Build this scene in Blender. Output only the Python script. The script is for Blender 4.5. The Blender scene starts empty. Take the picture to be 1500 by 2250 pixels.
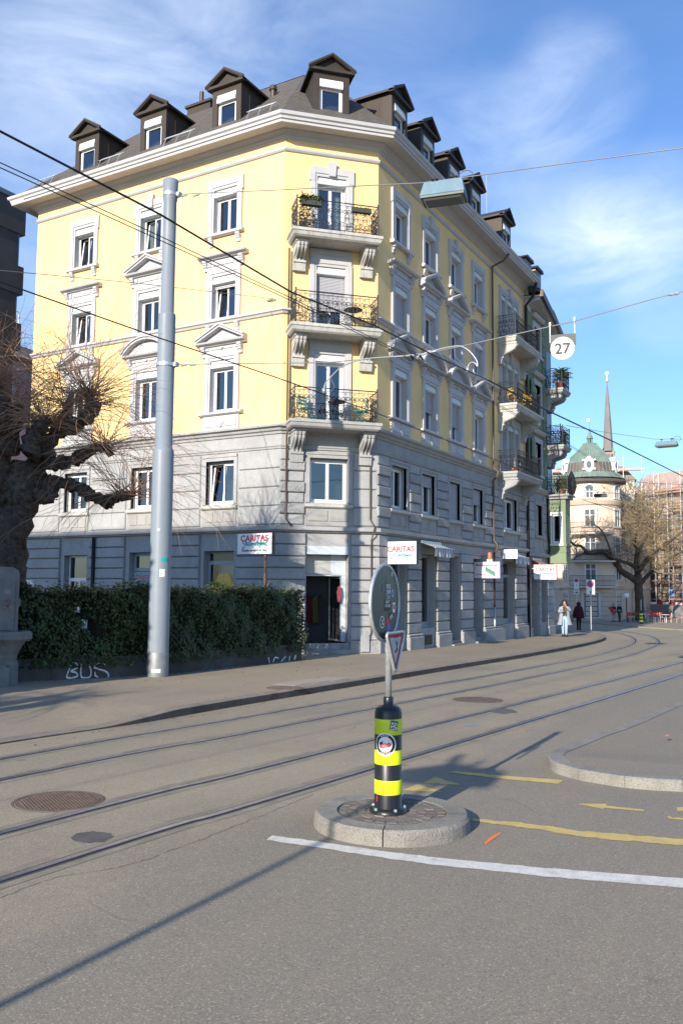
import bpy, math, random
from math import sin, cos, pi, radians, sqrt, atan2, tan, hypot, exp
from mathutils import Vector, Matrix
from mathutils.geometry import tessellate_polygon

sc = bpy.context.scene
COL = sc.collection
RN = random.Random(11)

# ------------------------------------------------------------------ camera
FPX = 1883.83                       # focal length in pixels of the 1500x2250 photograph
PITCH, ROLL, YAW = radians(5.0537), radians(-0.4976), radians(29.9)
HC = 2.1                            # eye height over the road at the traffic island
_cp, _sp, _cr, _sr = cos(PITCH), sin(PITCH), cos(ROLL), sin(ROLL)
_Rx = Matrix(((1, 0, 0), (0, _cp, -_sp), (0, _sp, _cp)))
_Ry = Matrix(((_cr, 0, _sr), (0, 1, 0), (-_sr, 0, _cr)))
_B = Matrix(((sin(YAW), cos(YAW), 0), (-cos(YAW), sin(YAW), 0), (0, 0, 1)))
CAMM = _B @ _Rx @ _Ry               # columns: camera right, forward, up in world axes
cam = bpy.data.cameras.new('camera')
cam.sensor_fit = 'VERTICAL'
cam.sensor_height = 36.0
cam.lens = FPX * 36.0 / 2250.0
cam.clip_start, cam.clip_end = 0.1, 4000
co = bpy.data.objects.new('camera', cam)
COL.objects.link(co)
r_, f_, u_ = CAMM.col[0], CAMM.col[1], CAMM.col[2]
co.matrix_world = Matrix(((r_[0], u_[0], -f_[0], 0), (r_[1], u_[1], -f_[1], 0), (r_[2], u_[2], -f_[2], HC), (0, 0, 0, 1)))
sc.camera = co

# ------------------------------------------------------------------ sky, sun, exposure
SUN_EL = radians(20.5)
SUN_DIR = Vector((-cos(SUN_EL), -0.035, sin(SUN_EL))).normalized()      # towards the sun
w = bpy.data.worlds.new('World')
sc.world = w
w.use_nodes = True
nt = w.node_tree
nt.nodes.clear()
N = nt.nodes.new
wo = N('ShaderNodeOutputWorld')
bg = N('ShaderNodeBackground')
bg.inputs['Strength'].default_value = 0.102
sky = N('ShaderNodeTexSky')
sky.sky_type = 'NISHITA'
sky.sun_disc = False
sky.sun_elevation = SUN_EL
sky.sun_rotation = atan2(SUN_DIR.x, SUN_DIR.y)
sky.altitude = 400
sky.air_density = 1.25
sky.dust_density = 0.6
sky.ozone_density = 3.0
tc = N('ShaderNodeTexCoord')
# thin cirrus: stretched noise over the sky directions
mp = N('ShaderNodeMapping')
mp.inputs['Rotation'].default_value = (0.25, 0.1, radians(-22))
mp.inputs['Scale'].default_value = (1.0, 1.7, 4.2)
mp.inputs['Location'].default_value = (0.35, 0.2, 0.1)
n1 = N('ShaderNodeTexNoise')
n1.inputs['Scale'].default_value = 3.3
n1.inputs['Detail'].default_value = 9
n1.inputs['Roughness'].default_value = 0.58
n1.inputs['Distortion'].default_value = 0.5
rp = N('ShaderNodeValToRGB')
rp.color_ramp.elements[0].position = 0.33
rp.color_ramp.elements[0].color = (0, 0, 0, 1)
rp.color_ramp.elements[1].position = 0.88
rp.color_ramp.elements[1].color = (1, 1, 1, 1)
L = nt.links.new
L(tc.outputs['Generated'], mp.inputs['Vector'])
L(mp.outputs['Vector'], n1.inputs['Vector'])
L(n1.outputs['Fac'], rp.inputs['Fac'])


def _dir(px, py):
    return (CAMM @ Vector(((px - 750) / FPX, 1, -(py - 1125) / FPX))).normalized()


def cloud_bank(px, py, width, gain):
    """a bank of cloud in one direction of the sky, made ragged by the noise"""
    vm = N('ShaderNodeVectorMath')
    vm.operation = 'DOT_PRODUCT'
    d = _dir(px, py)
    vm.inputs[1].default_value = d
    nrm = N('ShaderNodeVectorMath')
    nrm.operation = 'NORMALIZE'
    L(tc.outputs['Generated'], nrm.inputs[0])
    L(nrm.outputs['Vector'], vm.inputs[0])
    mr = N('ShaderNodeMapRange')
    mr.interpolation_type = 'SMOOTHSTEP'
    mr.inputs['From Min'].default_value = cos(width)
    mr.inputs['From Max'].default_value = 1.0
    mr.inputs['To Max'].default_value = gain
    L(vm.outputs['Value'], mr.inputs['Value'])
    return mr.outputs['Result']


acc = None
for args in ((1250, 215, 0.085, 0.5), (1120, 290, 0.08, 0.25), (1430, 500, 0.10, 0.5), (1230, 545, 0.10, 0.42), (1330, 520, 0.09, 0.3), (1000, 330, 0.09, 0.2), (40, 260, 0.34, 0.42), (500, 60, 0.3, 0.3), (1480, 640, 0.08, 0.3)):
    o = cloud_bank(*args)
    if acc is None:
        acc = o
    else:
        a = N('ShaderNodeMath')
        a.operation = 'ADD'
        L(acc, a.inputs[0])
        L(o, a.inputs[1])
        acc = a.outputs[0]
bs = N('ShaderNodeMath')
bs.operation = 'ADD'
bs.inputs[1].default_value = 0.05
L(acc, bs.inputs[0])
mu = N('ShaderNodeMath')
mu.operation = 'MULTIPLY'
mu.use_clamp = True
nz = N('ShaderNodeMath')
nz.operation = 'ADD'
nz.inputs[1].default_value = 0.2
L(rp.outputs['Color'], nz.inputs[0])
L(nz.outputs[0], mu.inputs[0])
L(bs.outputs[0], mu.inputs[1])
hs = N('ShaderNodeMix')
hs.data_type = 'RGBA'
hs.blend_type = 'MULTIPLY'
hs.inputs['Factor'].default_value = 1.0
hs.inputs[7].default_value = (0.82, 1.06, 1.42, 1)
L(sky.outputs['Color'], hs.inputs[6])
mx = N('ShaderNodeMix')
mx.data_type = 'RGBA'
mx.inputs[7].default_value = (7.0, 7.9, 9.3, 1)
L(mu.outputs[0], mx.inputs['Factor'])
L(hs.outputs[2], mx.inputs[6])
L(mx.outputs[2], bg.inputs['Color'])
L(bg.outputs[0], wo.inputs['Surface'])

sl = bpy.data.lights.new('sun', 'SUN')
sl.energy = 5.0
sl.angle = radians(0.53)
sl.color = (1.0, 0.905, 0.765)
so = bpy.data.objects.new('sun', sl)
so.rotation_euler = SUN_DIR.to_track_quat('Z', 'Y').to_euler()
COL.objects.link(so)
sc.view_settings.view_transform = 'Standard'
sc.view_settings.look = 'None'
sc.view_settings.gamma = 1
sc.view_settings.exposure = 0.6
try:
    sc.cycles.max_bounces = 8
    sc.cycles.transparent_max_bounces = 12
    sc.cycles.caustics_reflective = False
    sc.cycles.caustics_refractive = False
except Exception:
    pass

# ------------------------------------------------------------------ measuring helpers
SLOPE = 0.011
CAMP = Vector((0, 0, HC))


def gz(x):
    """the street falls gently along +x"""
    return -SLOPE * (max(-30.0, min(95.0, x)) - 6.9)


def ray(px, py):
    return CAMM @ Vector(((px - 750) / FPX, 1, -(py - 1125) / FPX))


def at_y(px, py, Y):
    d = ray(px, py)
    return CAMP + d * (Y / d.y)


def at_x(px, py, X):
    d = ray(px, py)
    return CAMP + d * (X / d.x)


def at_d(px, py, D):
    d = ray(px, py)
    return CAMP + d * (D / hypot(d.x, d.y))


def gnd(px, py, off=0.0):
    d = ray(px, py)
    t = (SLOPE * 6.9 + off - HC) / (d.z + SLOPE * d.x)
    p = CAMP + d * t
    if p.x > 95:
        t = (gz(95) + off - HC) / d.z
        p = CAMP + d * t
    return p


# ------------------------------------------------------------------ materials
MATS = {}


def _n(t, kind):
    return t.nodes.new(kind)


def mat(name, col, rough=0.75, metal=0.0, var=0.0, vscale=2.0, bump=0.0, bscale=40.0, spec=0.3, speck=0.0, sscale=60.0,
        speck_col=None, stain=0.0, stain_scale=(1, 1, 0.25), stain_col=None, tint=None, coat=0.0, emit=0.0):
    """principled material with broad colour variation, fine speckle, stains of their own shape and a bump"""
    if name in MATS:
        return MATS[name]
    m = bpy.data.materials.new(name)
    MATS[name] = m
    m.use_nodes = True
    t = m.node_tree
    b = t.nodes['Principled BSDF']
    b.inputs['Roughness'].default_value = rough
    b.inputs['Metallic'].default_value = metal
    b.inputs['Specular IOR Level'].default_value = spec
    if coat:
        b.inputs['Coat Weight'].default_value = coat
    l = t.links.new
    c = _n(t, 'ShaderNodeRGB')
    c.outputs[0].default_value = (*col, 1)
    out = c.outputs[0]
    tcn = _n(t, 'ShaderNodeTexCoord')
    vec = tcn.outputs['Object']

    def mix(fac, a, bcol, mode='MIX'):
        x = _n(t, 'ShaderNodeMix')
        x.data_type = 'RGBA'
        x.blend_type = mode
        l(fac, x.inputs['Factor'])
        l(a, x.inputs[6])
        if isinstance(bcol, tuple):
            x.inputs[7].default_value = (*bcol, 1)
        else:
            l(bcol, x.inputs[7])
        return x.outputs[2]

    def noise(scale, detail=5, rough_=0.6, v=None):
        x = _n(t, 'ShaderNodeTexNoise')
        x.inputs['Scale'].default_value = scale
        x.inputs['Detail'].default_value = detail
        x.inputs['Roughness'].default_value = rough_
        l(v or vec, x.inputs['Vector'])
        return x.outputs['Fac']

    def ramp(fac, p0, p1):
        x = _n(t, 'ShaderNodeMapRange')
        x.inputs['From Min'].default_value = p0
        x.inputs['From Max'].default_value = p1
        l(fac, x.inputs['Value'])
        return x.outputs['Result']

    if var:
        hi = tuple(min(1, v * (1 + var)) for v in (tint or col))
        lo = tuple(v * (1 - var) for v in col)
        f = ramp(noise(vscale, 6), 0.3, 0.7)
        o = mix(f, out, hi)
        x = _n(t, 'ShaderNodeMix')
        x.data_type = 'RGBA'
        l(f, x.inputs['Factor'])
        x.inputs[6].default_value = (*lo, 1)
        x.inputs[7].default_value = (*hi, 1)
        out = x.outputs[2]
    if stain:
        mpn = _n(t, 'ShaderNodeMapping')
        mpn.inputs['Scale'].default_value = stain_scale
        l(vec, mpn.inputs['Vector'])
        f = ramp(noise(2.2, 8, 0.65, mpn.outputs['Vector']), 0.5, 0.78)
        k = _n(t, 'ShaderNodeMath')
        k.operation = 'MULTIPLY'
        l(f, k.inputs[0])
        k.inputs[1].default_value = stain
        out = mix(k.outputs[0], out, stain_col or tuple(v * 0.45 for v in col))
    if speck:
        f = ramp(noise(sscale, 2, 0.7), 0.52, 0.68)
        k = _n(t, 'ShaderNodeMath')
        k.operation = 'MULTIPLY'
        l(f, k.inputs[0])
        k.inputs[1].default_value = speck
        out = mix(k.outputs[0], out, speck_col or tuple(v * 0.4 for v in col))
    l(out, b.inputs['Base Color'])
    if emit:
        b.inputs['Emission Color'].default_value = (*col, 1)
        b.inputs['Emission Strength'].default_value = emit
    if bump:
        bn = _n(t, 'ShaderNodeBump')
        bn.inputs['Strength'].default_value = min(1.0, bump)
        bn.inputs['Distance'].default_value = 0.02 * max(1, bump)
        l(noise(bscale, 6, 0.65), bn.inputs['Height'])
        l(bn.outputs['Normal'], b.inputs['Normal'])
    return m


def glass(name, tint=(0.55, 0.6, 0.62), r0=0.17):
    """window glass: transparent with a Fresnel reflection"""
    if name in MATS:
        return MATS[name]
    m = bpy.data.materials.new(name)
    MATS[name] = m
    m.use_nodes = True
    t = m.node_tree
    t.nodes.clear()
    o = _n(t, 'ShaderNodeOutputMaterial')
    a = _n(t, 'ShaderNodeBsdfTransparent')
    a.inputs['Color'].default_value = (*tint, 1)
    g = _n(t, 'ShaderNodeBsdfGlossy')
    g.inputs['Roughness'].default_value = 0.015
    g.inputs['Color'].default_value = (0.92, 0.96, 1, 1)
    lw = _n(t, 'ShaderNodeLayerWeight')
    lw.inputs['Blend'].default_value = 0.5
    p = _n(t, 'ShaderNodeMath')
    p.operation = 'POWER'
    p.inputs[1].default_value = 4.0
    q = _n(t, 'ShaderNodeMath')
    q.operation = 'MULTIPLY_ADD'
    q.inputs[1].default_value = 1 - r0
    q.inputs[2].default_value = r0
    mxs = _n(t, 'ShaderNodeMixShader')
    # slight waviness so that panes do not mirror perfectly
    tcn = _n(t, 'ShaderNodeTexCoord')
    ns = _n(t, 'ShaderNodeTexNoise')
    ns.inputs['Scale'].default_value = 1.3
    bn = _n(t, 'ShaderNodeBump')
    bn.inputs['Strength'].default_value = 0.05
    bn.inputs['Distance'].default_value = 0.05
    l = t.links.new
    l(tcn.outputs['Object'], ns.inputs['Vector'])
    l(ns.outputs['Fac'], bn.inputs['Height'])
    l(bn.outputs['Normal'], g.inputs['Normal'])
    l(lw.outputs['Facing'], p.inputs[0])
    l(p.outputs[0], q.inputs[0])
    l(q.outputs[0], mxs.inputs['Fac'])
    l(a.outputs[0], mxs.inputs[1])
    l(g.outputs[0], mxs.inputs[2])
    l(mxs.outputs[0], o.inputs['Surface'])
    return m


# ------------------------------------------------------------------ mesh builder
class Fr:
    """a facade frame: a along the wall, o outward from it, z up"""
    def __init__(s, ox, oy, dx, dy, nx, ny):
        s.ox, s.oy, s.dx, s.dy, s.nx, s.ny = ox, oy, dx, dy, nx, ny

    def p(s, a, o, z):
        return (s.ox + s.dx * a + s.nx * o, s.oy + s.dy * a + s.ny * o, z)

    def shift(s, a, o):
        q = s.p(a, o, 0)
        return Fr(q[0], q[1], s.dx, s.dy, s.nx, s.ny)


WF = Fr(0, 0, 1, 0, 0, 1)           # plain world frame: a = x, o = y


class MB:
    def __init__(s):
        s.v, s.f, s.m, s.k = [], [], [], 0

    def face(s, pts, k=None):
        i = len(s.v)
        s.v.extend(tuple(p) for p in pts)
        s.f.append(tuple(range(i, i + len(pts))))
        s.m.append(s.k if k is None else k)

    def hexa(s, p, k=None):
        """eight corners: bottom ring 0-3, top ring 4-7"""
        i = len(s.v)
        s.v.extend(tuple(q) for q in p)
        for f in ((0, 3, 2, 1), (4, 5, 6, 7), (0, 1, 5, 4), (1, 2, 6, 5), (2, 3, 7, 6), (3, 0, 4, 7)):
            s.f.append(tuple(i + j for j in f))
            s.m.append(s.k if k is None else k)

    def fb(s, fr, a0, a1, o0, o1, z0, z1, k=None):
        P = fr.p
        s.hexa([P(a0, o0, z0), P(a1, o0, z0), P(a1, o1, z0), P(a0, o1, z0), P(a0, o0, z1), P(a1, o0, z1), P(a1, o1, z1), P(a0, o1, z1)], k)

    def box(s, x0, x1, y0, y1, z0, z1, k=None):
        s.fb(WF, x0, x1, y0, y1, z0, z1, k)

    def block(s, fr, a0, a1, o0, o1, z0, z1, b=0.02, k=None):
        """a stone with a chamfered face"""
        P = fr.p
        o1b = o1 - b
        i = len(s.v)
        for (o, d) in ((o0, 0), (o1b, 0), (o1, b)):
            s.v.extend([P(a0 + d, o, z0 + d), P(a1 - d, o, z0 + d), P(a1 - d, o, z1 - d), P(a0 + d, o, z1 - d)])
        for r in (0, 4):
            for j in range(4):
                q = (j + 1) % 4
                s.f.append((i + r + j, i + r + q, i + r + 4 + q, i + r + 4 + j))
                s.m.append(s.k if k is None else k)
        s.f.append((i + 8, i + 9, i + 10, i + 11))
        s.m.append(s.k if k is None else k)

    def prism(s, fr, poly, o0, o1, k=None):
        """polygon of (a, z) extruded from o0 to o1"""
        n = len(poly)
        i = len(s.v)
        for o in (o0, o1):
            s.v.extend(fr.p(a, o, z) for a, z in poly)
        kk = s.k if k is None else k
        s.f.append(tuple(range(i, i + n)))
        s.f.append(tuple(range(i + 2 * n - 1, i + n - 1, -1)))
        s.m += [kk, kk]
        for j in range(n):
            q = (j + 1) % n
            s.f.append((i + j, i + q, i + n + q, i + n + j))
            s.m.append(kk)

    def side_prism(s, fr, poly, a0, a1, k=None):
        """polygon of (o, z) extruded along the wall from a0 to a1"""
        n = len(poly)
        i = len(s.v)
        for a in (a0, a1):
            s.v.extend(fr.p(a, o, z) for o, z in poly)
        kk = s.k if k is None else k
        s.f.append(tuple(range(i, i + n)))
        s.f.append(tuple(range(i + 2 * n - 1, i + n - 1, -1)))
        s.m += [kk, kk]
        for j in range(n):
            q = (j + 1) % n
            s.f.append((i + j, i + q, i + n + q, i + n + j))
            s.m.append(kk)

    def tube(s, pts, r, n=6, k=None, cap=True):
        """tube along points; r a number or one radius per point"""
        pts = [Vector(p) for p in pts]
        m = len(pts)
        rr = r if isinstance(r, (list, tuple)) else [r] * m
        i0 = len(s.v)
        prev = None
        for j, p in enumerate(pts):
            t = (pts[min(j + 1, m - 1)] - pts[max(j - 1, 0)])
            if t.length < 1e-9:
                t = Vector((0, 0, 1))
            t.normalize()
            if prev is None:
                up = Vector((0, 0, 1)) if abs(t.z) < 0.9 else Vector((1, 0, 0))
                x = t.cross(up).normalized()
            else:
                x = prev - t * prev.dot(t)
                if x.length < 1e-6:
                    x = t.orthogonal()
                x.normalize()
            prev = x
            y = t.cross(x)
            for q in range(n):
                a = 2 * pi * q / n
                s.v.append(tuple(p + (x * cos(a) + y * sin(a)) * rr[j]))
        kk = s.k if k is None else k
        for j in range(m - 1):
            for q in range(n):
                w_ = (q + 1) % n
                s.f.append((i0 + j * n + q, i0 + j * n + w_, i0 + (j + 1) * n + w_, i0 + (j + 1) * n + q))
                s.m.append(kk)
        if cap:
            s.f.append(tuple(i0 + q for q in range(n - 1, -1, -1)))
            s.f.append(tuple(i0 + (m - 1) * n + q for q in range(n)))
            s.m += [kk, kk]

    def lathe(s, prof, c=(0, 0, 0), n=24, k=None, a0=0.0, a1=2 * pi, sx=1.0, sy=1.0):
        """profile of (radius, z) turned about the vertical through c"""
        full = abs(a1 - a0 - 2 * pi) < 1e-6
        cols = n if full else n + 1
        i0 = len(s.v)
        for r, z in prof:
            for q in range(cols):
                a = a0 + (a1 - a0) * q / n
                s.v.append((c[0] + r * sx * cos(a), c[1] + r * sy * sin(a), c[2] + z))
        kk = s.k if k is None else k
        for j in range(len(prof) - 1):
            for q in range(n):
                w_ = (q + 1) % cols
                s.f.append((i0 + j * cols + q, i0 + j * cols + w_, i0 + (j + 1) * cols + w_, i0 + (j + 1) * cols + q))
                s.m.append(kk if not isinstance(kk, list) else kk[j])

    def disc(s, fr, ca, o, cz, r, n=24, k=None, r2=None):
        pts = [fr.p(ca + r * cos(2 * pi * q / n), o, cz + (r2 or r) * sin(2 * pi * q / n)) for q in range(n)]
        s.face(pts, k)

    def ring(s, fr, ca, o, cz, r0, r1, n=24, k=None, a0=0, a1=2 * pi):
        for q in range(n):
            t0, t1 = a0 + (a1 - a0) * q / n, a0 + (a1 - a0) * (q + 1) / n
            s.face([fr.p(ca + r * cos(t), o, cz + r * sin(t)) for r, t in ((r0, t0), (r1, t0), (r1, t1), (r0, t1))], k)

    def strip(s, left, right, k=None):
        for j in range(len(left) - 1):
            s.face([left[j], right[j], right[j + 1], left[j + 1]], k)

    def fill(s, pts, k=None):
        """concave polygon of 3-D points"""
        i = len(s.v)
        s.v.extend(tuple(p) for p in pts)
        for tri in tessellate_polygon([[Vector(p) for p in pts]]):
            s.f.append(tuple(i + j for j in tri))
            s.m.append(s.k if k is None else k)

    def sweep(s, path, prof, k=None, caps=True):
        """profile of (outward, z) swept along a plan path with mitred corners; outward is to the right of the path"""
        m = len(path)
        nrm = []
        for j in range(m - 1):
            d = Vector((path[j + 1][0] - path[j][0], path[j + 1][1] - path[j][1])).normalized()
            nrm.append(Vector((d.y, -d.x)))
        mit = []
        for j in range(m):
            if j == 0:
                mit.append(nrm[0])
            elif j == m - 1:
                mit.append(nrm[-1])
            else:
                b = (nrm[j - 1] + nrm[j]).normalized()
                mit.append(b / b.dot(nrm[j]))
        i0 = len(s.v)
        n = len(prof)
        for j in range(m):
            for o, z in prof:
                s.v.append((path[j][0] + mit[j].x * o, path[j][1] + mit[j].y * o, z))
        kk = s.k if k is None else k
        for j in range(m - 1):
            for q in range(n - 1):
                s.f.append((i0 + j * n + q, i0 + j * n + q + 1, i0 + (j + 1) * n + q + 1, i0 + (j + 1) * n + q))
                s.m.append(kk)
        if caps:
            s.f.append(tuple(i0 + q for q in range(n)))
            s.f.append(tuple(i0 + (m - 1) * n + q for q in range(n - 1, -1, -1)))
            s.m += [kk, kk]

    def build(s, name, mats, parent=None, smooth=False, local=False, recalc=True, link=True):
        """one mesh object; vertices are world coordinates unless local"""
        org = Vector((0, 0, 0))
        q = parent
        while q is not None and not local:
            org += q.location
            q = q.parent
        me = bpy.data.meshes.new(name)
        if local or parent is None:
            me.from_pydata(s.v, [], s.f)
        else:
            ox, oy, oz = org
            me.from_pydata([(x - ox, y - oy, z - oz) for x, y, z in s.v], [], s.f)
        for x in (mats if isinstance(mats, (list, tuple)) else [mats]):
            me.materials.append(x)
        if isinstance(mats, (list, tuple)) and len(mats) > 1:
            me.polygons.foreach_set('material_index', s.m)
        if smooth:
            me.polygons.foreach_set('use_smooth', [True] * len(me.polygons))
        if recalc and len(s.f) < 60000:
            import bmesh
            bm = bmesh.new()
            bm.from_mesh(me)
            bmesh.ops.remove_doubles(bm, verts=bm.verts, dist=1e-5) if smooth else None
            bmesh.ops.recalc_face_normals(bm, faces=bm.faces)
            bm.to_mesh(me)
            bm.free()
        me.update()
        o = bpy.data.objects.new(name, me)
        if link:
            COL.objects.link(o)
        if parent is not None:
            o.parent = parent
        return o


def tag(o, label, cat, group=None):
    o['label'], o['category'] = label, cat
    if group:
        o['group'] = group
    return o


def thing(name, loc, label, cat, group=None, rz=0.0):
    o = bpy.data.objects.new(name, None)
    o.empty_display_size = 0.3
    COL.objects.link(o)
    o.location = loc
    o.rotation_euler = (0, 0, rz)
    return tag(o, label, cat, group)


def struct(o):
    o['kind'] = 'structure'
    return o


def copy_tree(o, parent=None):
    c = o.copy()
    COL.objects.link(c)
    c.parent = parent
    for ch in o.children:
        copy_tree(ch, c)
    return c


def empty_part(name, parent):
    o = bpy.data.objects.new(name, None)
    o.empty_display_size = 0.1
    COL.objects.link(o)
    o.parent = parent
    return o


_txt = {}


def text2d(s, size=1.0, shear=0.0, align='CENTER', bold=0.0, spacing=1.0):
    key = (s, shear, align, bold, spacing)
    if key not in _txt:
        cu = bpy.data.curves.new('t', 'FONT')
        cu.body = s
        cu.size = 1.0
        cu.shear = shear
        cu.align_x = align
        cu.offset = bold
        cu.space_character = spacing
        cu.resolution_u = 3
        ob = bpy.data.objects.new('t', cu)
        COL.objects.link(ob)
        bpy.context.view_layer.update()
        me = ob.to_mesh()
        _txt[key] = ([(v.co.x, v.co.y) for v in me.vertices], [tuple(p.vertices) for p in me.polygons])
        ob.to_mesh_clear()
        bpy.data.objects.remove(ob)
        bpy.data.curves.remove(cu)
    v, f = _txt[key]
    return [(x * size, y * size) for x, y in v], f


def put_text(mb, s, fn, size=1.0, k=0, **kw):
    """lettering laid through fn(x, y) -> 3-D point"""
    v, f = text2d(s, size, **kw)
    i = len(mb.v)
    mb.v.extend(tuple(fn(x, y)) for x, y in v)
    for q in f:
        mb.f.append(tuple(i + j for j in q))
        mb.m.append(k)


def catmull(pts, n=8):
    pts = [Vector(p) for p in pts]
    P = [pts[0] * 2 - pts[1]] + pts + [pts[-1] * 2 - pts[-2]]
    out = []
    for i in range(1, len(P) - 2):
        for j in range(n):
            t = j / n
            a, b, c, d = P[i - 1], P[i], P[i + 1], P[i + 2]
            out.append(0.5 * ((2 * b) + (c - a) * t + (2 * a - 5 * b + 4 * c - d) * t * t + (3 * b - a - 3 * c + d) * t ** 3))
    out.append(pts[-1])
    return out
# ================================================================== surfaces and materials used all over
def asphalt(name, col, warm, dark, crack=1.0):
    m = bpy.data.materials.new(name)
    m.use_nodes = True
    t = m.node_tree
    b = t.nodes['Principled BSDF']
    b.inputs['Roughness'].default_value = 0.86
    b.inputs['Specular IOR Level'].default_value = 0.25
    l = t.links.new
    tcn = _n(t, 'ShaderNodeTexCoord')
    vec = tcn.outputs['Object']

    def noise(scale, detail=4, rr=0.6, v=None):
        x = _n(t, 'ShaderNodeTexNoise')
        x.inputs['Scale'].default_value = scale
        x.inputs['Detail'].default_value = detail
        x.inputs['Roughness'].default_value = rr
        l(v or vec, x.inputs['Vector'])
        return x.outputs['Fac']

    def rng(f, a, c, lo=0.0, hi=1.0):
        x = _n(t, 'ShaderNodeMapRange')
        x.inputs['From Min'].default_value = a
        x.inputs['From Max'].default_value = c
        x.inputs['To Min'].default_value = lo
        x.inputs['To Max'].default_value = hi
        l(f, x.inputs['Value'])
        return x.outputs['Result']

    def mix(f, a, c, mode='MIX'):
        x = _n(t, 'ShaderNodeMix')
        x.data_type = 'RGBA'
        x.blend_type = mode
        l(f, x.inputs['Factor'])
        for i, q in ((6, a), (7, c)):
            if isinstance(q, tuple):
                x.inputs[i].default_value = (*q, 1)
            else:
                l(q, x.inputs[i])
        return x.outputs[2]
    # long worn bands along the street, broad patches, aggregate
    mpn = _n(t, 'ShaderNodeMapping')
    mpn.inputs['Scale'].default_value = (0.12, 0.9, 1)
    l(vec, mpn.inputs['Vector'])
    band = rng(noise(1.0, 5, 0.6, mpn.outputs['Vector']), 0.36, 0.66)
    c = mix(band, col, warm)
    c = mix(rng(noise(0.35, 6, 0.62), 0.48, 0.7, 0, 0.6), c, dark)
    c = mix(rng(noise(0.13, 3, 0.5), 0.5, 0.62, 0, 0.35), c, tuple(v * 1.12 for v in warm))
    v3 = _n(t, 'ShaderNodeTexVoronoi')
    v3.inputs['Scale'].default_value = 1.15
    l(vec, v3.inputs['Vector'])
    ms = _n(t, 'ShaderNodeMath')
    ms.operation = 'MULTIPLY_ADD'
    l(noise(9, 4, 0.7), ms.inputs[0])
    ms.inputs[1].default_value = 0.16
    l(v3.outputs['Distance'], ms.inputs[2])
    c = mix(rng(ms.outputs[0], 0.11, 0.17, 0.55, 0), c, tuple(v * 0.55 for v in dark))
    c = mix(rng(noise(3.1, 6, 0.7), 0.52, 0.8, 0, 0.35), c, dark)
    # two pours: the greyer carriageway on this side, the browner tram bed beyond
    sxy = _n(t, 'ShaderNodeSeparateXYZ')
    l(vec, sxy.inputs[0])
    ww = _n(t, 'ShaderNodeMath')
    ww.operation = 'MULTIPLY_ADD'
    l(noise(0.9, 6, 0.7), ww.inputs[0])
    ww.inputs[1].default_value = 1.1
    l(sxy.outputs['Y'], ww.inputs[2])
    c = mix(rng(ww.outputs[0], 4.55, 4.9, 0.6, 0), c, (0.235, 0.215, 0.182))
    vo = _n(t, 'ShaderNodeTexVoronoi')
    vo.inputs['Scale'].default_value = 120
    l(vec, vo.inputs['Vector'])
    sep = _n(t, 'ShaderNodeSeparateColor')
    l(vo.outputs['Color'], sep.inputs['Color'])
    c = mix(rng(sep.outputs[0], 0.82, 0.97, 0, 0.42), c, tuple(min(1, v * 1.9) for v in warm))
    c = mix(rng(sep.outputs[1], 0.76, 0.96, 0, 0.5), c, tuple(v * 0.38 for v in col))
    c = mix(rng(noise(240, 2), 0.45, 0.7, 0, 0.35), c, tuple(v * 0.5 for v in col))
    # a few hairline cracks
    v2 = _n(t, 'ShaderNodeTexVoronoi')
    v2.feature = 'DISTANCE_TO_EDGE'
    v2.inputs['Scale'].default_value = 0.23
    dv = _n(t, 'ShaderNodeVectorMath')
    dv.operation = 'ADD'
    nn = _n(t, 'ShaderNodeTexNoise')
    nn.inputs['Scale'].default_value = 1.6
    nn.inputs['Detail'].default_value = 8
    l(vec, nn.inputs['Vector'])
    l(vec, dv.inputs[0])
    l(nn.outputs['Color'], dv.inputs[1])
    l(dv.outputs[0], v2.inputs['Vector'])
    cr = rng(v2.outputs['Distance'], 0.0015, 0.0035, 1, 0)
    k = _n(t, 'ShaderNodeMath')
    k.operation = 'MULTIPLY'
    l(cr, k.inputs[0])
    l(rng(noise(0.4, 2), 0.52, 0.64, 0, 0.42 * crack), k.inputs[1])
    c = mix(k.outputs[0], c, tuple(v * 0.25 for v in dark))
    l(c, b.inputs['Base Color'])
    bn = _n(t, 'ShaderNodeBump')
    bn.inputs['Strength'].default_value = 0.55
    bn.inputs['Distance'].default_value = 0.006
    l(sep.outputs[0], bn.inputs['Height'])
    l(bn.outputs['Normal'], b.inputs['Normal'])
    return m


M_ROAD = asphalt('road_asphalt', (0.302, 0.264, 0.202), (0.38, 0.318, 0.226), (0.212, 0.19, 0.155))
M_WALK = asphalt('pavement_asphalt', (0.30, 0.256, 0.195), (0.35, 0.29, 0.208), (0.215, 0.19, 0.153), 0.5)
M_PATCH = mat('asphalt_patch', (0.12, 0.11, 0.105), 0.9, var=0.2, vscale=8, speck=0.5, sscale=90)
M_CPATCH = mat('repair_patch', (0.26, 0.265, 0.25), 0.9, var=0.15, vscale=5, speck=0.4, sscale=70)
M_GRANITE = mat('granite_kerb', (0.29, 0.275, 0.245), 0.8, var=0.2, vscale=3, bump=0.9, bscale=55, speck=0.8, sscale=75, stain=0.6,
                stain_scale=(1.5, 1.5, 2), stain_col=(0.17, 0.15, 0.12))
M_STEEL = mat('rail_steel', (0.48, 0.48, 0.50), 0.36, metal=1.0, var=0.2, vscale=6)
M_RUSTSTEEL = mat('rail_side', (0.10, 0.082, 0.07), 0.7, var=0.3, vscale=7)
M_JOINT = mat('rail_joint', (0.265, 0.232, 0.18), 0.9, var=0.25, vscale=3, speck=0.4, sscale=50)
M_GROOVE = mat('rail_groove', (0.02, 0.018, 0.017), 0.9)
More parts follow.
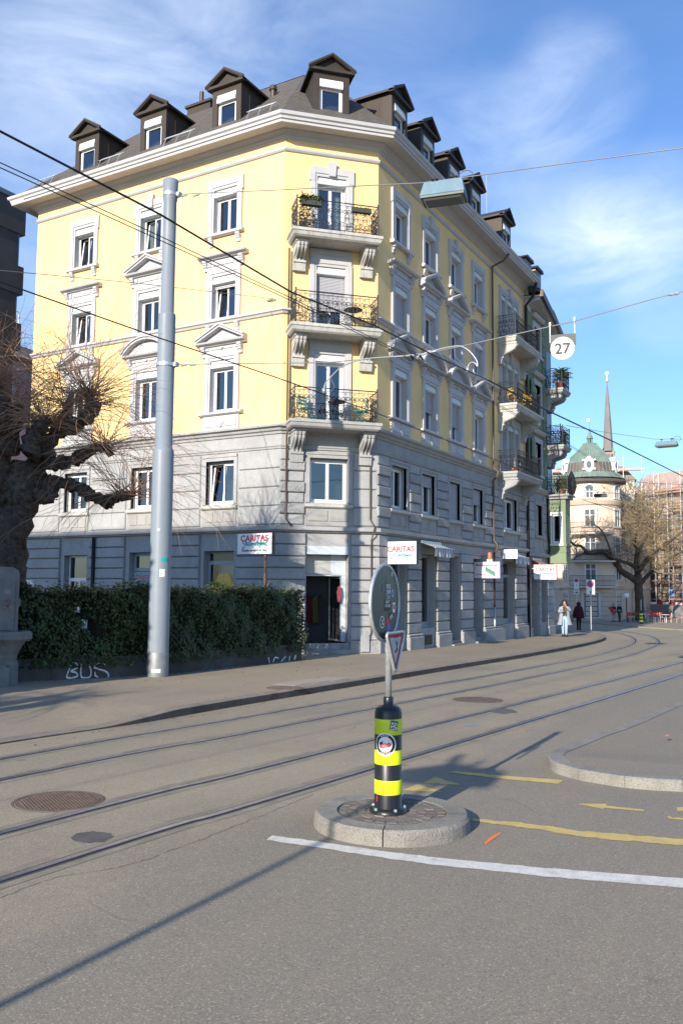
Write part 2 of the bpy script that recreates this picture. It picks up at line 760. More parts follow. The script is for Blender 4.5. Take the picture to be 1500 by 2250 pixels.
M_WHITEPAINT = mat('white_road_paint', (0.68, 0.66, 0.60), 0.8, var=0.12, vscale=6, stain=0.7, stain_scale=(3, 3, 3), stain_col=(0.33, 0.31, 0.28), speck=0.5, sscale=45, speck_col=(0.4, 0.38, 0.34))
M_YELLOWPAINT = mat('yellow_road_paint', (0.60, 0.45, 0.15), 0.8, var=0.12, vscale=7, stain=0.75, stain_scale=(3, 3, 3), stain_col=(0.40, 0.33, 0.2), speck=0.5, sscale=45, speck_col=(0.4, 0.3, 0.12))
M_ORANGE = mat('orange_spray', (0.9, 0.22, 0.06), 0.7, stain=0.6, stain_scale=(9, 9, 9), stain_col=(0.45, 0.18, 0.1))
M_IRON = mat('manhole_iron', (0.17, 0.125, 0.10), 0.62, metal=0.3, var=0.25, vscale=9)
M_YELLOW = mat('yellow_render', (0.82, 0.585, 0.28), 0.92, var=0.06, vscale=0.7, bump=0.35, bscale=30, stain=0.3, stain_scale=(0.9, 0.9, 0.12), stain_col=(0.52, 0.38, 0.17))
M_TRIM = mat('trim_paint', (0.46, 0.455, 0.465), 0.7, var=0.05, vscale=2, stain=0.28, stain_scale=(2, 2, 0.5), stain_col=(0.38, 0.37, 0.36))
M_STONE = mat('grey_sandstone', (0.365, 0.367, 0.368), 0.9, var=0.12, vscale=1.3, bump=0.5, bscale=26, speck=0.45, sscale=32, stain=0.38, stain_scale=(1.2, 1.2, 0.25), stain_col=(0.21, 0.205, 0.195))
M_ROUGHSTONE = mat('rough_sandstone', (0.35, 0.352, 0.354), 0.95, var=0.15, vscale=2, bump=2.4, bscale=17, speck=0.55, sscale=28, stain=0.3, stain_scale=(1.2, 1.2, 0.3), stain_col=(0.2, 0.195, 0.19))
M_STONEDK = mat('weathered_stone', (0.30, 0.295, 0.285), 0.9, var=0.2, vscale=2, bump=0.4, bscale=30, speck=0.4, sscale=30, stain=0.6, stain_scale=(1.5, 1.5, 0.4), stain_col=(0.12, 0.115, 0.105))
M_WHITE = mat('window_white', (0.78, 0.78, 0.78), 0.4)
M_GREYFRAME = mat('grey_frame', (0.32, 0.35, 0.38), 0.5)
M_SHUTTER = mat('roller_shutter', (0.42, 0.42, 0.45), 0.6)
M_BOX = mat('shutter_box', (0.66, 0.70, 0.70), 0.5)
M_GLASS = glass('window_glass')
M_SHOPGLASS = glass('shop_glass', (0.8, 0.84, 0.85), 0.06)
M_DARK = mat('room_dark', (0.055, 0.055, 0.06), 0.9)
M_CURTAIN = mat('curtain_cloth', (0.6, 0.66, 0.66), 0.9)
M_BRONZE = mat('dormer_metal', (0.060, 0.048, 0.038), 0.5, metal=0.25, var=0.15, vscale=1.5, stain=0.4, stain_scale=(2, 2, 0.3), stain_col=(0.055, 0.045, 0.036))
M_SLATE = None
M_IRONWORK = mat('wrought_iron', (0.05, 0.05, 0.055), 0.55, metal=0.35, var=0.3, vscale=10)
M_PIPE = mat('copper_pipe', (0.12, 0.085, 0.065), 0.5, metal=0.4, var=0.2, vscale=3)
M_GALV = mat('galvanised_steel', (0.46, 0.50, 0.52), 0.42, metal=0.55, var=0.14, vscale=25, stain=0.35, stain_scale=(3, 3, 1), stain_col=(0.3, 0.32, 0.33))
M_WIRE = mat('wire', (0.025, 0.025, 0.028), 0.5, metal=0.3)
M_WIRELT = mat('wire_grey', (0.22, 0.23, 0.24), 0.5, metal=0.4)
M_BLACK = mat('black_plastic', (0.012, 0.013, 0.016), 0.36, var=0.2, vscale=6, spec=0.5, stain=.5, stain_scale=(16, 16, 4), stain_col=(.05, .047, .042))
M_LIME = mat('reflective_yellow', (0.72, 0.86, 0.012), 0.33, var=0.06, vscale=7, spec=0.5, stain=.4, stain_scale=(14, 14, 5), stain_col=(.38, .42, .06))
M_LIME2 = mat('worn_reflective_yellow', (0.60, 0.72, 0.02), 0.4, var=0.1, vscale=9, spec=0.5)
M_SIGNWHITE = mat('sign_white', (0.82, 0.82, 0.83), 0.35)
M_RED = mat('sign_red', (0.62, 0.02, 0.03), 0.4)
M_TEAL = mat('sign_teal', (0.02, 0.36, 0.34), 0.4)
M_INK = mat('black_ink', (0.012, 0.012, 0.014), 0.5)
M_SIGNBLUE = mat('sign_blue', (0.03, 0.16, 0.5), 0.4)
M_POLE = mat('pole_paint', (0.205, 0.24, 0.28), 0.45, var=0.05, vscale=3, stain=0.25, stain_scale=(5, 5, 0.3), stain_col=(0.28, 0.3, 0.32))
M_LEAF = mat('hedge_leaf', (0.030, 0.050, 0.014), 0.55, var=0.5, vscale=2.0, spec=0.4)
M_LEAF2 = mat('hedge_leaf_light', (0.065, 0.095, 0.024), 0.5, var=0.35, vscale=5)
M_BARK = mat('old_bark', (0.085, 0.064, 0.048), 0.95, var=0.65, vscale=9, bump=2.5, bscale=9, stain=0.5, stain_col=(0.03, 0.026, 0.022))
M_SHOOT = mat('willow_shoot', (0.34, 0.20, 0.125), 0.7, var=0.35, vscale=3)
M_CONC = mat('old_concrete', (0.10, 0.093, 0.086), 0.92, var=0.25, vscale=2, bump=0.6, bscale=20, stain=0.7, stain_scale=(1, 1, 0.4), stain_col=(0.06, 0.058, 0.052))


def slate_material():
    m = bpy.data.materials.new('roof_slate')
    m.use_nodes = True
    t = m.node_tree
    b = t.nodes['Principled BSDF']
    b.inputs['Roughness'].default_value = 0.8
    l = t.links.new
    tcn = _n(t, 'ShaderNodeTexCoord')
    sep = _n(t, 'ShaderNodeSeparateXYZ')
    l(tcn.outputs['Object'], sep.inputs[0])
    ad = _n(t, 'ShaderNodeMath')
    ad.operation = 'SUBTRACT'
    l(sep.outputs['X'], ad.inputs[0])
    l(sep.outputs['Y'], ad.inputs[1])
    cb = _n(t, 'ShaderNodeCombineXYZ')
    l(ad.outputs[0], cb.inputs['X'])
    l(sep.outputs['Z'], cb.inputs['Y'])
    br = _n(t, 'ShaderNodeTexBrick')
    br.inputs['Scale'].default_value = 1.0
    br.inputs['Brick Width'].default_value = 0.32
    br.inputs['Row Height'].default_value = 0.125
    br.inputs['Mortar Size'].default_value = 0.012
    br.inputs['Color1'].default_value = (0.125, 0.107, 0.09, 1)
    br.inputs['Color2'].default_value = (0.09, 0.079, 0.069, 1)
    br.inputs['Mortar'].default_value = (0.05, 0.045, 0.04, 1)
    l(cb.outputs[0], br.inputs['Vector'])
    l(br.outputs['Color'], b.inputs['Base Color'])
    bn = _n(t, 'ShaderNodeBump')
    bn.inputs['Strength'].default_value = 0.6
    bn.inputs['Distance'].default_value = 0.02
    l(br.outputs['Fac'], bn.inputs['Height'])
    bn.invert = True
    l(bn.outputs['Normal'], b.inputs['Normal'])
    return m


M_SLATE = slate_material()

# ================================================================== ground, pavements, kerbs, island
g = MB()
xs = [-900, -120, -30, -10, 10, 30, 60, 95, 200, 2500]
ys = [-1500, -100, -20, 0, 20, 60, 150, 1500]
for i in range(len(xs) - 1):
    for j in range(len(ys) - 1):
        g.face([(x, y, gz(x)) for x, y in ((xs[i], ys[j]), (xs[i + 1], ys[j]), (xs[i + 1], ys[j + 1]), (xs[i], ys[j + 1]))])
struct(g.build('road', M_ROAD))


def P2(x, y, off=0.0):
    return Vector((x, y, gz(x) + off))


def kerb_h(x):
    """dropped kerb at the near end"""
    return 0.03 + 0.10 * max(0.0, min(1.0, (x - 9.6) / 1.5))


kpts = [(-25, 10.1), (-8, 9.95), (3, 9.8), (7.8, 9.69), (10.3, 9.5), (13, 9.52), (18, 9.48), (23.1, 9.47), (28.6, 9.4), (34, 9.45), (39.3, 9.65), (43, 10.0), (46.5, 10.65), (49.5, 11.7), (52, 13.4), (53.6, 15.8), (54.3, 19), (54.5, 40)]
kl = [Vector((v.x, v.y, 0)) for v in catmull([(x, y, 0) for x, y in kpts], 8)]
pv = MB()
inner = []
for j, v in enumerate(kl):
    d = (kl[min(j + 1, len(kl) - 1)] - kl[max(0, j - 1)]).normalized()
    inner.append(v + Vector((-d.y, d.x, 0)) * 0.24)
top = [P2(v.x, v.y, kerb_h(v.x)) for v in inner]
back = [P2(54.5, 44, 0.13), P2(-25, 44, 0.03)]
# the pavement follows the slope: cut it into strips between the kerb and the back line
for j in range(len(inner) - 1):
    a, b = inner[j], inner[j + 1]
    if b.x <= a.x + 1e-6:
        continue
    ya = [a.y, 13.4, 20, 44]
    for q in range(3):
        y0a, y1a = max(a.y, ya[q]) if q else a.y, max(ya[q + 1], a.y)
        y0b, y1b = max(b.y, ya[q]) if q else b.y, max(ya[q + 1], b.y)
        pv.face([P2(a.x, y0a, kerb_h(a.x)), P2(b.x, y0b, kerb_h(b.x)), P2(b.x, y1b, kerb_h(b.x)), P2(a.x, y1a, kerb_h(a.x))])
struct(pv.build('pavement', M_WALK, recalc=False))
kb = MB()
for j in range(len(kl) - 1):
    a, b, ia, ib = kl[j], kl[j + 1], inner[j], inner[j + 1]
    ha, hb = kerb_h(a.x) + 0.004, kerb_h(b.x) + 0.004
    g0 = 0.012 if j % 3 == 0 else 0.0
    d = (b - a) * g0
    a2, ia2 = a + d, ia + d
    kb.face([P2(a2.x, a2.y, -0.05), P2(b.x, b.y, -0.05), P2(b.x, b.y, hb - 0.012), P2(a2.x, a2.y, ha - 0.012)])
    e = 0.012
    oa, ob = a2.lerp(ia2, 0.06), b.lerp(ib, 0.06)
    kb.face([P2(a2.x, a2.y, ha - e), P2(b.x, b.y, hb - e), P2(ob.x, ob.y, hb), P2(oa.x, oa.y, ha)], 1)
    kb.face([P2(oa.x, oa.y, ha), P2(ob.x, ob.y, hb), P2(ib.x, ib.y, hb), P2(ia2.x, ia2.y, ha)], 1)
struct(kb.build('kerb', [mat('shaded_kerb_face', (0.085, 0.076, 0.068), 0.85, var=0.3, vscale=3, bump=0.6, bscale=50, speck=0.5, sscale=70), mat('kerb_top', (0.25, 0.215, 0.18), 0.85, var=0.2, vscale=3, bump=0.5, bscale=50, speck=0.5, sscale=70)], recalc=False))  # face is a darker copy of the top, its shade put into the colour

# right-hand pavement with a granite kerb: front edge and flush back edge
fr_px = [(1500, 1740), (1440, 1737), (1372, 1731), (1320, 1723), (1270, 1714), (1240, 1706), (1220, 1699), (1207, 1690), (1202, 1679), (1207, 1668), (1220, 1658), (1244, 1646), (1308, 1617), (1372, 1594), (1460, 1556), (1500, 1541)]
rp_ = [gnd(px, py) for px, py in fr_px]
e0, e1 = (rp_[0] - rp_[2]).normalized(), (rp_[-1] - rp_[-2]).normalized()
rp_ = [rp_[0] + e0 * q for q in (9, 4, 1.5, .6)] + rp_ + [rp_[-1] + e1 * q for q in (1, 3, 8, 18, 30)]
rl = catmull([(p.x, p.y, 0) for p in rp_], 3)
cen = Vector((18.0, -6.0, 0))
rin = []
for j, v in enumerate(rl):
    d = (rl[min(j + 1, len(rl) - 1)] - rl[max(0, j - 1)]).normalized()
    rin.append(v + Vector((d.y, -d.x, 0)) * 0.2)


def rk_h(j):
    """high round the nose, dropped along the tram side"""
    n = len(rl)
    t = j / (n - 1)
    return 0.12 if t < 0.5 else max(0.03, 0.12 - (t - 0.5) * .5)


rk = MB()
for j in range(len(rl) - 1):
    a, b, ia, ib = rl[j], rl[j + 1], rin[j], rin[j + 1]
    ha, hb = rk_h(j), rk_h(j + 1)
    if j % 6 == 0:
        a = a.lerp(b, 0.04)
        ia = ia.lerp(ib, 0.04)
    oa, ob = a.lerp(ia, 0.1), b.lerp(ib, 0.1)
    rk.face([P2(a.x, a.y, -0.05), P2(b.x, b.y, -0.05), P2(b.x, b.y, hb - 0.018), P2(a.x, a.y, ha - 0.018)])
    rk.face([P2(a.x, a.y, ha - 0.018), P2(b.x, b.y, hb - 0.018), P2(ob.x, ob.y, hb), P2(oa.x, oa.y, ha)])
    rk.face([P2(oa.x, oa.y, ha), P2(ob.x, ob.y, hb), P2(ib.x, ib.y, hb), P2(ia.x, ia.y, ha)])
struct(rk.build('kerb', M_GRANITE, recalc=False))
rp2 = MB()
rp2.fill([P2(v.x, v.y, rk_h(j) - 0.006) for j, v in enumerate(rin)])
struct(rp2.build('pavement', M_WALK, recalc=False))

# traffic island: ring of granite kerb stones round a cobbled middle
ISL = gnd(866, 1787, 0.145)
IX, IY = ISL.x + 0.15, ISL.y + 0.10
IR = 0.70
IH = 0.128
isl = MB()
nseg = 60
for q in range(nseg):
    stone = q // 15
    t0, t1 = 2 * pi * q / nseg + 0.35, 2 * pi * (q + 1) / nseg + 0.35
    if q % 15 == 0:
        t0 += 0.014

    def C(r, t, z):
        x, y = IX + r * cos(t), IY + r * sin(t)
        return (x, y, gz(x) + z)
    isl.face([C(IR, t0, -0.05), C(IR, t1, -0.05), C(IR - 0.01, t1, IH - 0.03), C(IR - 0.01, t0, IH - 0.03)])
    isl.face([C(IR - 0.01, t0, IH - 0.03), C(IR - 0.01, t1, IH - 0.03), C(IR - 0.035, t1, IH), C(IR - 0.035, t0, IH)])
    isl.face([C(IR - 0.035, t0, IH), C(IR - 0.035, t1, IH), C(IR - 0.21, t1, IH), C(IR - 0.21, t0, IH)])
    isl.face([C(IR - 0.21, t0, IH), C(IR - 0.21, t1, IH), C(IR - 0.21, t1, IH - 0.05), C(IR - 0.21, t0, IH - 0.05)])
struct(isl.build('island_kerb', M_GRANITE, recalc=False))
cob = MB()
mats_cob = [mat('cobble_a', (0.185, 0.165, 0.145), 0.85, var=0.2, vscale=8, bump=0.8, bscale=40, speck=0.4), mat('cobble_b', (0.215, 0.195, 0.175), 0.85, var=0.2, vscale=8, bump=0.8, bscale=40), mat('cobble_c', (0.17, 0.13, 0.115), 0.85, var=0.2, vscale=8), mat('cobble_joint', (0.165, 0.143, 0.12), 0.95, var=0.2, vscale=12)]
cob.face([(IX + (IR - 0.2) * cos(2 * pi * q / 40), IY + (IR - 0.2) * sin(2 * pi * q / 40), gz(IX) + IH - 0.013) for q in range(40)], 3)
rr = 0.06
ri = random.Random(5)
while rr < IR - 0.23:
    dr = 0.085
    n = max(4, int(2 * pi * (rr + dr / 2) / 0.095))
    of = ri.random()
    for q in range(n):
        t0, t1 = 2 * pi * (q + of) / n, 2 * pi * (q + 1 + of) / n
        gp = 0.008 / (rr + dr / 2)
        zt = gz(IX) + IH - 0.006 - ri.random() * 0.008
        pts = [(IX + r * cos(t) + ri.uniform(-.006, .006), IY + r * sin(t) + ri.uniform(-.006, .006)) for r, t in ((rr + .006, t0 + gp), (rr + dr - .006, t0 + gp), (rr + dr - .006, t1 - gp), (rr + .006, t1 - gp))]
        cx, cy = sum(p[0] for p in pts) / 4, sum(p[1] for p in pts) / 4
        kk = ri.choice((0, 0, 1, 1, 0, 2))
        cob.hexa([(x, y, zt - 0.04) for x, y in pts] + [(cx + (x - cx) * .94, cy + (y - cy) * .94, zt) for x, y in pts], kk)
    rr += dr
struct(cob.build('island_paving', mats_cob, recalc=True))

# ================================================================== tram rails
RAILS = [
    ('outer rail of the far tram track, running beside the kerb', [(-30, 9.3), (-10, 9.12), (7.16, 8.86), (11.31, 8.62), (16.48, 8.34), (22.2, 8.0), (26.9, 7.82), (31, 7.74), (34.6, 7.82), (40.4, 8.2), (45.4, 8.95), (50.6, 10.3), (56.8, 12.75), (62, 15.8), (68, 20.5), (75, 28)]),
    ('inner rail of the far tram track, second from the kerb', [(-30, 8.32), (-10, 8.14), (6.39, 7.9), (10.06, 7.64), (14.57, 7.36), (19.89, 7.02), (23.7, 6.87), (29.6, 6.72), (35, 6.8), (41, 7.2), (46, 7.95), (51.5, 9.35), (57.6, 11.9), (63, 15), (69, 19.8), (76, 27.3)]),
    ('shiny inner rail of the near tram track, passing the large manhole', [(-30, 6.85), (-10, 6.55), (5.02, 6.17), (7.94, 5.99), (11.45, 5.77), (15.54, 5.48), (19.41, 5.22), (25, 4.86), (31.1, 4.55), (40, 4.2), (55, 4.0), (80, 4.2)]),
    ('outer rail of the near tram track, closest to the traffic island', [(-30, 5.86), (-10, 5.56), (4.22, 5.18), (6.68, 5.03), (9.54, 4.83), (13.2, 4.58), (16.31, 4.37), (21, 4.06), (25.85, 3.79), (34, 3.4), (50, 3.05), (80, 3.1)]),
]
for lab, pts in RAILS:
    c = catmull([(x, y, 0) for x, y in pts], 8)
    m = MB()
    prof = [(-0.15, 0.003, 2), (-0.05, 0.0035, 1), (-0.032, 0.005, 0), (0.026, 0.0055, 0), (0.03, 0.002, 3), (0.068, 0.002, 3), (0.07, 0.005, 1), (0.095, 0.004, 2), (0.18, 0.003, None)]
    rows = []
    for j, v in enumerate(c):
        d = (c[min(j + 1, len(c) - 1)] - c[max(0, j - 1)]).normalized()
        n = Vector((d.y, -d.x, 0))          # towards the nearer side
        rows.append([P2(*(v + n * o).xy, z) for o, z, _ in prof])
    for j in range(len(rows) - 1):
        for q in range(len(prof) - 1):
            m.face([rows[j][q], rows[j][q + 1], rows[j + 1][q + 1], rows[j + 1][q]], prof[q][2])
    tag(m.build('tram_rail', [M_STEEL, M_RUSTSTEEL, M_JOINT, M_GROOVE], recalc=False), lab, 'tram rail', 'tram rails in the road')

# ================================================================== paint and patches on the road


def painted(name, px, m, off=0.004, k=None):
    b = MB()
    b.fill([gnd(x, y, off) for x, y in px])
    return struct(b.build(name, m, recalc=False))


def ragged(top, bot, jit=0.9, n=7, seed=1):
    """outline of a worn painted line from its two edges in the photograph"""
    rj = random.Random(seed)

    def dense(e):
        out = []
        for (x0, y0), (x1, y1) in zip(e, e[1:]):
            for q in range(n):
                t = q / n
                out.append((x0 + (x1 - x0) * t, y0 + (y1 - y0) * t + rj.uniform(-jit, jit)))
        out.append(e[-1])
        return out
    return dense(top) + dense(bot)[::-1]


painted('white_line', ragged([(598, 1836), (700, 1849), (850, 1871), (950, 1883), (1200, 1907), (1350, 1919), (1600, 1936)], [(585, 1845), (700, 1862), (850, 1886), (950, 1899), (1200, 1926), (1350, 1938), (1600, 1958)], 0.8, 9, 3), M_WHITEPAINT, 0.0045)
painted('yellow_line', ragged([(1040, 1799), (1100, 1804), (1160, 1809), (1280, 1826), (1390, 1835), (1500, 1843), (1600, 1851)], [(1034, 1803), (1100, 1812), (1160, 1819), (1280, 1839), (1390, 1848), (1500, 1857), (1600, 1866)], 1.3, 8, 4), M_YELLOWPAINT)
painted('yellow_bar', ragged([(1003, 1694), (1100, 1704), (1237, 1714)], [(984, 1697), (1100, 1711), (1226, 1722)], 0.6, 8, 8), M_YELLOWPAINT)
for pts in ([(930, 1720), (954, 1707), (1015, 1725)], [(884, 1736), (916, 1723), (973, 1740)], [(878, 1744), (886, 1744), (931, 1755), (878, 1757)]):
    painted('yellow_triangle', ragged(pts + [pts[0]], [pts[0]], 0.7, 5, len(pts))[:-1], M_YELLOWPAINT)
painted('yellow_arrow', [(1268, 1766), (1330, 1766), (1332, 1767), (1331, 1770), (1414, 1779), (1413, 1782.5), (1328, 1775), (1324, 1777.5)], M_YELLOWPAINT)
painted('yellow_bicycle_mark', [(1485, 1774), (1500, 1773), (1510, 1780), (1495, 1782), (1487, 1782)], M_YELLOWPAINT)
painted('yellow_bicycle_mark', [(1464, 1795), (1470, 1792), (1476, 1797), (1488, 1796), (1510, 1799), (1510, 1802), (1470, 1799)], M_YELLOWPAINT)
painted('orange_spray_mark', ragged([(1063, 1853), (1075, 1840), (1096, 1829)], [(1068, 1855), (1084, 1842), (1101, 1831)], 0.7, 5, 2), M_ORANGE)
painted('orange_spray_mark', [(1459, 1615), (1468, 1614), (1469, 1617), (1460, 1618)], M_ORANGE, 0.13)
for px in ([(155, 1840), (172, 1830), (205, 1826), (240, 1830), (250, 1838), (232, 1849), (195, 1852), (165, 1848)],):
    painted('asphalt_patch', ragged(px + [px[0]], [px[0]], 1.2, 5, 6)[:-1], M_PATCH)
painted('asphalt_patch', ragged([(1076, 1560), (1100, 1556), (1125, 1559), (1137, 1565), (1110, 1568), (1076, 1565)], [(1076, 1562)], 0.6, 4, 7)[:-1], M_PATCH)
painted('repair_patch', [(1014, 1593), (1025, 1589), (1050, 1590), (1056, 1594), (1038, 1597), (1020, 1596)], M_CPATCH)
painted('repair_patch', [(697, 1561), (715, 1557), (728, 1560), (716, 1565), (700, 1564)], M_CPATCH)
# tyre-dark seam and fine cracks beside the near rail
for px in ([(0, 1950), (130, 1905), (270, 1882), (400, 1838), (560, 1776), (690, 1722)],):
    c = [gnd(x, y + 22, 0.002) for x, y in px]
    cc = catmull(c, 14)
    b = MB()
    rj = random.Random(3)
    le, ri2 = [], []
    for v in cc:
        o = rj.uniform(-0.015, 0.015)
        wd = rj.uniform(0.001, 0.005)
        le.append((v.x, v.y + o + wd, v.z))
        ri2.append((v.x, v.y + o - wd, v.z))
    b.strip(le, ri2)
    struct(b.build('road_crack', M_PATCH, recalc=False))


def cover(px, py, r, label, name='manhole_cover', off=0.0, ribs=True):
    p = gnd(px, py, off)
    b = MB()
    z = p.z
    b.lathe([(r + 0.035, 0.003), (r + 0.005, 0.006), (r, 0.002), (r - 0.006, 0.002), (r - 0.008, 0.006), (0, 0.006)], (p.x, p.y, z), 40)
    if ribs:
        n = int(r * 2 / 0.036)
        for i in range(-n, n + 1):
            for j in range(-n, n + 1):
                x, y = i * 0.036 + (j % 2) * 0.018, j * 0.034
                if x * x + y * y < (r - 0.05) ** 2:
                    b.box(p.x + x - 0.012, p.x + x + 0.012, p.y + y - 0.012, p.y + y + 0.012, z + 0.005, z + 0.010)
    return tag(b.build(name, M_IRON), label, 'manhole cover', 'manhole covers')


cover(128, 1761, 0.40, 'large rusty ribbed manhole cover in the road between the tram tracks')
cover(627, 1512, 0.36, 'ribbed manhole cover in the pavement near the hedge end', off=0.13)
cover(1048, 1538, 0.47, 'plain brown manhole cover in the road right of the bollard', ribs=False)
b = MB()
for q in range(3):
    p0 = gnd(640 + q * 40, 1506 - q * 5, 0.135)
    b.box(p0.x, p0.x + 0.78, p0.y - 0.1, p0.y + 0.48, p0.z - 0.02, p0.z)
tag(b.build('service_cover', mat('service_cover_concrete', (0.33, 0.29, 0.25), 0.85, var=0.12, vscale=6)), 'row of flat grey service covers in the pavement beside the kerb', 'cover')
# ================================================================== the yellow corner building
X0, Y0 = 23.35, 13.4
CA, CB = (23.35, 15.75), (25.70, 13.40)
q2 = sqrt(0.5)
FL = Fr(CA[0], CA[1], 0, 1, -1, 0)              # left facade, a grows away to the left
FC = Fr(CA[0], CA[1], q2, -q2, -q2, -q2)        # chamfer
FRT = Fr(CB[0], CB[1], 1, 0, 0, -1)             # right facade
LL, LC, LR = 12.2, 3.323, 16.22
PATH = [(X0, CA[1] + LL), CA, CB, (CB[0] + LR, Y0)]
GB = gz(24.5) + 0.12
YB = thing('apartment_building', (24.5, 15.0, GB), 'five storey yellow corner house on a grey stone ground floor, with brown dormers', 'building')


def wall_grid(mb, fr, a0, a1, z0, z1, holes, o=0.0, k=None, depth=0.0, kr=None):
    """a wall sheet with rectangular openings cut out, and their reveals"""
    A = sorted({a0, a1, *[max(a0, min(a1, h[i])) for h in holes for i in (0, 1)]})
    Z = sorted({z0, z1, *[max(z0, min(z1, h[i])) for h in holes for i in (2, 3)]})
    for i in range(len(A) - 1):
        run = None
        for j in range(len(Z) - 1):
            ca, cz = (A[i] + A[i + 1]) / 2, (Z[j] + Z[j + 1]) / 2
            if any(h[0] < ca < h[1] and h[2] < cz < h[3] for h in holes):
                continue
            mb.face([fr.p(A[i], o, Z[j]), fr.p(A[i + 1], o, Z[j]), fr.p(A[i + 1], o, Z[j + 1]), fr.p(A[i], o, Z[j + 1])], k)
    if depth:
        for h in holes:
            x0, x1, zz0, zz1 = h[:4]
            for (p, q) in (((x0, zz0), (x1, zz0)), ((x1, zz0), (x1, zz1)), ((x1, zz1), (x0, zz1)), ((x0, zz1), (x0, zz0))):
                mb.face([fr.p(p[0], o, p[1]), fr.p(q[0], o, q[1]), fr.p(q[0], o - depth, q[1]), fr.p(p[0], o - depth, p[1])], kr if kr is not None else k)


def casement(parent, fr, c, z0, z1, w, o=-0.2, leaves=2, fm=None, tilt=None, curtain=0, transom=None, gm=None, deep=0.05):
    """white frame with sashes and panes set in an opening; tilt opens one sash inwards at the top"""
    fm = fm or M_WHITE
    b = MB()
    t = 0.055
    b.fb(fr, c - w / 2, c - w / 2 + t, o - deep, o, z0, z1)
    b.fb(fr, c + w / 2 - t, c + w / 2, o - deep, o, z0, z1)
    b.fb(fr, c - w / 2 + t, c + w / 2 - t, o - deep, o, z1 - t, z1)
    b.fb(fr, c - w / 2 + t, c + w / 2 - t, o - deep, o, z0, z0 + t)
    zt = z1 - t
    if transom:
        b.fb(fr, c - w / 2 + t, c + w / 2 - t, o - deep, o + 0.004, transom - 0.04, transom + 0.04)
        zt = transom - 0.04
    g = MB()
    x0, x1 = c - w / 2 + t, c + w / 2 - t
    sw = (x1 - x0) / leaves
    for i in range(leaves):
        a0, a1 = x0 + i * sw, x0 + (i + 1) * sw
        s = 0.05
        e = 0.0
        if tilt == i:
            e = 0.17

        def O(z, d=0.0):
            return o - 0.01 - e * (z - z0) / (zt - z0) + d
        zb = z0 + t
        for (p, q, ze0, ze1) in ((a0, a0 + s, zb, zt), (a1 - s, a1, zb, zt), (a0 + s, a1 - s, zb, zb + s * 1.3), (a0 + s, a1 - s, zt - s, zt)):
            b.hexa([fr.p(p, O(ze0, -0.04), ze0), fr.p(q, O(ze0, -0.04), ze0), fr.p(q, O(ze0, 0.012), ze0), fr.p(p, O(ze0, 0.012), ze0),
                    fr.p(p, O(ze1, -0.04), ze1), fr.p(q, O(ze1, -0.04), ze1), fr.p(q, O(ze1, 0.012), ze1), fr.p(p, O(ze1, 0.012), ze1)])
        g.face([fr.p(a0 + s, O(zb, -0.02), zb), fr.p(a1 - s, O(zb, -0.02), zb), fr.p(a1 - s, O(zt, -0.02), zt), fr.p(a0 + s, O(zt, -0.02), zt)])
    if transom:
        g.face([fr.p(x0, o - 0.03, transom + 0.04), fr.p(x1, o - 0.03, transom + 0.04), fr.p(x1, o - 0.03, z1 - t), fr.p(x0, o - 0.03, z1 - t)])
    f = b.build('window_frame', fm, parent)
    g.build('pane', gm or M_GLASS, parent, recalc=False)
    if curtain:
        cu = MB()
        rc = random.Random(int(c * 100 + z0 * 10))
        sides = ((x0 + 0.03, x0 + sw * 0.55), (x1 - sw * 0.55, x1 - 0.03)) if curtain == 2 else (((x1 - sw * 0.75, x1 - 0.03),) if curtain == 1 else ((x0 + .03, x1 - .03),))
        for (p, q) in sides:
            n = 22
            le, ri_ = [], []
            for i in range(n + 1):
                a = p + (q - p) * i / n
                oo = o - 0.22 + 0.035 * sin(i * 1.35 + rc.random())
                le.append(fr.p(a, oo, z0 + 0.05))
                ri_.append(fr.p(a, oo, z1))
            cu.strip(le, ri_)
        cu.build('curtain', M_CURTAIN, parent, recalc=False, smooth=True)
    return f


def roller(parent, fr, c, z0, z1, w, o=-0.12):
    b = MB()
    n = int((z1 - z0) / 0.05)
    h = (z1 - z0) / n
    for i in range(n):
        z = z0 + i * h
        b.side_prism(fr, [(o - 0.012, z + 0.003), (o, z + 0.008), (o + 0.004, z + h * 0.5), (o, z + h - 0.006), (o - 0.012, z + h - 0.001)], c - w / 2 + 0.02, c + w / 2 - 0.02)
    return b.build('roller_shutter', M_SHUTTER, parent)


def corbel(b, fr, a, zt, h=0.32, w=0.16, d=0.15):
    b.side_prism(fr, [(0, zt), (d, zt), (d, zt - h * .22), (d * .8, zt - h * .3), (d * .72, zt - h * .6), (d * .45, zt - h * .72), (d * .42, zt - h), (0, zt - h)], a - w / 2, a + w / 2)
    b.side_prism(fr, [(0, zt - h * .3), (d * .9, zt - h * .3), (d * .9, zt - h * .42), (0, zt - h * .42)], a - w / 2 - .012, a + w / 2 + .012)


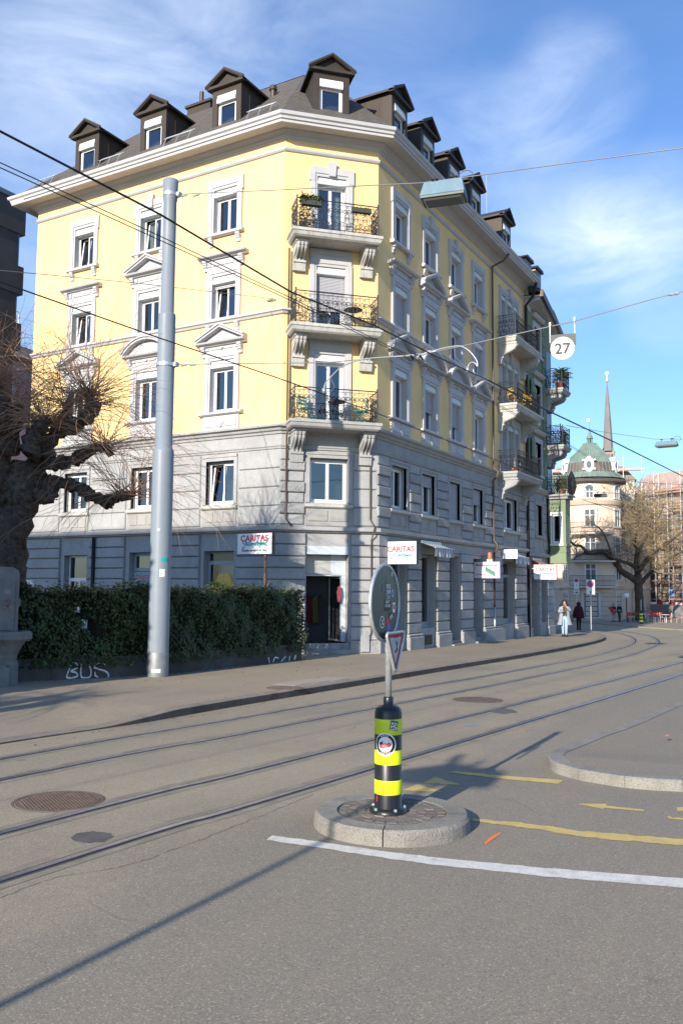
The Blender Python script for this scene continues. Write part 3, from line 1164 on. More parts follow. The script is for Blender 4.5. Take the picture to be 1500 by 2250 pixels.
def pediment(fr, parent, c, zb, kind, half=1.05):
    """cornice over a window on two consoles: flat, triangle or arch"""
    b = MB()
    h = 0.13
    prof = [(0, zb), (0.12, zb), (0.16, zb + 0.04), (0.27, zb + 0.07), (0.30, zb + h), (0, zb + h)]
    b.side_prism(fr, prof, c - half, c + half)
    for s in (-1, 1):
        corbel(b, fr, c + s * (half - 0.26), zb, 0.36, 0.17, 0.19)
    if kind == 'triangle':
        ap = zb + 0.62
        for s in (-1, 1):
            for (t0, t1, d) in ((0, 0.075, 0.26), (0.075, 0.15, 0.31)):
                pts = [(c + s * half, zb + h + t0), (c + s * half, zb + h + t1), (c, ap + t1), (c, ap + t0)]
                b.prism(fr, pts, 0, d)
        b.prism(fr, [(c - half + .1, zb + h), (c + half - .1, zb + h), (c, ap + .02)], 0, 0.05)
    elif kind == 'arch':
        n = 12
        Rr = 1.30
        cz = zb + h - sqrt(Rr * Rr - half * half)
        am = math.asin(half / Rr)
        for i in range(n):
            t0, t1 = -am + 2 * am * i / n, -am + 2 * am * (i + 1) / n
            for (r0, r1, d) in ((Rr, Rr + 0.075, 0.26), (Rr + 0.075, Rr + 0.15, 0.31)):
                b.prism(fr, [(c + r * sin(t), cz + r * cos(t)) for r, t in ((r0, t0), (r0, t1), (r1, t1), (r1, t0))], 0, d)
        pts = [(c + Rr * sin(-am + 2 * am * i / n), cz + Rr * cos(-am + 2 * am * i / n)) for i in range(n + 1)]
        b.prism(fr, [(pts[0][0], zb + h)] + pts[1:-1] + [(pts[-1][0], zb + h)], 0, 0.05)
    return b.build('pediment', M_TRIM, parent)


def yellow_window(fr, c, floor, kind='flat', key=False, tilt=None, shut=0.0, curtain=0, door=False, w=1.02):
    """window of the plastered storeys: surround, roller box, casement, sill, corbels or apron, pediment"""
    z0, z1, zf = {2: (8.15, 9.98, 10.32), 3: (11.44, 13.02, 13.36), 4: (14.6, 16.2, 16.54)}[floor]
    if door:
        z0 = {2: 7.56, 3: 10.76, 4: 13.96}[floor]
    zbx = z1 - 0.26
    jw = 0.23
    s = MB()
    for sg in (-1, 1):
        a0, a1 = sorted((c + sg * w / 2, c + sg * (w / 2 + jw)))
        s.fb(fr, a0, a1, -0.30, 0.05, z0, z1)
        a0, a1 = sorted((c + sg * (w / 2 + 0.07), c + sg * (w / 2 + jw + 0.003)))
        s.fb(fr, a0, a1, 0.05, 0.075, z0, z1 + 0.1)
        a0, a1 = sorted((c + sg * (w / 2 + 0.09), c + sg * (w / 2 + jw + 0.05)))
        if floor == 4:
            s.fb(fr, a0, a1, 0, 0.085, z1 - 0.18, zf)
    s.fb(fr, c - w / 2 - jw, c + w / 2 + jw, -0.30, 0.052, z1, zf - 0.004)
    s.fb(fr, c - w / 2 - jw + .02, c + w / 2 + jw - .02, 0.052, 0.08, z1 + 0.1, zf - 0.008)
    if key:
        s.prism(fr, [(c - 0.11, z1 + 0.02), (c + 0.11, z1 + 0.02), (c + 0.15, zf + 0.17), (c - 0.15, zf + 0.17)], 0, 0.14)
    win = s.build('window', M_TRIM, YB)
    # roller shutter box: a sheet-metal hood across the head of the opening
    b = MB()
    b.side_prism(fr, [(-0.17, zbx - 0.02), (0.02, zbx + 0.0), (0.035, zbx + 0.03), (-0.015, z1 - 0.006), (-0.17, z1 - 0.006)], c - w / 2 + 0.006, c + w / 2 - 0.006)
    b.build('shutter_box', M_BOX, win)
    casement(win, fr, c, z0 + 0.01, zbx - 0.0, w - 0.01, tilt=tilt, curtain=curtain)
    if shut:
        roller(win, fr, c, zbx - (zbx - z0) * shut, zbx, w)
    if not door:
        sl = MB()
        if floor == 3:
            for sg in (-1, 1):
                corbel(sl, fr, c + sg * 0.62, 11.27, 0.3, 0.17, 0.14)
            sl.side_prism(fr, [(-.2, z0 - .02), (0.16, z0 - .02), (0.16, z0 + .02), (-.2, z0 + .035)], c - .8, c + .8)
        elif floor == 4:
            sl.side_prism(fr, [(-.2, 14.48), (0.1, 14.45), (0.17, 14.48), (0.17, 14.57), (-.2, 14.61)], c - .84, c + .84)
            for sg in (-1, 1):
                corbel(sl, fr, c + sg * 0.6, 14.465, 0.33, 0.17, 0.14)
        else:
            sl.side_prism(fr, [(-.2, 8.03), (0.1, 8.02), (0.17, 8.06), (0.17, 8.13), (-.2, 8.17)], c - .94, c + .94)
            sl.fb(fr, c - .78, c + .78, 0, 0.06, 7.52, 8.03)
            sl.fb(fr, c - .68, c + .68, 0.06, 0.085, 7.63, 7.93)
            d = 0.13
            for (dd, dp) in ((0.19, .11), (0.125, .125)):
                sl.prism(fr, [(c - dd, 7.78), (c, 7.78 - dd * 1.05), (c + dd, 7.78), (c, 7.78 + dd * 1.05)], 0.08, dp)
        sl.build('window_sill', M_TRIM, win)
        if floor in (2, 3):
            zb = {2: 10.49, 3: 13.63}[floor]
            fz = MB()
            fz.fb(fr, c - .73, c + .73, 0, 0.055, zf - .004, zb)
            fz.fb(fr, c - .46, c + .46, .055, .085, zf + .045, zb - .05)
            if floor == 2:
                fz.prism(fr, [(c - .09, (zf + zb) / 2), (c, zf + .03), (c + .09, (zf + zb) / 2), (c, zb - .03)], .08, .12)
            for sg in (-1, 1):
                fz.fb(fr, c + sg * .63 - .075, c + sg * .63 + .075, .055, .09, zf + .04, zb - .05)
            fz.build('frieze', M_TRIM, win)
            pediment(fr, win, c, zb, kind)
    elif floor in (2, 3):
        fz = MB()
        zt = {2: 10.6, 3: 13.62}[floor]
        fz.fb(fr, c - .74, c + .74, 0, 0.055, zf - .004, zt)
        fz.fb(fr, c - .45, c + .45, .055, .08, zf + .06, zt - .08)
        fz.build('frieze', M_TRIM, win)
    return win


LCOL = [2.5, 5.98, 9.45]
RCOL = [1.77, 4.40, 7.03, 9.63]
CC = 1.63
B5 = 13.84                        # triple window behind the side balconies
HY = {2: (8.1, 10.2), 3: (11.4, 13.2), 4: (14.55, 16.4)}
DY = {2: (7.5, 10.2), 3: (10.7, 13.2), 4: (13.9, 16.4)}
yw = MB()
wd = 0.6
wall_grid(yw, FL, 0, LL, 7.5, 17.6, [(c - wd, c + wd, *HY[f]) for c in LCOL for f in (2, 3, 4)])
wall_grid(yw, FC, 0, LC, 7.5, 17.6, [(CC - wd, CC + wd, *DY[f]) for f in (2, 3, 4)])
wall_grid(yw, FRT, 0, LR, 7.5, 17.6, [(c - wd, c + wd, *HY[f]) for c in RCOL for f in (2, 3, 4)] + [(B5 - 1.25, B5 + 1.25, *DY[f]) for f in (2, 3, 4)])
# far side walls so that the block is closed
yw.face([(X0, CA[1] + LL, GB), (CB[0] + LR, CA[1] + LL, GB), (CB[0] + LR, CA[1] + LL, 17.6), (X0, CA[1] + LL, 17.6)])
yw.face([(CB[0] + LR, Y0, GB), (CB[0] + LR, CA[1] + LL, GB), (CB[0] + LR, CA[1] + LL, 18.4), (CB[0] + LR, Y0, 18.4)])
yw.build('wall', M_YELLOW, YB, recalc=False)

KL = {3: ['flat', 'triangle', 'flat'], 2: ['triangle', 'arch', 'triangle']}
KR = {3: ['flat', 'triangle', 'triangle', 'flat'], 2: ['triangle', 'arch', 'arch', 'triangle']}
for i, c in enumerate(LCOL):
    yellow_window(FL, c, 4, key=(i == 1), tilt={1: 1, 2: 1}.get(i), curtain=1 if i == 1 else 0)
    yellow_window(FL, c, 3, KL[3][i], tilt={0: 1, 2: 1}.get(i), shut=0.12 if i == 0 else 0)
    yellow_window(FL, c, 2, KL[2][i], tilt=1 if i == 2 else None)
for i, c in enumerate(RCOL):
    yellow_window(FRT, c, 4, key=i in (1, 2), curtain=0)
    yellow_window(FRT, c, 3, KR[3][i], shut={0: 0.93, 3: 0.5}.get(i, 0))
    yellow_window(FRT, c, 2, KR[2][i], shut={1: 0.52, 2: 0.6}.get(i, 0))
yellow_window(FC, CC, 4, key=True, door=True, curtain=1)
yellow_window(FC, CC, 3, door=True, shut=0.62)
yellow_window(FC, CC, 2, door=True)


def triple(fr, c, floor):
    z0, z1, zf = {2: (7.56, 9.98, 10.32), 3: (10.76, 13.02, 13.36), 4: (13.96, 16.2, 16.54)}[floor]
    s = MB()
    for a0, a1 in ((c - 1.45, c - 1.2), (c - .62, c - .42), (c + .42, c + .62), (c + 1.2, c + 1.45)):
        s.fb(fr, a0, a1, -.3, .06, z0, z1)
        s.fb(fr, a0 + .06, a1 - .06, .06, .085, z0, z1)
    s.fb(fr, c - 1.45, c + 1.45, -.3, .062, z1, zf)
    s.fb(fr, c - 1.40, c + 1.40, .062, .085, z1 + .1, zf - .01)
    for a0, a1 in ((c - 1.2, c - .62), (c + .62, c + 1.2)):
        s.fb(fr, a0, a1, -.3, .0, z0, z0 + .75)
    s.prism(fr, [(c - .13, z1 + .02), (c + .13, z1 + .02), (c + .17, zf + .17), (c - .17, zf + .17)], 0, .16)
    win = s.build('window', M_TRIM, YB)
    b = MB()
    for a0, a1 in ((c - 1.2, c - .62), (c - .42, c + .42), (c + .62, c + 1.2)):
        b.side_prism(fr, [(-.17, z1 - .26), (.02, z1 - .25), (.03, z1 - .22), (-.02, z1 - .006), (-.17, z1 - .006)], a0 + .006, a1 - .006)
    b.build('shutter_box', M_BOX, win)
    casement(win, fr, c, z0 + .01, z1 - .25, .83)
    casement(win, fr, c - .91, z0 + .76, z1 - .25, .57, leaves=1)
    casement(win, fr, c + .91, z0 + .76, z1 - .25, .57, leaves=1)


for f in (2, 3, 4):
    triple(FRT, B5, f)

# ---------------------------------------------------------------- cornices and bands
m = MB()
m.sweep(PATH, [(0, 17.36), (.05, 17.38), (.06, 17.43), (.10, 17.45), (.13, 17.52), (.18, 17.56), (.26, 17.62), (.26, 17.64), (.74, 17.575), (.74, 17.66), (.79, 17.68), (.80, 17.76), (.86, 17.80), (.88, 17.90), (.84, 17.935), (.3, 18.0), (0, 18.0)])
# the eaves return along the far gable
m.sweep([(X0 + 6, CA[1] + LL), (X0, CA[1] + LL), (X0, CA[1] + LL - .02)], [(0, 17.36), (.06, 17.43), (.26, 17.62), (.74, 17.575), (.80, 17.76), (.86, 17.80), (.88, 17.90), (.3, 18.0)])
m.build('eaves_cornice', M_TRIM, YB)
m = MB()
m.sweep(PATH, [(0, 16.93), (.05, 16.95), (.09, 17.0), (.10, 17.06), (0, 17.09)])
m.sweep([PATH[0], CA, (CA[0] + .25, CA[1] - .25)], [(0, 11.24), (.07, 11.27), (.10, 11.33), (.16, 11.36), (.16, 11.42), (0, 11.45)])
m.sweep([(CB[0] - .02, CB[1] + .02), CB, (CB[0] + 12.0, Y0)], [(0, 11.24), (.07, 11.27), (.10, 11.33), (.16, 11.36), (.16, 11.42), (0, 11.45)])
m.build('string_course', M_TRIM, YB)
m = MB()
m.sweep(PATH, [(0, 7.18), (.05, 7.19), (.07, 7.26), (.14, 7.29), (.17, 7.36), (.28, 7.40), (.29, 7.47), (0, 7.52)])
m.sweep(PATH, [(0, 6.68), (.04, 6.69), (.05, 6.74), (.08, 6.77), (.08, 6.81), (0, 6.83)])
m.sweep(PATH, [(0, 3.91), (.10, 3.93), (.13, 3.98), (.2, 3.985), (.2, 4.10), (0, 4.14)])
m.build('stone_cornice', M_STONE, YB)

# ---------------------------------------------------------------- stone storeys
ST1 = (4.92, 6.42)                                   # first floor openings
# ground floor openings: a0, a1, z0, z1, kind
GL = [(1.85, 3.15, 0.9, 3.32, 'shop'), (5.35, 6.6, 1.8, 3.32, 'panel'), (8.75, 9.95, 0.6, 3.25, 'office')]
GC = [(0.9, 2.36, 0.28, 3.2, 'door')]
GR = [(0.95, 2.25, 0.62, 3.4, 'shop'), (3.47, 4.83, 0.62, 3.4, 'shop'), (6.13, 7.32, -0.1, 3.42, 'entry'), (8.72, 9.9, -0.1, 3.4, 'entry'), (12.5, 14.2, 0.5, 3.4, 'shop')]
F1L = [(c - .6, c + .6) for c in LCOL]
F1C = [(CC - .66, CC + .66)]
F1R = [(1.05, 2.3), (3.6, 4.8), (6.25, 7.4), (8.88, 10.05), (12.8, 14.7)]
ZB = -0.55
sw_ = MB()
for fr, l, gl, f1 in ((FL, LL, GL, F1L), (FC, LC, GC, F1C), (FRT, LR, GR, F1R)):
    wall_grid(sw_, fr, 0, l, ZB, 7.5, [h[:4] for h in gl] + [(a, b, *ST1) for a, b in f1], depth=0.42)
sw_.build('stone_wall', M_STONE, YB, recalc=False)

BLK = {FL: MB(), FC: MB(), FRT: MB()}          # dressed blocks: 0 smooth, 1 rough
ext = 0.41


def courses(fr, a0, a1, z0, z1, h, o, mode, corner0=False, corner1=False, seed=0):
    n = max(1, round((z1 - z0) / h))
    bl = BLK[fr]
    hh = (z1 - z0) / n
    for i in range(n):
        za, zb = z0 + i * hh, z0 + (i + 1) * hh
        rough = mode == 'rough' or (mode == 'alt' and i % 2 == 1)
        oo = o + (0.045 if (mode == 'alt' and rough) else 0.0)
        e0 = ext * oo if corner0 else 0
        e1 = ext * oo if corner1 else 0
        bl.block(fr, a0 - e0 - (0.03 if rough and mode == 'alt' and not corner0 else 0), a1 + e1 + (0.03 if rough and mode == 'alt' and not corner1 else 0), 0.0, oo, za + .016, zb - .016, .028, 1 if rough else 0)


# ground floor piers
HG = 0.388
for (a0, a1, c0, c1) in ((0, 1.72, True, False), (3.3, 5.2, False, False), (6.8, 8.6, False, False), (10.15, 12.2, False, False)):
    courses(FL, a0, a1, 0.42, 3.90, HG, .10, 'smooth', c0, c1)
courses(FC, 0, .86, 0.42, 3.90, HG, .10, 'smooth', True, False)
courses(FC, 2.42, LC, 0.42, 3.90, HG, .10, 'smooth', False, True)
for i, (a0, a1) in enumerate(((0, .82), (2.3, 3.42), (4.87, 6.08), (7.36, 8.67), (9.94, 11.1), (11.26, 12.42), (14.24, 15.9))):
    courses(FRT, a0, a1, 0.46, 3.55 if i else 3.90, HG, .12, 'rough' if i in (1, 2, 4, 5, 6) else 'smooth', i == 0, False)
# plinth blocks under the piers
for fr, lst, oo in ((FL, ((0, 1.75, 1, 0), (3.27, 5.23, 0, 0), (6.77, 8.63, 0, 0), (10.1, 12.2, 0, 0)), .16), (FC, ((0, .88, 1, 0), (2.4, LC, 0, 1)), .16),
                    (FRT, ((0, .9, 1, 0), (2.24, 3.47, 0, 0), (4.82, 6.13, 0, 0), (7.32, 8.72, 0, 0), (9.9, 12.47, 0, 0), (14.2, 15.95, 0, 0)), .2)):
    for a0, a1, c0, c1 in lst:
        bl = BLK[fr]
        bl.block(fr, a0 - ext * oo * c0, a1 + ext * oo * c1, 0, oo, ZB, .36, .03, 1)
        bl.block(fr, a0 - ext * oo * c0 + .02, a1 + ext * oo * c1 - .02, 0, oo - .03, .365, .46, .04, 0)
# lintel band over the shop fronts
bl = BLK[FRT]
for (a0, a1) in ((.9, 16.1),):
    bl.block(FRT, a0, a1, 0, .05, 3.58, 3.9, .02, 0)
    bl.fb(FRT, .95, 16.0, 0, .085, 3.555, 3.62, 0)
# first floor
H1 = 0.355
for (a0, a1, c0, c1) in ((0, 1.68, True, False), (3.34, 5.14, False, False), (6.82, 8.6, False, False), (10.3, 12.2, False, False)):
    courses(FL, a0, a1, 4.16, 6.66, .71, .06, 'smooth', c0, c1)
courses(FC, 0, .78, 4.16, 6.66, H1, .06, 'alt', True, False)
courses(FC, 2.5, LC, 4.16, 6.66, .71, .06, 'smooth', False, True)
for i, (a0, a1) in enumerate(((0, .86), (2.52, 3.4), (5.02, 6.05), (7.62, 8.68), (10.27, 11.1), (11.26, 12.55), (14.95, 16.0))):
    courses(FRT, a0, a1, 4.16, 6.66, H1, .06, 'alt', i == 0, False)
for bl in BLK.values():
    bl.build('rusticated_blocks', [M_STONE, M_ROUGHSTONE], YB)


def stone_window(fr, a0, a1, panels, shut=0.0, tilt=None, sillm=None):
    c, w = (a0 + a1) / 2, a1 - a0
    z0, z1 = ST1
    s = MB()
    for sg in (-1, 1):
        p, q = sorted((c + sg * w / 2, c + sg * (w / 2 + .14)))
        s.fb(fr, p, q, -.1, .045, z0, z1 + .0)
    s.fb(fr, a0 - .14, a1 + .14, -.1, .047, z1, z1 + .22)
    s.fb(fr, a0 - .14, a1 + .14, .047, .075, z1 + .12, z1 + .2)
    win = s.build('window', M_STONE, YB)
    b = MB()
    b.side_prism(fr, [(-.3, 4.78), (.08, 4.74), (.13, 4.78), (.13, 4.86), (-.3, 4.92)], a0 - .17, a1 + .17)
    b.build('window_sill', mat('sill_stone', (.47, .46, .42), .8, var=.1, stain=.4), win)
    b = MB()
    b.fb(fr, a0 - .12, a1 + .12, 0, .03, 4.15, 4.75)
    n = panels
    ww = (w + .12) / n
    for i in range(n):
        p = a0 - .06 + i * ww
        b.block(fr, p + .03, p + ww - .03, .03, .055, 4.30, 4.66, .015)
    b.build('apron_panel', mat('apron_stone', (.33, .325, .31), .9, var=.12, stain=.5), win)
    casement(win, fr, c, z0 + .01, z1 - .04, w - .02, o=-.2, tilt=tilt)
    b = MB()
    b.fb(fr, a0 + .004, a1 - .004, -.28, -.15, z1 - .06, z1)
    b.build('shutter_box', M_GREYFRAME, win)
    if shut:
        roller(win, fr, c, z1 - (z1 - z0) * shut, z1 - .02, w, o=-.1)


for i, (a0, a1) in enumerate(F1L):
    stone_window(FL, a0, a1, 3, tilt=1 if i == 0 else None)
stone_window(FC, *F1C[0], 2)
for i, (a0, a1) in enumerate(F1R):
    stone_window(FRT, a0, a1, 2, shut={1: .3, 2: 1.0, 3: .45}.get(i, 0))

# ---------------------------------------------------------------- ground floor fronts
SF = MB()


def shop_front(fr, a0, a1, z0, z1, stall=True, transom=None, fm=None):
    s = MB()
    s.fb(fr, a0 - .002, a1 + .002, -.30, -.22, z0 - .02, z0 + .1)
    root = s.build('shop_window', M_GREYFRAME, YB)
    casement(root, fr, (a0 + a1) / 2, z0 + .1, z1 - .02, a1 - a0 - .02, o=-.24, leaves=1, fm=fm or M_GREYFRAME, transom=transom, gm=M_SHOPGLASS)
    return root


sf1 = shop_front(FL, 1.85, 3.15, .9, 3.32, transom=2.95)
b = MB()                                         # roller blind and white paper inside the corner shop window
for q in range(1):
    n = 26
    le, ri_ = [], []
    for i in range(n + 1):
        a = 1.9 + 1.2 * i / n
        le.append(FL.p(a, -.75 + .03 * sin(i * .9), 1.95 + .05 * sin(i * .7)))
        ri_.append(FL.p(a, -.75 + .03 * sin(i * .9 + .5), 2.9))
    b.strip(le, ri_)
b.build('blind', M_CURTAIN, sf1, smooth=True, recalc=False)
# panel window with the shop's sign under a small upper light
s = MB()
s.fb(FL, 5.36, 6.59, -.30, -.22, 1.81, 2.62)
pw = s.build('shop_window', mat('panel_bluegrey', (.30, .36, .42), .5), YB)
casement(pw, FL, 5.975, 2.64, 3.3, 1.21, o=-.24, leaves=1, fm=M_GREYFRAME)
t = MB()
put_text(t, 'CARITAS', lambda x, y: FL.p(6.05 - x, -.218, 2.36 + y), .2, 0, bold=.012)
put_text(t, 'Secondhand', lambda x, y: FL.p(6.0 - x, -.217, 2.2 + y), .17, 1, shear=.35)
t.build('lettering', [M_RED, M_TEAL], pw, recalc=False)
so_ = MB()
so_.fb(FL, 8.76, 9.94, -.3, -.22, .6, .7)
ow = so_.build('shop_window', M_WHITE, YB)
casement(ow, FL, 9.35, .7, 3.23, 1.16, o=-.24, leaves=2, transom=2.35)
shop_front(FRT, .95, 2.25, .62, 3.4)
shop_front(FRT, 3.47, 4.83, .62, 3.4)
shop_front(FRT, 12.5, 14.2, .5, 3.4, transom=2.75)
b = MB()
for a0, a1 in ((3.75, 4.55),):
    b.fb(FRT, a0, a1, .0, .03, .0, .36)
b.build('cellar_grille', M_INK, YB)
for (a0, a1) in ((6.13, 7.32), (8.72, 9.9)):
    d = MB()
    d.fb(FRT, a0 + .02, a1 - .02, -.40, -.34, gz(33) + .3, 3.4)
    dr = d.build('entrance_door', mat('door_grey', (.16, .165, .17), .5), YB)
    d = MB()
    d.fb(FRT, a0 + .15, a1 - .15, -.345, -.33, .5, 2.2)
    d.fb(FRT, a0 + .15, a1 - .15, -.345, -.33, 2.35, 3.25)
    d.build('pane', M_DARK, dr)
    d = MB()
    for i in range(2):
        d.fb(FRT, a0 - .05, a1 + .05, -.4, .3 - i * .28, ZB, gz(33) + .2 + i * .13)
    d.build('door_step', M_STONEDK, YB)
# corner entrance: fascia panel, over-light, open glass door, steps
d = MB()
d.fb(FC, .92, 2.34, -.06, .02, 3.2, 3.47)
dc = d.build('shop_door', mat('fascia_paint', (.50, .55, .60), .5), YB)
d = MB()
d.fb(FC, 1.83, 2.35, -.40, -.36, 2.5, 3.2)
d.fb(FC, 2.2, 2.35, -.40, -.36, .3, 2.52)
d.fb(FC, .91, 2.2, -.4, -.36, 2.49, 2.54)
d.build('door_surround', mat('fascia_paint', (.50, .55, .60), .5), dc)
d = MB()
d.fb(FC, .93, 1.84, -.385, -.375, 2.56, 3.18)
d.build('over_light', mat('frosted_panel', (.42, .42, .41), .35, var=.1, vscale=3), dc)
d = MB()
hd = FC.p(2.2, -.38, 0)
fd = Fr(hd[0], hd[1], -q2 * .25 + q2 * .95, q2 * .25 + q2 * .95, 0, 0)
fdd = Vector((fd.dx, fd.dy)).normalized()
fd = Fr(hd[0], hd[1], fdd.x, fdd.y, fdd.y, -fdd.x)
for (p, q, za, zb) in ((0, .05, .31, 2.47), (.8, .85, .31, 2.47), (.05, .8, .31, .39), (.05, .8, 2.41, 2.47)):
    d.fb(fd, p, q, -.02, .02, za, zb)
lf = d.build('door_leaf', M_GALV, dc)
d = MB()
d.face([fd.p(.05, 0, .39), fd.p(.8, 0, .39), fd.p(.8, 0, 2.41), fd.p(.05, 0, 2.41)])
d.build('pane', M_SHOPGLASS, dc, recalc=False)
d = MB()
d.fb(FC, .86, 2.42, -.45, .30, ZB, .08)
d.fb(FC, .88, 2.40, -.45, .02, .08, .28)
d.build('door_step', M_STONEDK, YB)

# ---------------------------------------------------------------- dark rooms behind the glass
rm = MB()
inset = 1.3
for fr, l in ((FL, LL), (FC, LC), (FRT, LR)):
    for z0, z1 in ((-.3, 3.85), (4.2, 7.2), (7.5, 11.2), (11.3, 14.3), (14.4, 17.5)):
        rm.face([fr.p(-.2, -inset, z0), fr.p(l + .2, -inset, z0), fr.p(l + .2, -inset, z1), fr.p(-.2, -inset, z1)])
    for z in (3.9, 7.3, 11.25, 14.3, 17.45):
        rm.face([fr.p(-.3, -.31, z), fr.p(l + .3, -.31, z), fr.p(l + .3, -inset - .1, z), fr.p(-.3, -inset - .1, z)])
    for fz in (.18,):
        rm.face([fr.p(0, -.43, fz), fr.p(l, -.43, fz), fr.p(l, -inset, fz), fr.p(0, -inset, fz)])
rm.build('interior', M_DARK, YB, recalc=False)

# ---------------------------------------------------------------- roof, dormers, chimney
ERP = [(CB[0] + LR, CA[1] + LL), (X0, CA[1] + LL), CA, CB, (CB[0] + LR, Y0)]
rf = MB()
XM = CB[0] + 5.2                             # the corner part stands higher than the side wing
E1 = [(XM, CA[1] + LL), (X0, CA[1] + LL), CA, CB, (XM, Y0)]
rf.sweep(E1, [(.86, 17.90), (.7, 17.97), (-3.05, 21.72)], caps=False)
rf.sweep(E1, [(-3.0, 21.70), (-3.1, 21.76), (-3.2, 21.72)], caps=False)
rf.fill([(XM, CA[1] + LL - 3.1, 21.7), (X0 + 3.1, CA[1] + LL - 3.1, 21.7), (X0 + 3.1, CA[1] + .41 * 3.1, 21.7), (CB[0] + .41 * 3.1, Y0 + 3.1, 21.7), (XM, Y0 + 3.1, 21.7)])
rf.face([(XM, Y0, 17.9), (XM, CA[1] + LL, 17.9), (XM, CA[1] + LL - 3.1, 21.7), (XM, Y0 + 3.1, 21.7)])
rf.sweep([(XM, Y0), (CB[0] + LR, Y0)], [(.86, 17.90), (.7, 17.97), (-1.9, 20.57), (-6, 20.3), (-9, 17.9)], caps=False)
roof = rf.build('roof', M_SLATE, YB, recalc=False)
cg = MB()
cx, cy = 26.6, at_x(449, 240, 26.6).y + .25
zc0 = at_x(449, 238, 26.6).z
cg.box(cx - .3, cx + .3, cy - .8, cy + .4, 20.6, zc0)
cg.box(cx - .38, cx + .38, cy - .88, cy + .48, zc0, zc0 + .1)
cg.tube([(cx, cy - .1, zc0), (cx, cy - .1, zc0 + .75)], .09, 8)
cg.build('chimney', M_BRONZE, roof)
vp = MB()
pvp = at_x(600, 222, 24.9)
zv = at_x(600, 190, 24.9).z
vp.lathe([(.0, zv), (.13, zv), (.15, zv - .16), (.10, zv - .18), (.10, pvp.z - .6)], (pvp[0], pvp[1], 0), 10)
vp.build('vent_pipe', M_BRONZE, roof)
for a0, a1 in ((.2, 1.35), (3.75, 5.1), (7.2, 8.4), (10.8, 12.0)):
    sg_ = MB()
    for o_, z_ in ((.28, 18.62), (.42, 18.5)):
        sg_.tube([FL.p(a0, o_, z_), FL.p(a1, o_, z_)], .018, 5)
    for a in (a0 + .1, (a0 + a1) / 2, a1 - .1):
        sg_.tube([FL.p(a, .6, 18.1), FL.p(a, .42, 18.5), FL.p(a, .2, 18.68)], .014, 4)
    sg_.build('snow_guard', M_GALV, roof)
an = MB()
pa = FRT.p(15.2, -1.6, 0)
an.tube([(pa[0], pa[1], 19.5), (pa[0], pa[1], 23.6)], .018, 5)
an.build('lightning_rod', M_WIRELT, roof)


def dormer(fr, c, o=.16, w=1.28, zb=17.94, ze=20.03, za=20.52, tall=0.0):
    h = w / 2
    dep = -2.9
    body = MB()
    for a0, a1 in ((c - h, c - .42), (c + .42, c + h)):
        body.fb(fr, a0, a1, o - .14, o, zb - .2, ze)
    body.fb(fr, c - .42, c + .42, o - .14, o, 19.66, ze)
    body.fb(fr, c - .42, c + .42, o - .14, o, zb - .2, zb + .07)
    body.prism(fr, [(c - h, ze), (c + h, ze), (c, za - .08)], o - .1, o - .002)
    for s in (-1, 1):
        body.face([fr.p(c + s * (h - .002), o - .1, zb - .2), fr.p(c + s * (h - .002), dep, zb - .2), fr.p(c + s * (h - .002), dep, ze), fr.p(c + s * (h - .002), o - .1, ze)])
        for oo in (-.35, -.95, -1.55):
            body.fb(fr, c + s * h - .012, c + s * h + .012, oo - .012, oo + .012, zb, ze)
    dm = body.build('dormer', M_BRONZE, YB)
    r = MB()
    e = .17
    t = .085
    for s in (-1, 1):
        p = [(c, za), (c + s * (h + e), ze - .02), (c + s * (h + e), ze - .02 - t), (c, za - t)]
        r.prism(fr, p, dep, o + .17)
        # gable verge moulding
        p2 = [(c, za + .03), (c + s * (h + e + .04), ze), (c + s * (h + e + .04), ze - .08), (c, za - .05)]
        r.prism(fr, p2, o + .13, o + .2)
    r.fb(fr, c - h - e, c + h + e, o - .05, o + .14, ze - .13, ze - .03)
    r.build('roof', M_BRONZE, dm)
    casement(dm, fr, c, zb + .08, 19.4, .82, o=o - .1, leaves=1)
    x = MB()
    x.side_prism(fr, [(o - .1, 19.38), (o + .03, 19.36), (o + .05, 19.4), (o - .0, 19.66), (o - .1, 19.66)], c - .415, c + .415)
    x.build('shutter_box', M_BOX, dm)
    i = MB()
    i.fb(fr, c - .55, c + .55, o - 1.1, o - 1.0, zb, 19.6)
    i.build('interior', M_DARK, dm)


for c in (2.45, 5.9, 9.35):
    dormer(FL, c)
dormer(FC, 1.55)
for c in (1.35, 3.85, 6.5, 9.0, 13.1):
    dormer(FRT, c)

# ---------------------------------------------------------------- balconies


def scroll(mb, fr, fa, fo, H, x, s, mode):
    """one wrought-iron S scroll inside a panel cell; fa maps (x, along) to facade coordinates"""
    pts = []
    n = 13
    r0, r1 = .105, .022
    for i in range(n, -1, -1):
        t = i / n
        r = r1 + (r0 - r1) * (1 - t)
        a = -pi / 2 + 1.45 * 2 * pi * t
        pts.append((x + s * (r * cos(a) - .0), H * .70 + r * sin(a)))
    tail = []
    for i in range(n + 1):
        t = i / n
        r = r1 * 1.2 + (r0 * .95 - r1) * (1 - t)
        a = pi / 2 - 1.45 * 2 * pi * t
        tail.append((x + s * (-r * cos(a)), H * .27 + r * sin(a)))
    pts = pts + tail
    mb.tube([fa(px, pz) for px, pz in pts], .012, 4, cap=False)


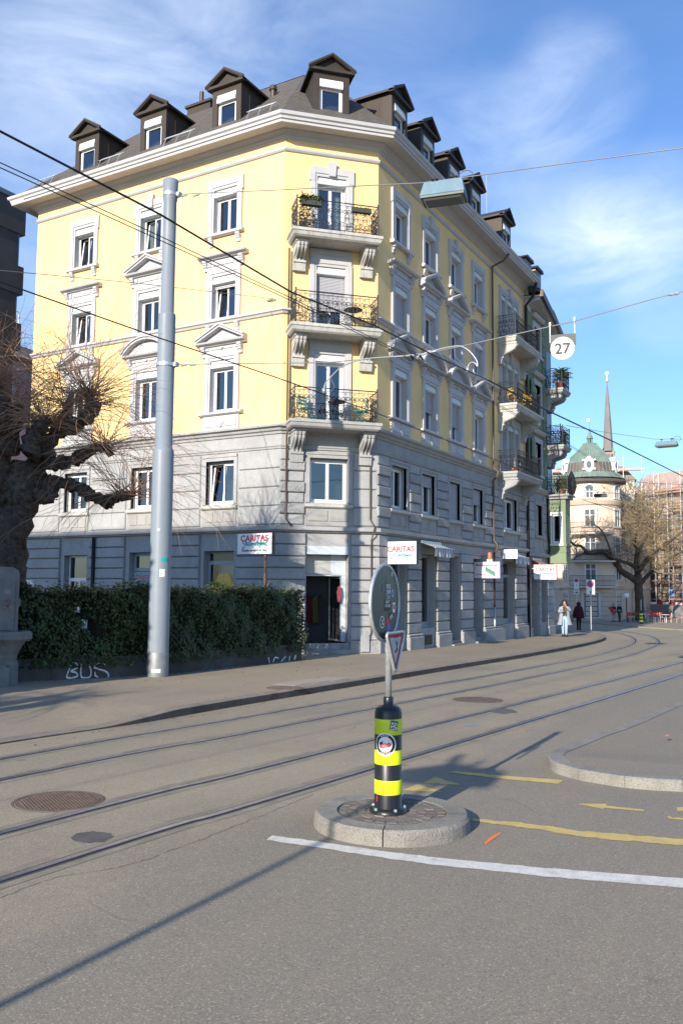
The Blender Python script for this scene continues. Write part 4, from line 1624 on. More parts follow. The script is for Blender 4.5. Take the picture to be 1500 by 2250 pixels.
def railing(parent, fr, a0, a1, o0, o1, zt, H, name='railing', dens=.31, sides=True, matl=None):
    mb = MB()
    runs = [(lambda x, z: fr.p(a0 + x, o1, zt + z), a1 - a0)]
    if sides:
        runs += [(lambda x, z: fr.p(a0, o0 + x, zt + z), o1 - o0), (lambda x, z: fr.p(a1, o0 + x, zt + z), o1 - o0)]
    for fa, ln in runs:
        mb.tube([fa(0, H), fa(ln, H)], .02, 5)
        mb.tube([fa(0, H - .09), fa(ln, H - .09)], .009, 4)
        mb.tube([fa(0, .07), fa(ln, .07)], .012, 4)
        mb.tube([fa(0, H * .5), fa(ln, H * .5)], .007, 4)
        n = max(2, round(ln / dens))
        cw = ln / n
        for i in range(n + 1):
            if 0 < i < n:
                mb.tube([fa(i * cw, .0), fa(i * cw, H)], .0085, 4)
        for i in range(n):
            cx_ = (i + .5) * cw
            scroll(mb, fr, fa, None, H, cx_ - .07, 1, 0)
            scroll(mb, fr, fa, None, H, cx_ + .07, -1, 0)
            k = 8
            mb.tube([fa(cx_ + .05 * cos(2 * pi * q / k), H * .485 + .05 * sin(2 * pi * q / k)) for q in range(k + 1)], .009, 4, cap=False)
            mb.tube([fa(cx_ - .0, H * .06), fa(cx_, H * .2)], .012, 4)
            mb.tube([fa(cx_ + .03 * cos(2 * pi * q / k), H * .86 + .03 * sin(2 * pi * q / k)) for q in range(k + 1)], .008, 4, cap=False)
            mb.tube([fa(cx_ + .035 * cos(2 * pi * q / k), H * .13 + .03 * sin(2 * pi * q / k)) for q in range(k + 1)], .008, 4, cap=False)
    for a, o in ((a0, o1), (a1, o1)):
        mb.tube([fr.p(a, o, zt), fr.p(a, o, zt + H + .04)], .024, 6)
        mb.tube([fr.p(a, o, zt + H + .04), fr.p(a, o, zt + H + .09)], .03, 6)
    return mb.build(name, matl or M_IRONWORK, parent, recalc=False)


def console(b, fr, a, zt, h, d, w=.36, scrolly=True):
    """scrolled stone console: deep at the top, a volute and a fluted foot"""
    pr = []
    n = 10
    pts = [(0, zt), (d, zt), (d, zt - .1), (d * .96, zt - .18)]
    for i in range(n + 1):
        t = i / n
        pts.append((d * (.92 - .70 * t + .10 * sin(t * 2 * pi)), zt - .2 - (h - .42) * t))
    pts += [(d * .26, zt - h + .2), (0, zt - h + .2)]
    b.side_prism(fr, pts, a - w / 2, a + w / 2)
    # flutes on the front
    for k in (-1, 0, 1):
        q = [(o + .025, z) for o, z in pts[2:-2]]
        b.tube([fr.p(a + k * w * .3, o, z) for o, z in q], .05, 6)
    # foot
    b.side_prism(fr, [(0, zt - h + .22), (d * .34, zt - h + .22), (d * .34, zt - h + .15), (d * .27, zt - h + .13), (d * .22, zt - h - .12), (0, zt - h - .12)], a - w / 2 - .015, a + w / 2 + .015)
    b.side_prism(fr, [(0, zt), (d + .04, zt), (d + .04, zt - .08), (0, zt - .08)], a - w / 2 - .03, a + w / 2 + .03)


def balcony(parent, fr, a0, a1, d, zt, th, cons, rail_h, mslab, ch=.72, cd=.66, thick=False, name='balcony', rin=.16, cw=.4):
    bp = empty_part(name, parent)
    s = MB()
    pth = [fr.p(a0, -.0, 0)[:2], fr.p(a0, d, 0)[:2], fr.p(a1, d, 0)[:2], fr.p(a1, -.0, 0)[:2]]
    cx_ = sum(p[0] for p in pth) / 4
    prof = [(0, zt), (0, zt - th * .35), (-.03, zt - th * .42), (-.06, zt - th * .8), (-.12, zt - th), (-.14, zt - th)]
    # outward must lie to the right of the path
    d0 = Vector((pth[1][0] - pth[0][0], pth[1][1] - pth[0][1]))
    right = Vector((d0.y, -d0.x))
    mid = Vector((pth[2][0] - pth[1][0], pth[2][1] - pth[1][1]))
    if right.dot(mid) > 0:
        pth = pth[::-1]
    s.sweep(pth, prof, caps=False)
    s.face([fr.p(a0, 0, zt), fr.p(a1, 0, zt), fr.p(a1, d, zt), fr.p(a0, d, zt)])
    s.face([fr.p(a0 + .13, 0, zt - th), fr.p(a1 - .13, 0, zt - th), fr.p(a1 - .13, d - .13, zt - th), fr.p(a0 + .13, d - .13, zt - th)])
    s.build('slab', mslab, bp, recalc=False)
    for a in cons:
        b = MB()
        console(b, fr, a, zt - th, ch, cd, cw)
        b.build('console', mslab, bp)
    railing(bp, fr, a0 + rin, a1 - rin, .02, d - .09, zt, rail_h)
    return bp


M_SLAB = mat('balcony_stone', (.44, .435, .41), .85, var=.15, vscale=2, stain=.75, stain_scale=(4, 4, .8), stain_col=(.17, .16, .13), bump=.3, bscale=30)
balcony(YB, FC, .08, 3.2, .98, 13.92, .27, (.5, 2.86), 1.02, M_SLAB, ch=.78)
balcony(YB, FC, .08, 3.2, .98, 10.72, .28, (.5, 2.86), 1.08, M_SLAB, ch=.85)
balcony(YB, FC, .08, 3.2, .98, 7.53, .26, (.5, 2.86), 1.06, M_STONE, ch=.92)
for z, ms in ((13.9, M_SLAB), (10.7, M_SLAB), (7.51, M_STONE)):
    balcony(YB, FRT, 12.0, 15.9, .98, z, .3, (12.3, 15.6), 1.02, ms, ch=.85, cd=.9, cw=.3)

# rain pipes
p = MB()
gx = 11.2
p.tube([FRT.p(gx + .35, .8, 17.6), FRT.p(gx + .3, .55, 17.3), FRT.p(gx, .12, 17.0), FRT.p(gx, .12, 16.8), FRT.p(gx, .12, 7.6), FRT.p(gx, .34, 7.4), FRT.p(gx, .3, 7.2), FRT.p(gx, .1, 7.0), FRT.p(gx, .1, 4.3), FRT.p(gx, .26, 4.1), FRT.p(gx, .26, 3.9), FRT.p(gx, .12, 3.7), FRT.p(gx, .12, 1.3)], .05, 8)
p.build('rain_pipe', M_PIPE, YB, smooth=True)
p = MB()
p.tube([FRT.p(gx, .12, 1.3), FRT.p(gx, .12, -.3)], .055, 8)
p.build('rain_pipe', M_GALV, YB, smooth=True)
p = MB()
p.tube([FC.p(.16, .12, 13.5), FC.p(.16, .12, 7.5), FC.p(.16, .34, 7.4), FC.p(.16, .12, 7.1), FC.p(.16, .12, 4.35), FC.p(.3, .26, 4.12)], .03, 7)
p.tube([FC.p(3.05, .12, 6.6), FC.p(3.05, .12, 4.4), FC.p(3.16, .27, 4.12), FC.p(3.12, .27, 3.9), FC.p(3.1, .14, 3.7), FC.p(3.1, .14, .6), FC.p(2.95, .2, .4)], .024, 7)
p.build('rain_pipe', M_PIPE, YB, smooth=True)
p = MB()
gx = 16.1
p.tube([FRT.p(gx - .3, .8, 17.6), FRT.p(gx, .5, 17.0), FRT.p(gx, .14, 16.6), FRT.p(gx, .14, 7.6), FRT.p(gx, .3, 7.4), FRT.p(gx, .14, 7.0), FRT.p(gx, .14, -.3)], .075, 8)
p.build('rain_pipe', M_INK, YB, smooth=True)
p = MB()
pb_ = at_x(211, 1240, X0)
p.tube([(X0 - .14, pb_.y, 3.9), (X0 - .14, pb_.y, gz(23))], .07, 8)
p.build('rain_pipe', M_INK, YB, smooth=True)
p = MB()
p.fb(FC, 2.72, 3.02, .19, .23, gz(25) + .2, gz(25) + .72)
p.build('meter_plate', mat('plate_grey', (.33, .33, .34), .6, var=.1), YB)
p = MB()
pn = at_x(64, 1282, X0 - .13)
p.fb(FL, pn.y - CA[1] - .25, pn.y - CA[1] + .25, .10, .125, pn.z - .12, pn.z + .12)
p.build('notice_plate', M_SIGNWHITE, YB)
# ================================================================== green house next door
M_GREEN = mat('green_render', (.20, .245, .16), .92, var=.07, vscale=1.2, bump=.3, bscale=30, stain=.25, stain_scale=(1, 1, .2), stain_col=(.2, .26, .16))
GRB = thing('apartment_building', (44.0, 15.0, gz(44) + .12), 'narrow green house with oriel bay and dark bracketed eaves beside the yellow house', 'building')
G0, G1 = 16.24, 20.75
gw = MB()
GWIN = [(17.75, 18.85)]
holes = [(17.75, 18.85, z0, z1) for z0, z1 in ((8.1, 9.8), (11.3, 12.9), (14.5, 16.0))]
wall_grid(gw, FRT, G0, G1, 7.3, 17.1, holes, depth=.3)
gw.face([(CB[0] + G1, Y0, -.6), (CB[0] + G1, Y0 + 12, -.6), (CB[0] + G1, Y0 + 12, 17.1), (CB[0] + G1, Y0, 17.1)])
gw.build('wall', M_GREEN, GRB, recalc=False)
gs = MB()
wall_grid(gs, FRT, G0, G1, -.8, 7.3, [(17.75, 18.85, 4.9, 6.5), (16.75, 18.0, -.3, 3.2), (18.45, 19.5, .4, 3.0)], depth=.45)
gs.build('stone_wall', M_STONE, GRB, recalc=False)
gb = MB()
for a0, a1 in ((16.3, 16.7), (18.05, 18.4), (19.55, 20.7)):
    for i in range(9):
        gb.block(FRT, a0, a1, 0, .1, .2 + i * .38, .2 + i * .38 + .36, .02)
    gb.block(FRT, a0 - .03, a1 + .03, 0, .16, -.8, .19, .03)
for a0, a1 in ((16.3, 17.5), (19.1, 20.0)):
    for i in range(6):
        gb.block(FRT, a0, a1, 0, .06, 4.2 + i * .48, 4.2 + i * .48 + .46, .02)
gb.sweep([(CB[0] + G0, Y0), (CB[0] + G1, Y0)], [(0, 3.75), (.15, 3.8), (.18, 3.95), (0, 4.0)])
gb.sweep([(CB[0] + G0, Y0), (CB[0] + G1, Y0)], [(0, 7.1), (.1, 7.15), (.2, 7.3), (.2, 7.4), (0, 7.42)])
gb.build('rusticated_blocks', M_STONE, GRB)
gq = MB()
for i in range(16):
    gq.block(FRT, 19.3 - (i % 2) * .06, 19.78, 0, .06, 7.5 + i * .6, 7.5 + i * .6 + .57, .02)
gq.build('quoins', M_GREEN, GRB)


def simple_window(fr, a0, a1, z0, z1, parent, trim=M_TRIM, ped=True, shutters=False, fm=None):
    c, w = (a0 + a1) / 2, a1 - a0
    s = MB()
    for p, q in ((a0 - .2, a0), (a1, a1 + .2)):
        s.fb(fr, p, q, -.25, .07, z0, z1)
    s.fb(fr, a0 - .2, a1 + .2, -.25, .072, z1, z1 + .25)
    s.fb(fr, a0 - .25, a1 + .25, -.25, .14, z0 - .13, z0)
    if ped:
        s.side_prism(fr, [(0, z1 + .45), (.12, z1 + .45), (.22, z1 + .55), (.24, z1 + .62), (0, z1 + .62)], a0 - .35, a1 + .35)
    win = s.build('window', trim, parent)
    casement(win, fr, c, z0 + .01, z1, w - .01, o=-.18, fm=fm)
    if shutters:
        h = MB()
        for p, q in ((a0 - .75, a0 - .22), (a1 + .22, a1 + .7)):
            h.fb(fr, p, q, .08, .12, z0, z1 + .1)
            for i in range(14):
                z = z0 + .06 + i * (z1 - z0) / 14.5
                h.fb(fr, p + .05, q - .05, .12, .135, z, z + .06)
        h.build('shutter', mat('green_shutter', (.17, .235, .15), .6), win)
    b = MB()
    b.fb(fr, a0 - .1, a1 + .1, -1.0, -.95, z0 - .1, z1 + .1)
    b.build('interior', M_DARK, win)
    return win


for i, (a0, a1, z0, z1) in enumerate(holes):
    simple_window(FRT, a0, a1, z0, z1, GRB, shutters=i < 2)
simple_window(FRT, 17.75, 18.85, 4.9, 6.5, GRB, trim=M_STONE, ped=False)
for a0, a1, z0, z1 in ((16.75, 18.0, -.3, 3.2), (18.45, 19.5, .4, 3.0)):
    s = MB()
    s.fb(FRT, a0, a1, -.5, -.46, z0, z1)
    d_ = s.build('entrance_door', mat('dark_shopfront', (.06, .06, .065), .4), GRB)
    s = MB()
    for k in (0, 1):
        s.fb(FRT, a0 + .08 + k * (a1 - a0) / 2, a0 + (k + 1) * (a1 - a0) / 2 - .08, -.455, -.45, z0 + .5, z1 - .3)
    s.build('pane', M_DARK, d_)
# oriel on the corner, green box with windows to two sides
OA0, OA1, OO = 19.82, 20.72, 1.02
FO = Fr(*FRT.p(OA0, 0, 0)[:2], 0, -1, -1, 0)          # its side towards the camera: a runs outwards
ob = MB()
wall_grid(ob, FO, 0, OO, 3.55, 6.95, [(.28, .78, 4.55, 6.15)], depth=.12)
FOF = FRT.shift(OA0, OO)
wall_grid(ob, FOF, 0, OA1 - OA0, 3.55, 6.95, [(.25, .65, 4.55, 6.15)], depth=.12)
FOR = Fr(*FRT.p(OA1, 0, 0)[:2], 0, -1, 1, 0)
wall_grid(ob, FOR, 0, OO, 3.55, 6.95, [])
ob.face([FRT.p(OA0, 0, 3.55), FRT.p(OA1, 0, 3.55), FRT.p(OA1, OO, 3.55), FRT.p(OA0, OO, 3.55)])
for z, o_ in ((3.5, .04), (4.1, .03), (4.42, .05)):
    ob.fb(FRT, OA0 - o_, OA1 + o_, 0, OO + o_, z, z + .08)
orl = ob.build('oriel', M_GREEN, GRB, recalc=False)
s = MB()
for p, q in ((.2, .28), (.78, .86)):
    s.fb(FO, p, q, -.1, .03, 4.5, 6.2)
s.fb(FO, .2, .86, -.1, .032, 6.15, 6.25)
s.fb(FO, .16, .9, -.1, .08, 4.45, 4.55)
ow_ = s.build('window_surround', M_WHITE, orl)
casement(orl, FO, .53, 4.56, 6.15, .5, o=-.06, leaves=1)
casement(orl, FOF, .45, 4.56, 6.15, .4, o=-.06, leaves=1)
s = MB()
s.fb(FO, .1, .9, -.6, -.55, 4.4, 6.3)
s.build('interior', M_DARK, orl)
s = MB()
s.fb(FRT, OA0 - .12, OA1 + .12, 0, OO + .14, 6.95, 7.1)
s.fb(FRT, OA0 - .2, OA1 + .2, 0, OO + .24, 7.1, 7.2)
s.build('roof_slab', M_STONEDK, orl)
railing(orl, FRT, OA0 - .1, OA1 + .1, .02, OO + .15, 7.2, .95)
M_SLABG = mat('grey_balcony_stone', (.34, .34, .335), .9, var=.15, stain=.5, stain_col=(.15, .15, .14))
for z in (9.85, 12.95):
    balcony(GRB, FRT, OA0 - .35, OA1 + .3, 1.08, z, .26, (OA0 + .05, OA1 - .1), 1.0, M_SLABG, ch=.75, cd=.85, cw=.28, rin=.1)
s = MB()
for a0, a1, z in ((19.95, 20.6, 7.3), (19.95, 20.6, 9.9), (19.95, 20.6, 13.0)):
    s.fb(FRT, a0, a1, -.02, .03, z, z + 2.2)
s.build('balcony_door', mat('dark_glazing', (.05, .055, .065), .15), GRB)
# eaves: white modillions under a dark gutter board, stepping up half way
GE = Fr(*FRT.p(G0, 0, 0)[:2], cos(radians(8)), sin(radians(8)), sin(radians(8)), -cos(radians(8)))
G3 = Fr(*FRT.p(20.9, -.75, 0)[:2], cos(radians(9)), sin(radians(9)), sin(radians(9)), -cos(radians(9)))
NB = thing('apartment_building', (50, 16, gz(50)), 'grey house with dark eaves and a balcony just beyond the green house', 'building')


def bracketed_eaves(fr, l, z, ov, par):
    b = MB()
    b.fb(fr, 0, l, 0, .16, z - .5, z - .2, 0)
    b.fb(fr, 0, l, -.6, ov - .1, z + .02, z + .1, 0)
    for i in range(int(l / .34)):
        a = .1 + i * .34
        b.side_prism(fr, [(-.3, z + .02), (ov - .2, z + .02), (ov - .2, z - .1), (.5, z - .16), (.16, z - .3), (-.3, z - .3)], a, a + .15, 0)
    b.fb(fr, 0, l, ov - .16, ov, z, z + .3, 1)
    b.build('eaves', [mat('eaves_white', (.52, .52, .50), .8, var=.1), M_BRONZE], par)
    b = MB()
    b.side_prism(fr, [(ov, z + .3), (ov, z + .34), (-.4, z + 1.1), (-3, z + .9), (-3, z + .3)], 0, l)
    b.build('roof', M_SLATE, par)


bracketed_eaves(GE, 4.5, 17.05, .98, GRB)
b = MB()
b.fb(G3, 0, 6, -3.2, 0, -.8, 17.4)
b.build('wall', mat('grey_render', (.33, .34, .335), .9, var=.06), NB)
bracketed_eaves(G3, 6, 17.45, .95, NB)
balcony(NB, G3, .3, 3.2, 1.25, 10.3, .3, (.6, 2.9), 1.0, M_SLABG, ch=.75, cd=.9, cw=.3)
fw = MB()
fw.side_prism(FRT, [(.2, 17.2), (.2, 18.9), (-1.2, 20.4), (-4, 20.4), (-4, 17.2)], 16.22, 16.42)
fw.build('fire_wall', mat('fire_wall_render', (.34, .335, .31), .9, var=.1), GRB)
for c, zb in ((16.9, 17.9), (18.6, 17.9)):
    d = MB()
    d.fb(FRT, c - .5, c + .5, -2, .05, zb - .6, zb + 1.35)
    for i in range(5):
        d.fb(FRT, c - .515, c - .5, -1.6 + i * .4, -1.58 + i * .4, zb - .4, zb + 1.3)
    dd = d.build('dormer', mat('zinc', (.27, .245, .225), .45, metal=.4, var=.1), GRB)
    d = MB()
    d.prism(FRT, [(c - .62, zb + 1.35), (c + .62, zb + 1.35), (c + .5, zb + 1.5), (c - .5, zb + 1.5)], -2.2, .18)
    d.build('roof', M_BRONZE, dd)
    d = MB()
    d.fb(FRT, c - .35, c + .35, .052, .06, zb + .1, zb + 1.2)
    d.build('pane', mat('dark_glazing', (.05, .055, .065), .15), dd)
p = MB()
p.tube([FRT.p(19.6, .1, 7.0), FRT.p(19.62, .12, 5.0), FRT.p(19.75, .14, 4.6), FRT.p(19.75, .14, 4.2), FRT.p(19.6, .12, 3.8), FRT.p(19.6, .12, 3.3)], .05, 7)
p.build('rain_pipe', M_INK, GRB, smooth=True)

# ================================================================== domed corner house far down the street
M_PINK = mat('beige_render', (.66, .53, .42), .92, var=.06, vscale=.8, stain=.2, stain_scale=(1, 1, .2), stain_col=(.45, .35, .27))
M_COPPER = mat('green_copper', (.17, .235, .20), .7, var=.22, vscale=1.2, stain=.5, stain_scale=(3, 3, .3), stain_col=(.12, .15, .125))
M_COPPERBR = mat('brown_copper', (.15, .125, .11), .6, var=.15, vscale=1.5, metal=.2)
M_PALESTONE = mat('pale_stone', (.58, .55, .50), .85, var=.1, vscale=1)
TD = 86.0
tc_ = at_d(1300, 1300, TD)
TX, TY = tc_.x, tc_.y
TB = gz(95) + .1
tdir = Vector((TX, TY)).normalized()
TFR = Fr(TX, TY, tdir.y, -tdir.x, -tdir.x, -tdir.y)          # a to the right, o towards the camera


def tz(y, d=83.3):
    return at_d(1297, y, d).z


TH = thing('apartment_building', (TX, TY, TB), 'beige corner house with round tower under a green copper dome', 'building')
TR = 2.72
z_ea, z_st, z_s2 = tz(1060), tz(1097), tz(1108)
b = MB()
b.lathe([(TR, TB - .3), (TR, z_ea + .2)], (TX, TY, 0), 48)
b.build('tower_wall', M_PINK, TH, smooth=True, recalc=False)
b = MB()
b.lathe([(TR, z_s2 - .1), (TR + .15, z_s2), (TR + .28, z_s2 + .35), (TR + .05, z_st), (TR, z_st)], (TX, TY, 0), 48)
b.lathe([(TR, tz(1295)), (TR + .18, tz(1294)), (TR + .22, tz(1290)), (TR, tz(1288))], (TX, TY, 0), 48)
for i in range(6):
    zz = TB + .1 + i * .45
    b.lathe([(TR + .01, zz + .02), (TR + .07, zz + .05), (TR + .07, zz + .40), (TR + .01, zz + .43)], (TX, TY, 0), 48)
b.build('stone_bands', mat('beige_bands', (.55, .44, .345), .9, var=.08), TH)
b = MB()
b.lathe([(TR, z_ea - .05), (TR + .55, z_ea + .1), (TR + .62, z_ea + .28), (TR + .4, z_ea + .4)], (TX, TY, 0), 48)
b.build('eaves', M_COPPERBR, TH)


def dz(y):
    return tz(y, TD)


sc_ = TD / FPX * 1.02
dome = [(69, 1056), (62, 1049), (56, 1043), (54, 1036), (53, 1029), (52, 1022), (47, 1015), (41, 1007), (33, 999), (25, 991), (19, 984), (15, 978), (14.2, 977)]
b = MB()
ks = [0, 0, 1, 1, 1, 0, 0, 0, 0, 0, 0, 0]
b.lathe([(r * sc_, dz(y)) for r, y in dome], (TX, TY, 0), 56, ks)
for q in range(44):
    a = 2 * pi * q / 44
    pts = [(TX + (r * sc_ + .015) * cos(a), TY + (r * sc_ + .015) * sin(a), dz(y)) for r, y in dome]
    b.tube(pts, .03, 4, k=1 if q % 1 else 0, cap=False)
dome_o = b.build('dome', [M_COPPER, M_COPPERBR], TH)
b = MB()
b.lathe([(14.5 * sc_, dz(978)), (15 * sc_, dz(976)), (14 * sc_, dz(975)), (0, dz(975))], (TX, TY, 0), 20)
for q in range(6):
    a = 2 * pi * q / 6
    b.tube([(TX + 4.6 * sc_ * cos(a), TY + 4.6 * sc_ * sin(a), dz(976)), (TX + 4.2 * sc_ * cos(a), TY + 4.2 * sc_ * sin(a), dz(963))], .07, 5)
b.lathe([(7 * sc_, dz(964)), (6.6 * sc_, dz(961)), (3.2 * sc_, dz(954)), (1.2 * sc_, dz(943)), (.5 * sc_, dz(938)), (.5 * sc_, dz(920)), (0, dz(918))], (TX, TY, 0), 12)
lan = b.build('lantern', M_COPPER, TH)
b = MB()
b.fb(TFR, -.22, .02, -.02, .02, dz(926), dz(920))
b.build('weather_vane', mat('gilt', (.8, .55, .35), .4, metal=.5), lan)
# white oval dormer windows round the dome
for ang in (-68, -2, 62):
    a = radians(ang)
    dx, dy = TFR.dx * cos(a) - TFR.nx * -sin(a) * 1, TFR.dy * cos(a) - TFR.ny * -sin(a)
    nx, ny = TFR.nx * cos(a) + TFR.dx * sin(a), TFR.ny * cos(a) + TFR.dy * sin(a)
    dx, dy = -ny, nx
    rr_ = 54 * sc_
    f = Fr(TX + nx * rr_, TY + ny * rr_, dx, dy, nx, ny)
    zc = dz(1029)
    s = MB()
    out = []
    for q in range(40):
        t = 2 * pi * q / 40
        r = .55 + .035 * cos(4 * t + pi) + (.26 * max(0, sin(t)) ** 10) + (.12 * max(0, -sin(t)) ** 10)
        out.append((r * cos(t) * 1.0, zc + r * sin(t) * 1.25))
    out = [(x * .86, zc + (z - zc) * .86) for x, z in out]
    s.prism(f, out, -.5, .16)
    for sg in (-1, 1):
        s.lathe([(.0, -.1), (.14, -.08), (.14, .08), (0, .1)], f.p(sg * .5, .1, zc + .45), 8)
        s.lathe([(.0, -.1), (.12, -.08), (.12, .08), (0, .1)], f.p(sg * .5, .1, zc - .4), 8)
    dm_ = s.build('oval_dormer', M_SIGNWHITE, TH)
    s = MB()
    s.disc(f, 0, .17, zc, .24, 20, r2=.36)
    s.build('pane', mat('far_glass', (.10, .115, .13), .15, spec=.6), dm_, recalc=False)
    s = MB()
    for q in range(20):
        t0, t1 = 2 * pi * q / 20, 2 * pi * (q + 1) / 20
        s.hexa([f.p(r * cos(t), o, zc + 1.5 * r * sin(t)) for o in (.16, .21) for r, t in ((.24, t0), (.31, t0), (.31, t1), (.24, t1))])
    s.build('oval_frame', M_SIGNWHITE, dm_)


def rwin(ang, y0, y1, wd_, arch=False, door=False):
    """window in the round wall"""
    a = radians(ang)
    nx, ny = TFR.nx * cos(a) + TFR.dx * sin(a), TFR.ny * cos(a) + TFR.dy * sin(a)
    f = Fr(TX + nx * TR, TY + ny * TR, -ny, nx, nx, ny)
    z0, z1 = tz(y0), tz(y1)
    s = MB()
    s.fb(f, -wd_ / 2 - .15, -wd_ / 2, -.3, .07, z0, z1)
    s.fb(f, wd_ / 2, wd_ / 2 + .15, -.3, .07, z0, z1)
    s.fb(f, -wd_ / 2 - .2, wd_ / 2 + .2, -.3, .12, z0 - .12, z0)
    if arch:
        n = 10
        for q in range(n):
            t0, t1 = pi * q / n, pi * (q + 1) / n
            s.prism(f, [(r * cos(t), z1 + r * sin(t)) for r, t in ((wd_ / 2, t0), (wd_ / 2 + .15, t0), (wd_ / 2 + .15, t1), (wd_ / 2, t1))], -.2, .07)
    else:
        s.fb(f, -wd_ / 2 - .18, wd_ / 2 + .18, -.3, .1, z1, z1 + .2)
    win = s.build('window', M_PALESTONE, TH)
    s = MB()
    ztop = z1 + (wd_ / 2 if arch else 0)
    if arch:
        s.face([f.p(-wd_ / 2, .02, z0), f.p(wd_ / 2, .02, z0)] + [f.p(wd_ / 2 * cos(pi * q / 10), .02, z1 + wd_ / 2 * sin(pi * q / 10)) for q in range(11)])
    else:
        s.face([f.p(-wd_ / 2, .02, z0), f.p(wd_ / 2, .02, z0), f.p(wd_ / 2, .02, z1), f.p(-wd_ / 2, .02, z1)])
    s.build('pane', mat('far_glass', (.10, .115, .13), .15, spec=.6), win, recalc=False)
    s = MB()
    for p_ in (-wd_ / 2, -.035, wd_ / 2 - .07):
        s.fb(f, p_, p_ + .07, .022, .05, z0, z1)
    s.fb(f, -wd_ / 2, wd_ / 2, .022, .052, z0 + (z1 - z0) * .66, z0 + (z1 - z0) * .66 + .06)
    s.build('window_frame', M_GREYFRAME if door else M_WHITE, win)


for ang in (-62, -2, 60):
    rwin(ang, 1093, 1074, .75, arch=True)
    for y0, y1 in ((1156, 1120), (1214, 1181), (1273, 1240)):
        rwin(ang, y0, y1, 1.0 if ang == -2 else .85)
    rwin(ang, 1356 if ang == -2 else 1340, 1303, 1.35 if ang == -2 else 1.0, door=True)
for y in (1170, 1231, 1288):
    bp = empty_part('balcony', TH)
    s = MB()
    z = tz(y, 82.5)
    a0 = atan2(TFR.ny, TFR.nx)
    s.lathe([(TR, z - .22), (TR + .95, z - .14), (TR + .98, z), (TR, z)], (TX, TY, 0), 20, a0=a0 - .62, a1=a0 + .62)
    s.build('slab', M_PALESTONE, bp)
    s = MB()
    for zz in (.98, .5, .06):
        s.tube([(TX + (TR + .92) * cos(a0 + t * .031), TY + (TR + .92) * sin(a0 + t * .031), z + zz) for t in range(-19, 20)], .018, 4)
    for t in range(-19, 20):
        x, y_ = TX + (TR + .92) * cos(a0 + t * .031), TY + (TR + .92) * sin(a0 + t * .031)
        s.tube([(x, y_, z), (x, y_, z + .98)], .012, 4)
    s.build('railing', M_IRONWORK, bp)
# side wings
wa, wb = at_d(1352, 1300, 87.0), at_d(1428, 1300, 102)
wd2 = Vector((wb.x - wa.x, wb.y - wa.y)).normalized()
WR = Fr(wa.x, wa.y, wd2.x, wd2.y, wd2.y, -wd2.x)
wl = hypot(wb.x - wa.x, wb.y - wa.y)
la, lb = at_d(1243, 1300, 86.5), at_d(1150, 1300, 88)
ld = Vector((lb.x - la.x, lb.y - la.y)).normalized()
WL = Fr(la.x, la.y, ld.x, ld.y, -ld.y, ld.x)
ll = hypot(lb.x - la.x, lb.y - la.y)
zw = tz(1090)
for f, l, nm, cols in ((WR, wl, 'right', 5), (WL, ll, 'left', 2)):
    b = MB()
    b.fb(f, 0, l, -9, 0, TB - .3, zw)
    b.build('wing_wall', M_PINK, TH)
    b = MB()
    b.side_prism(f, [(0, zw - .3), (.4, zw - .1), (.45, zw + .1), (0, zw + .2)], -.2, l)
    b.side_prism(f, [(0, tz(1295)), (.15, tz(1294)), (.18, tz(1290)), (0, tz(1288))], 0, l)
    b.build('cornice', M_PALESTONE, TH)
    b = MB()
    b.side_prism(f, [(.45, zw + .1), (-2.2, zw + 2.6), (-7, zw + 2.8), (-9, zw)], -.2, l)
    b.build('roof', M_COPPER, TH)
    for i in range(cols):
        a = 1.2 + i * (l - 1.5) / cols
        for y0, y1 in ((1156, 1120), (1214, 1181), (1273, 1240), (1345, 1305)):
            simple_window(f, a, a + 1.0, tz(y0), tz(y1), TH, trim=M_PALESTONE, ped=False)
    if nm == 'left':
        s = MB()
        s.fb(f, 1.2, 2.9, .02, .1, tz(1310), tz(1299))
        s.build('shop_board', mat('dark_blue_board', (.03, .05, .12), .5), TH)

# ================================================================== church spire behind the dome
CD = 165.0
cc = at_d(1335.5, 1000, CD)
cs = CD / FPX
CH = thing('church_tower', (cc.x, cc.y, gz(95)), 'tall slender church spire with a gilded ball and weather cock behind the copper dome', 'church tower')


def cz(y):
    return at_d(1335, y, CD).z


M_SPIRE = mat('spire_shingle', (.20, .185, .185), .75, var=.15, vscale=.5, stain=.4, stain_scale=(.6, .6, .1), stain_col=(.14, .125, .12))
b = MB()
b.lathe([(11.5 * cs, cz(992)), (10.2 * cs, cz(982)), (8.7 * cs, cz(950)), (6.2 * cs, cz(910)), (3.2 * cs, cz(868)), (.5 * cs, cz(838))], (cc.x, cc.y, 0), 8)
b.build('spire', M_SPIRE, CH)
tf = Fr(cc.x, cc.y, TFR.dx, TFR.dy, TFR.nx, TFR.ny)
b = MB()
b.fb(tf, -12 * cs, 12 * cs, -12 * cs, 12 * cs, gz(95), cz(995))
b.fb(tf, -13 * cs, 13 * cs, -13 * cs, 13 * cs, cz(1000), cz(997))
b.build('tower', mat('tower_stone', (.29, .25, .21), .9, var=.15), CH)
for sgx in (-1, 1):
    b = MB()
    b.prism(tf, [(sgx * 12 * cs - 5 * cs, cz(995)), (sgx * 12 * cs * .75 + 5 * cs * sgx, cz(995)), (sgx * 9 * cs, cz(983))], -10 * cs, 10 * cs)
    b.build('gable', M_COPPER, CH)
b = MB()
for k in (-1, 0, 1):
    b.fb(tf, k * 7 * cs - 1.6 * cs, k * 7 * cs + 1.6 * cs, 12 * cs + .02, 12 * cs + .06, cz(1008), cz(1001))
b.build('belfry_opening', M_INK, CH)
b = MB()
b.tube([(cc.x, cc.y, cz(840)), (cc.x, cc.y, cz(817))], .09, 6)
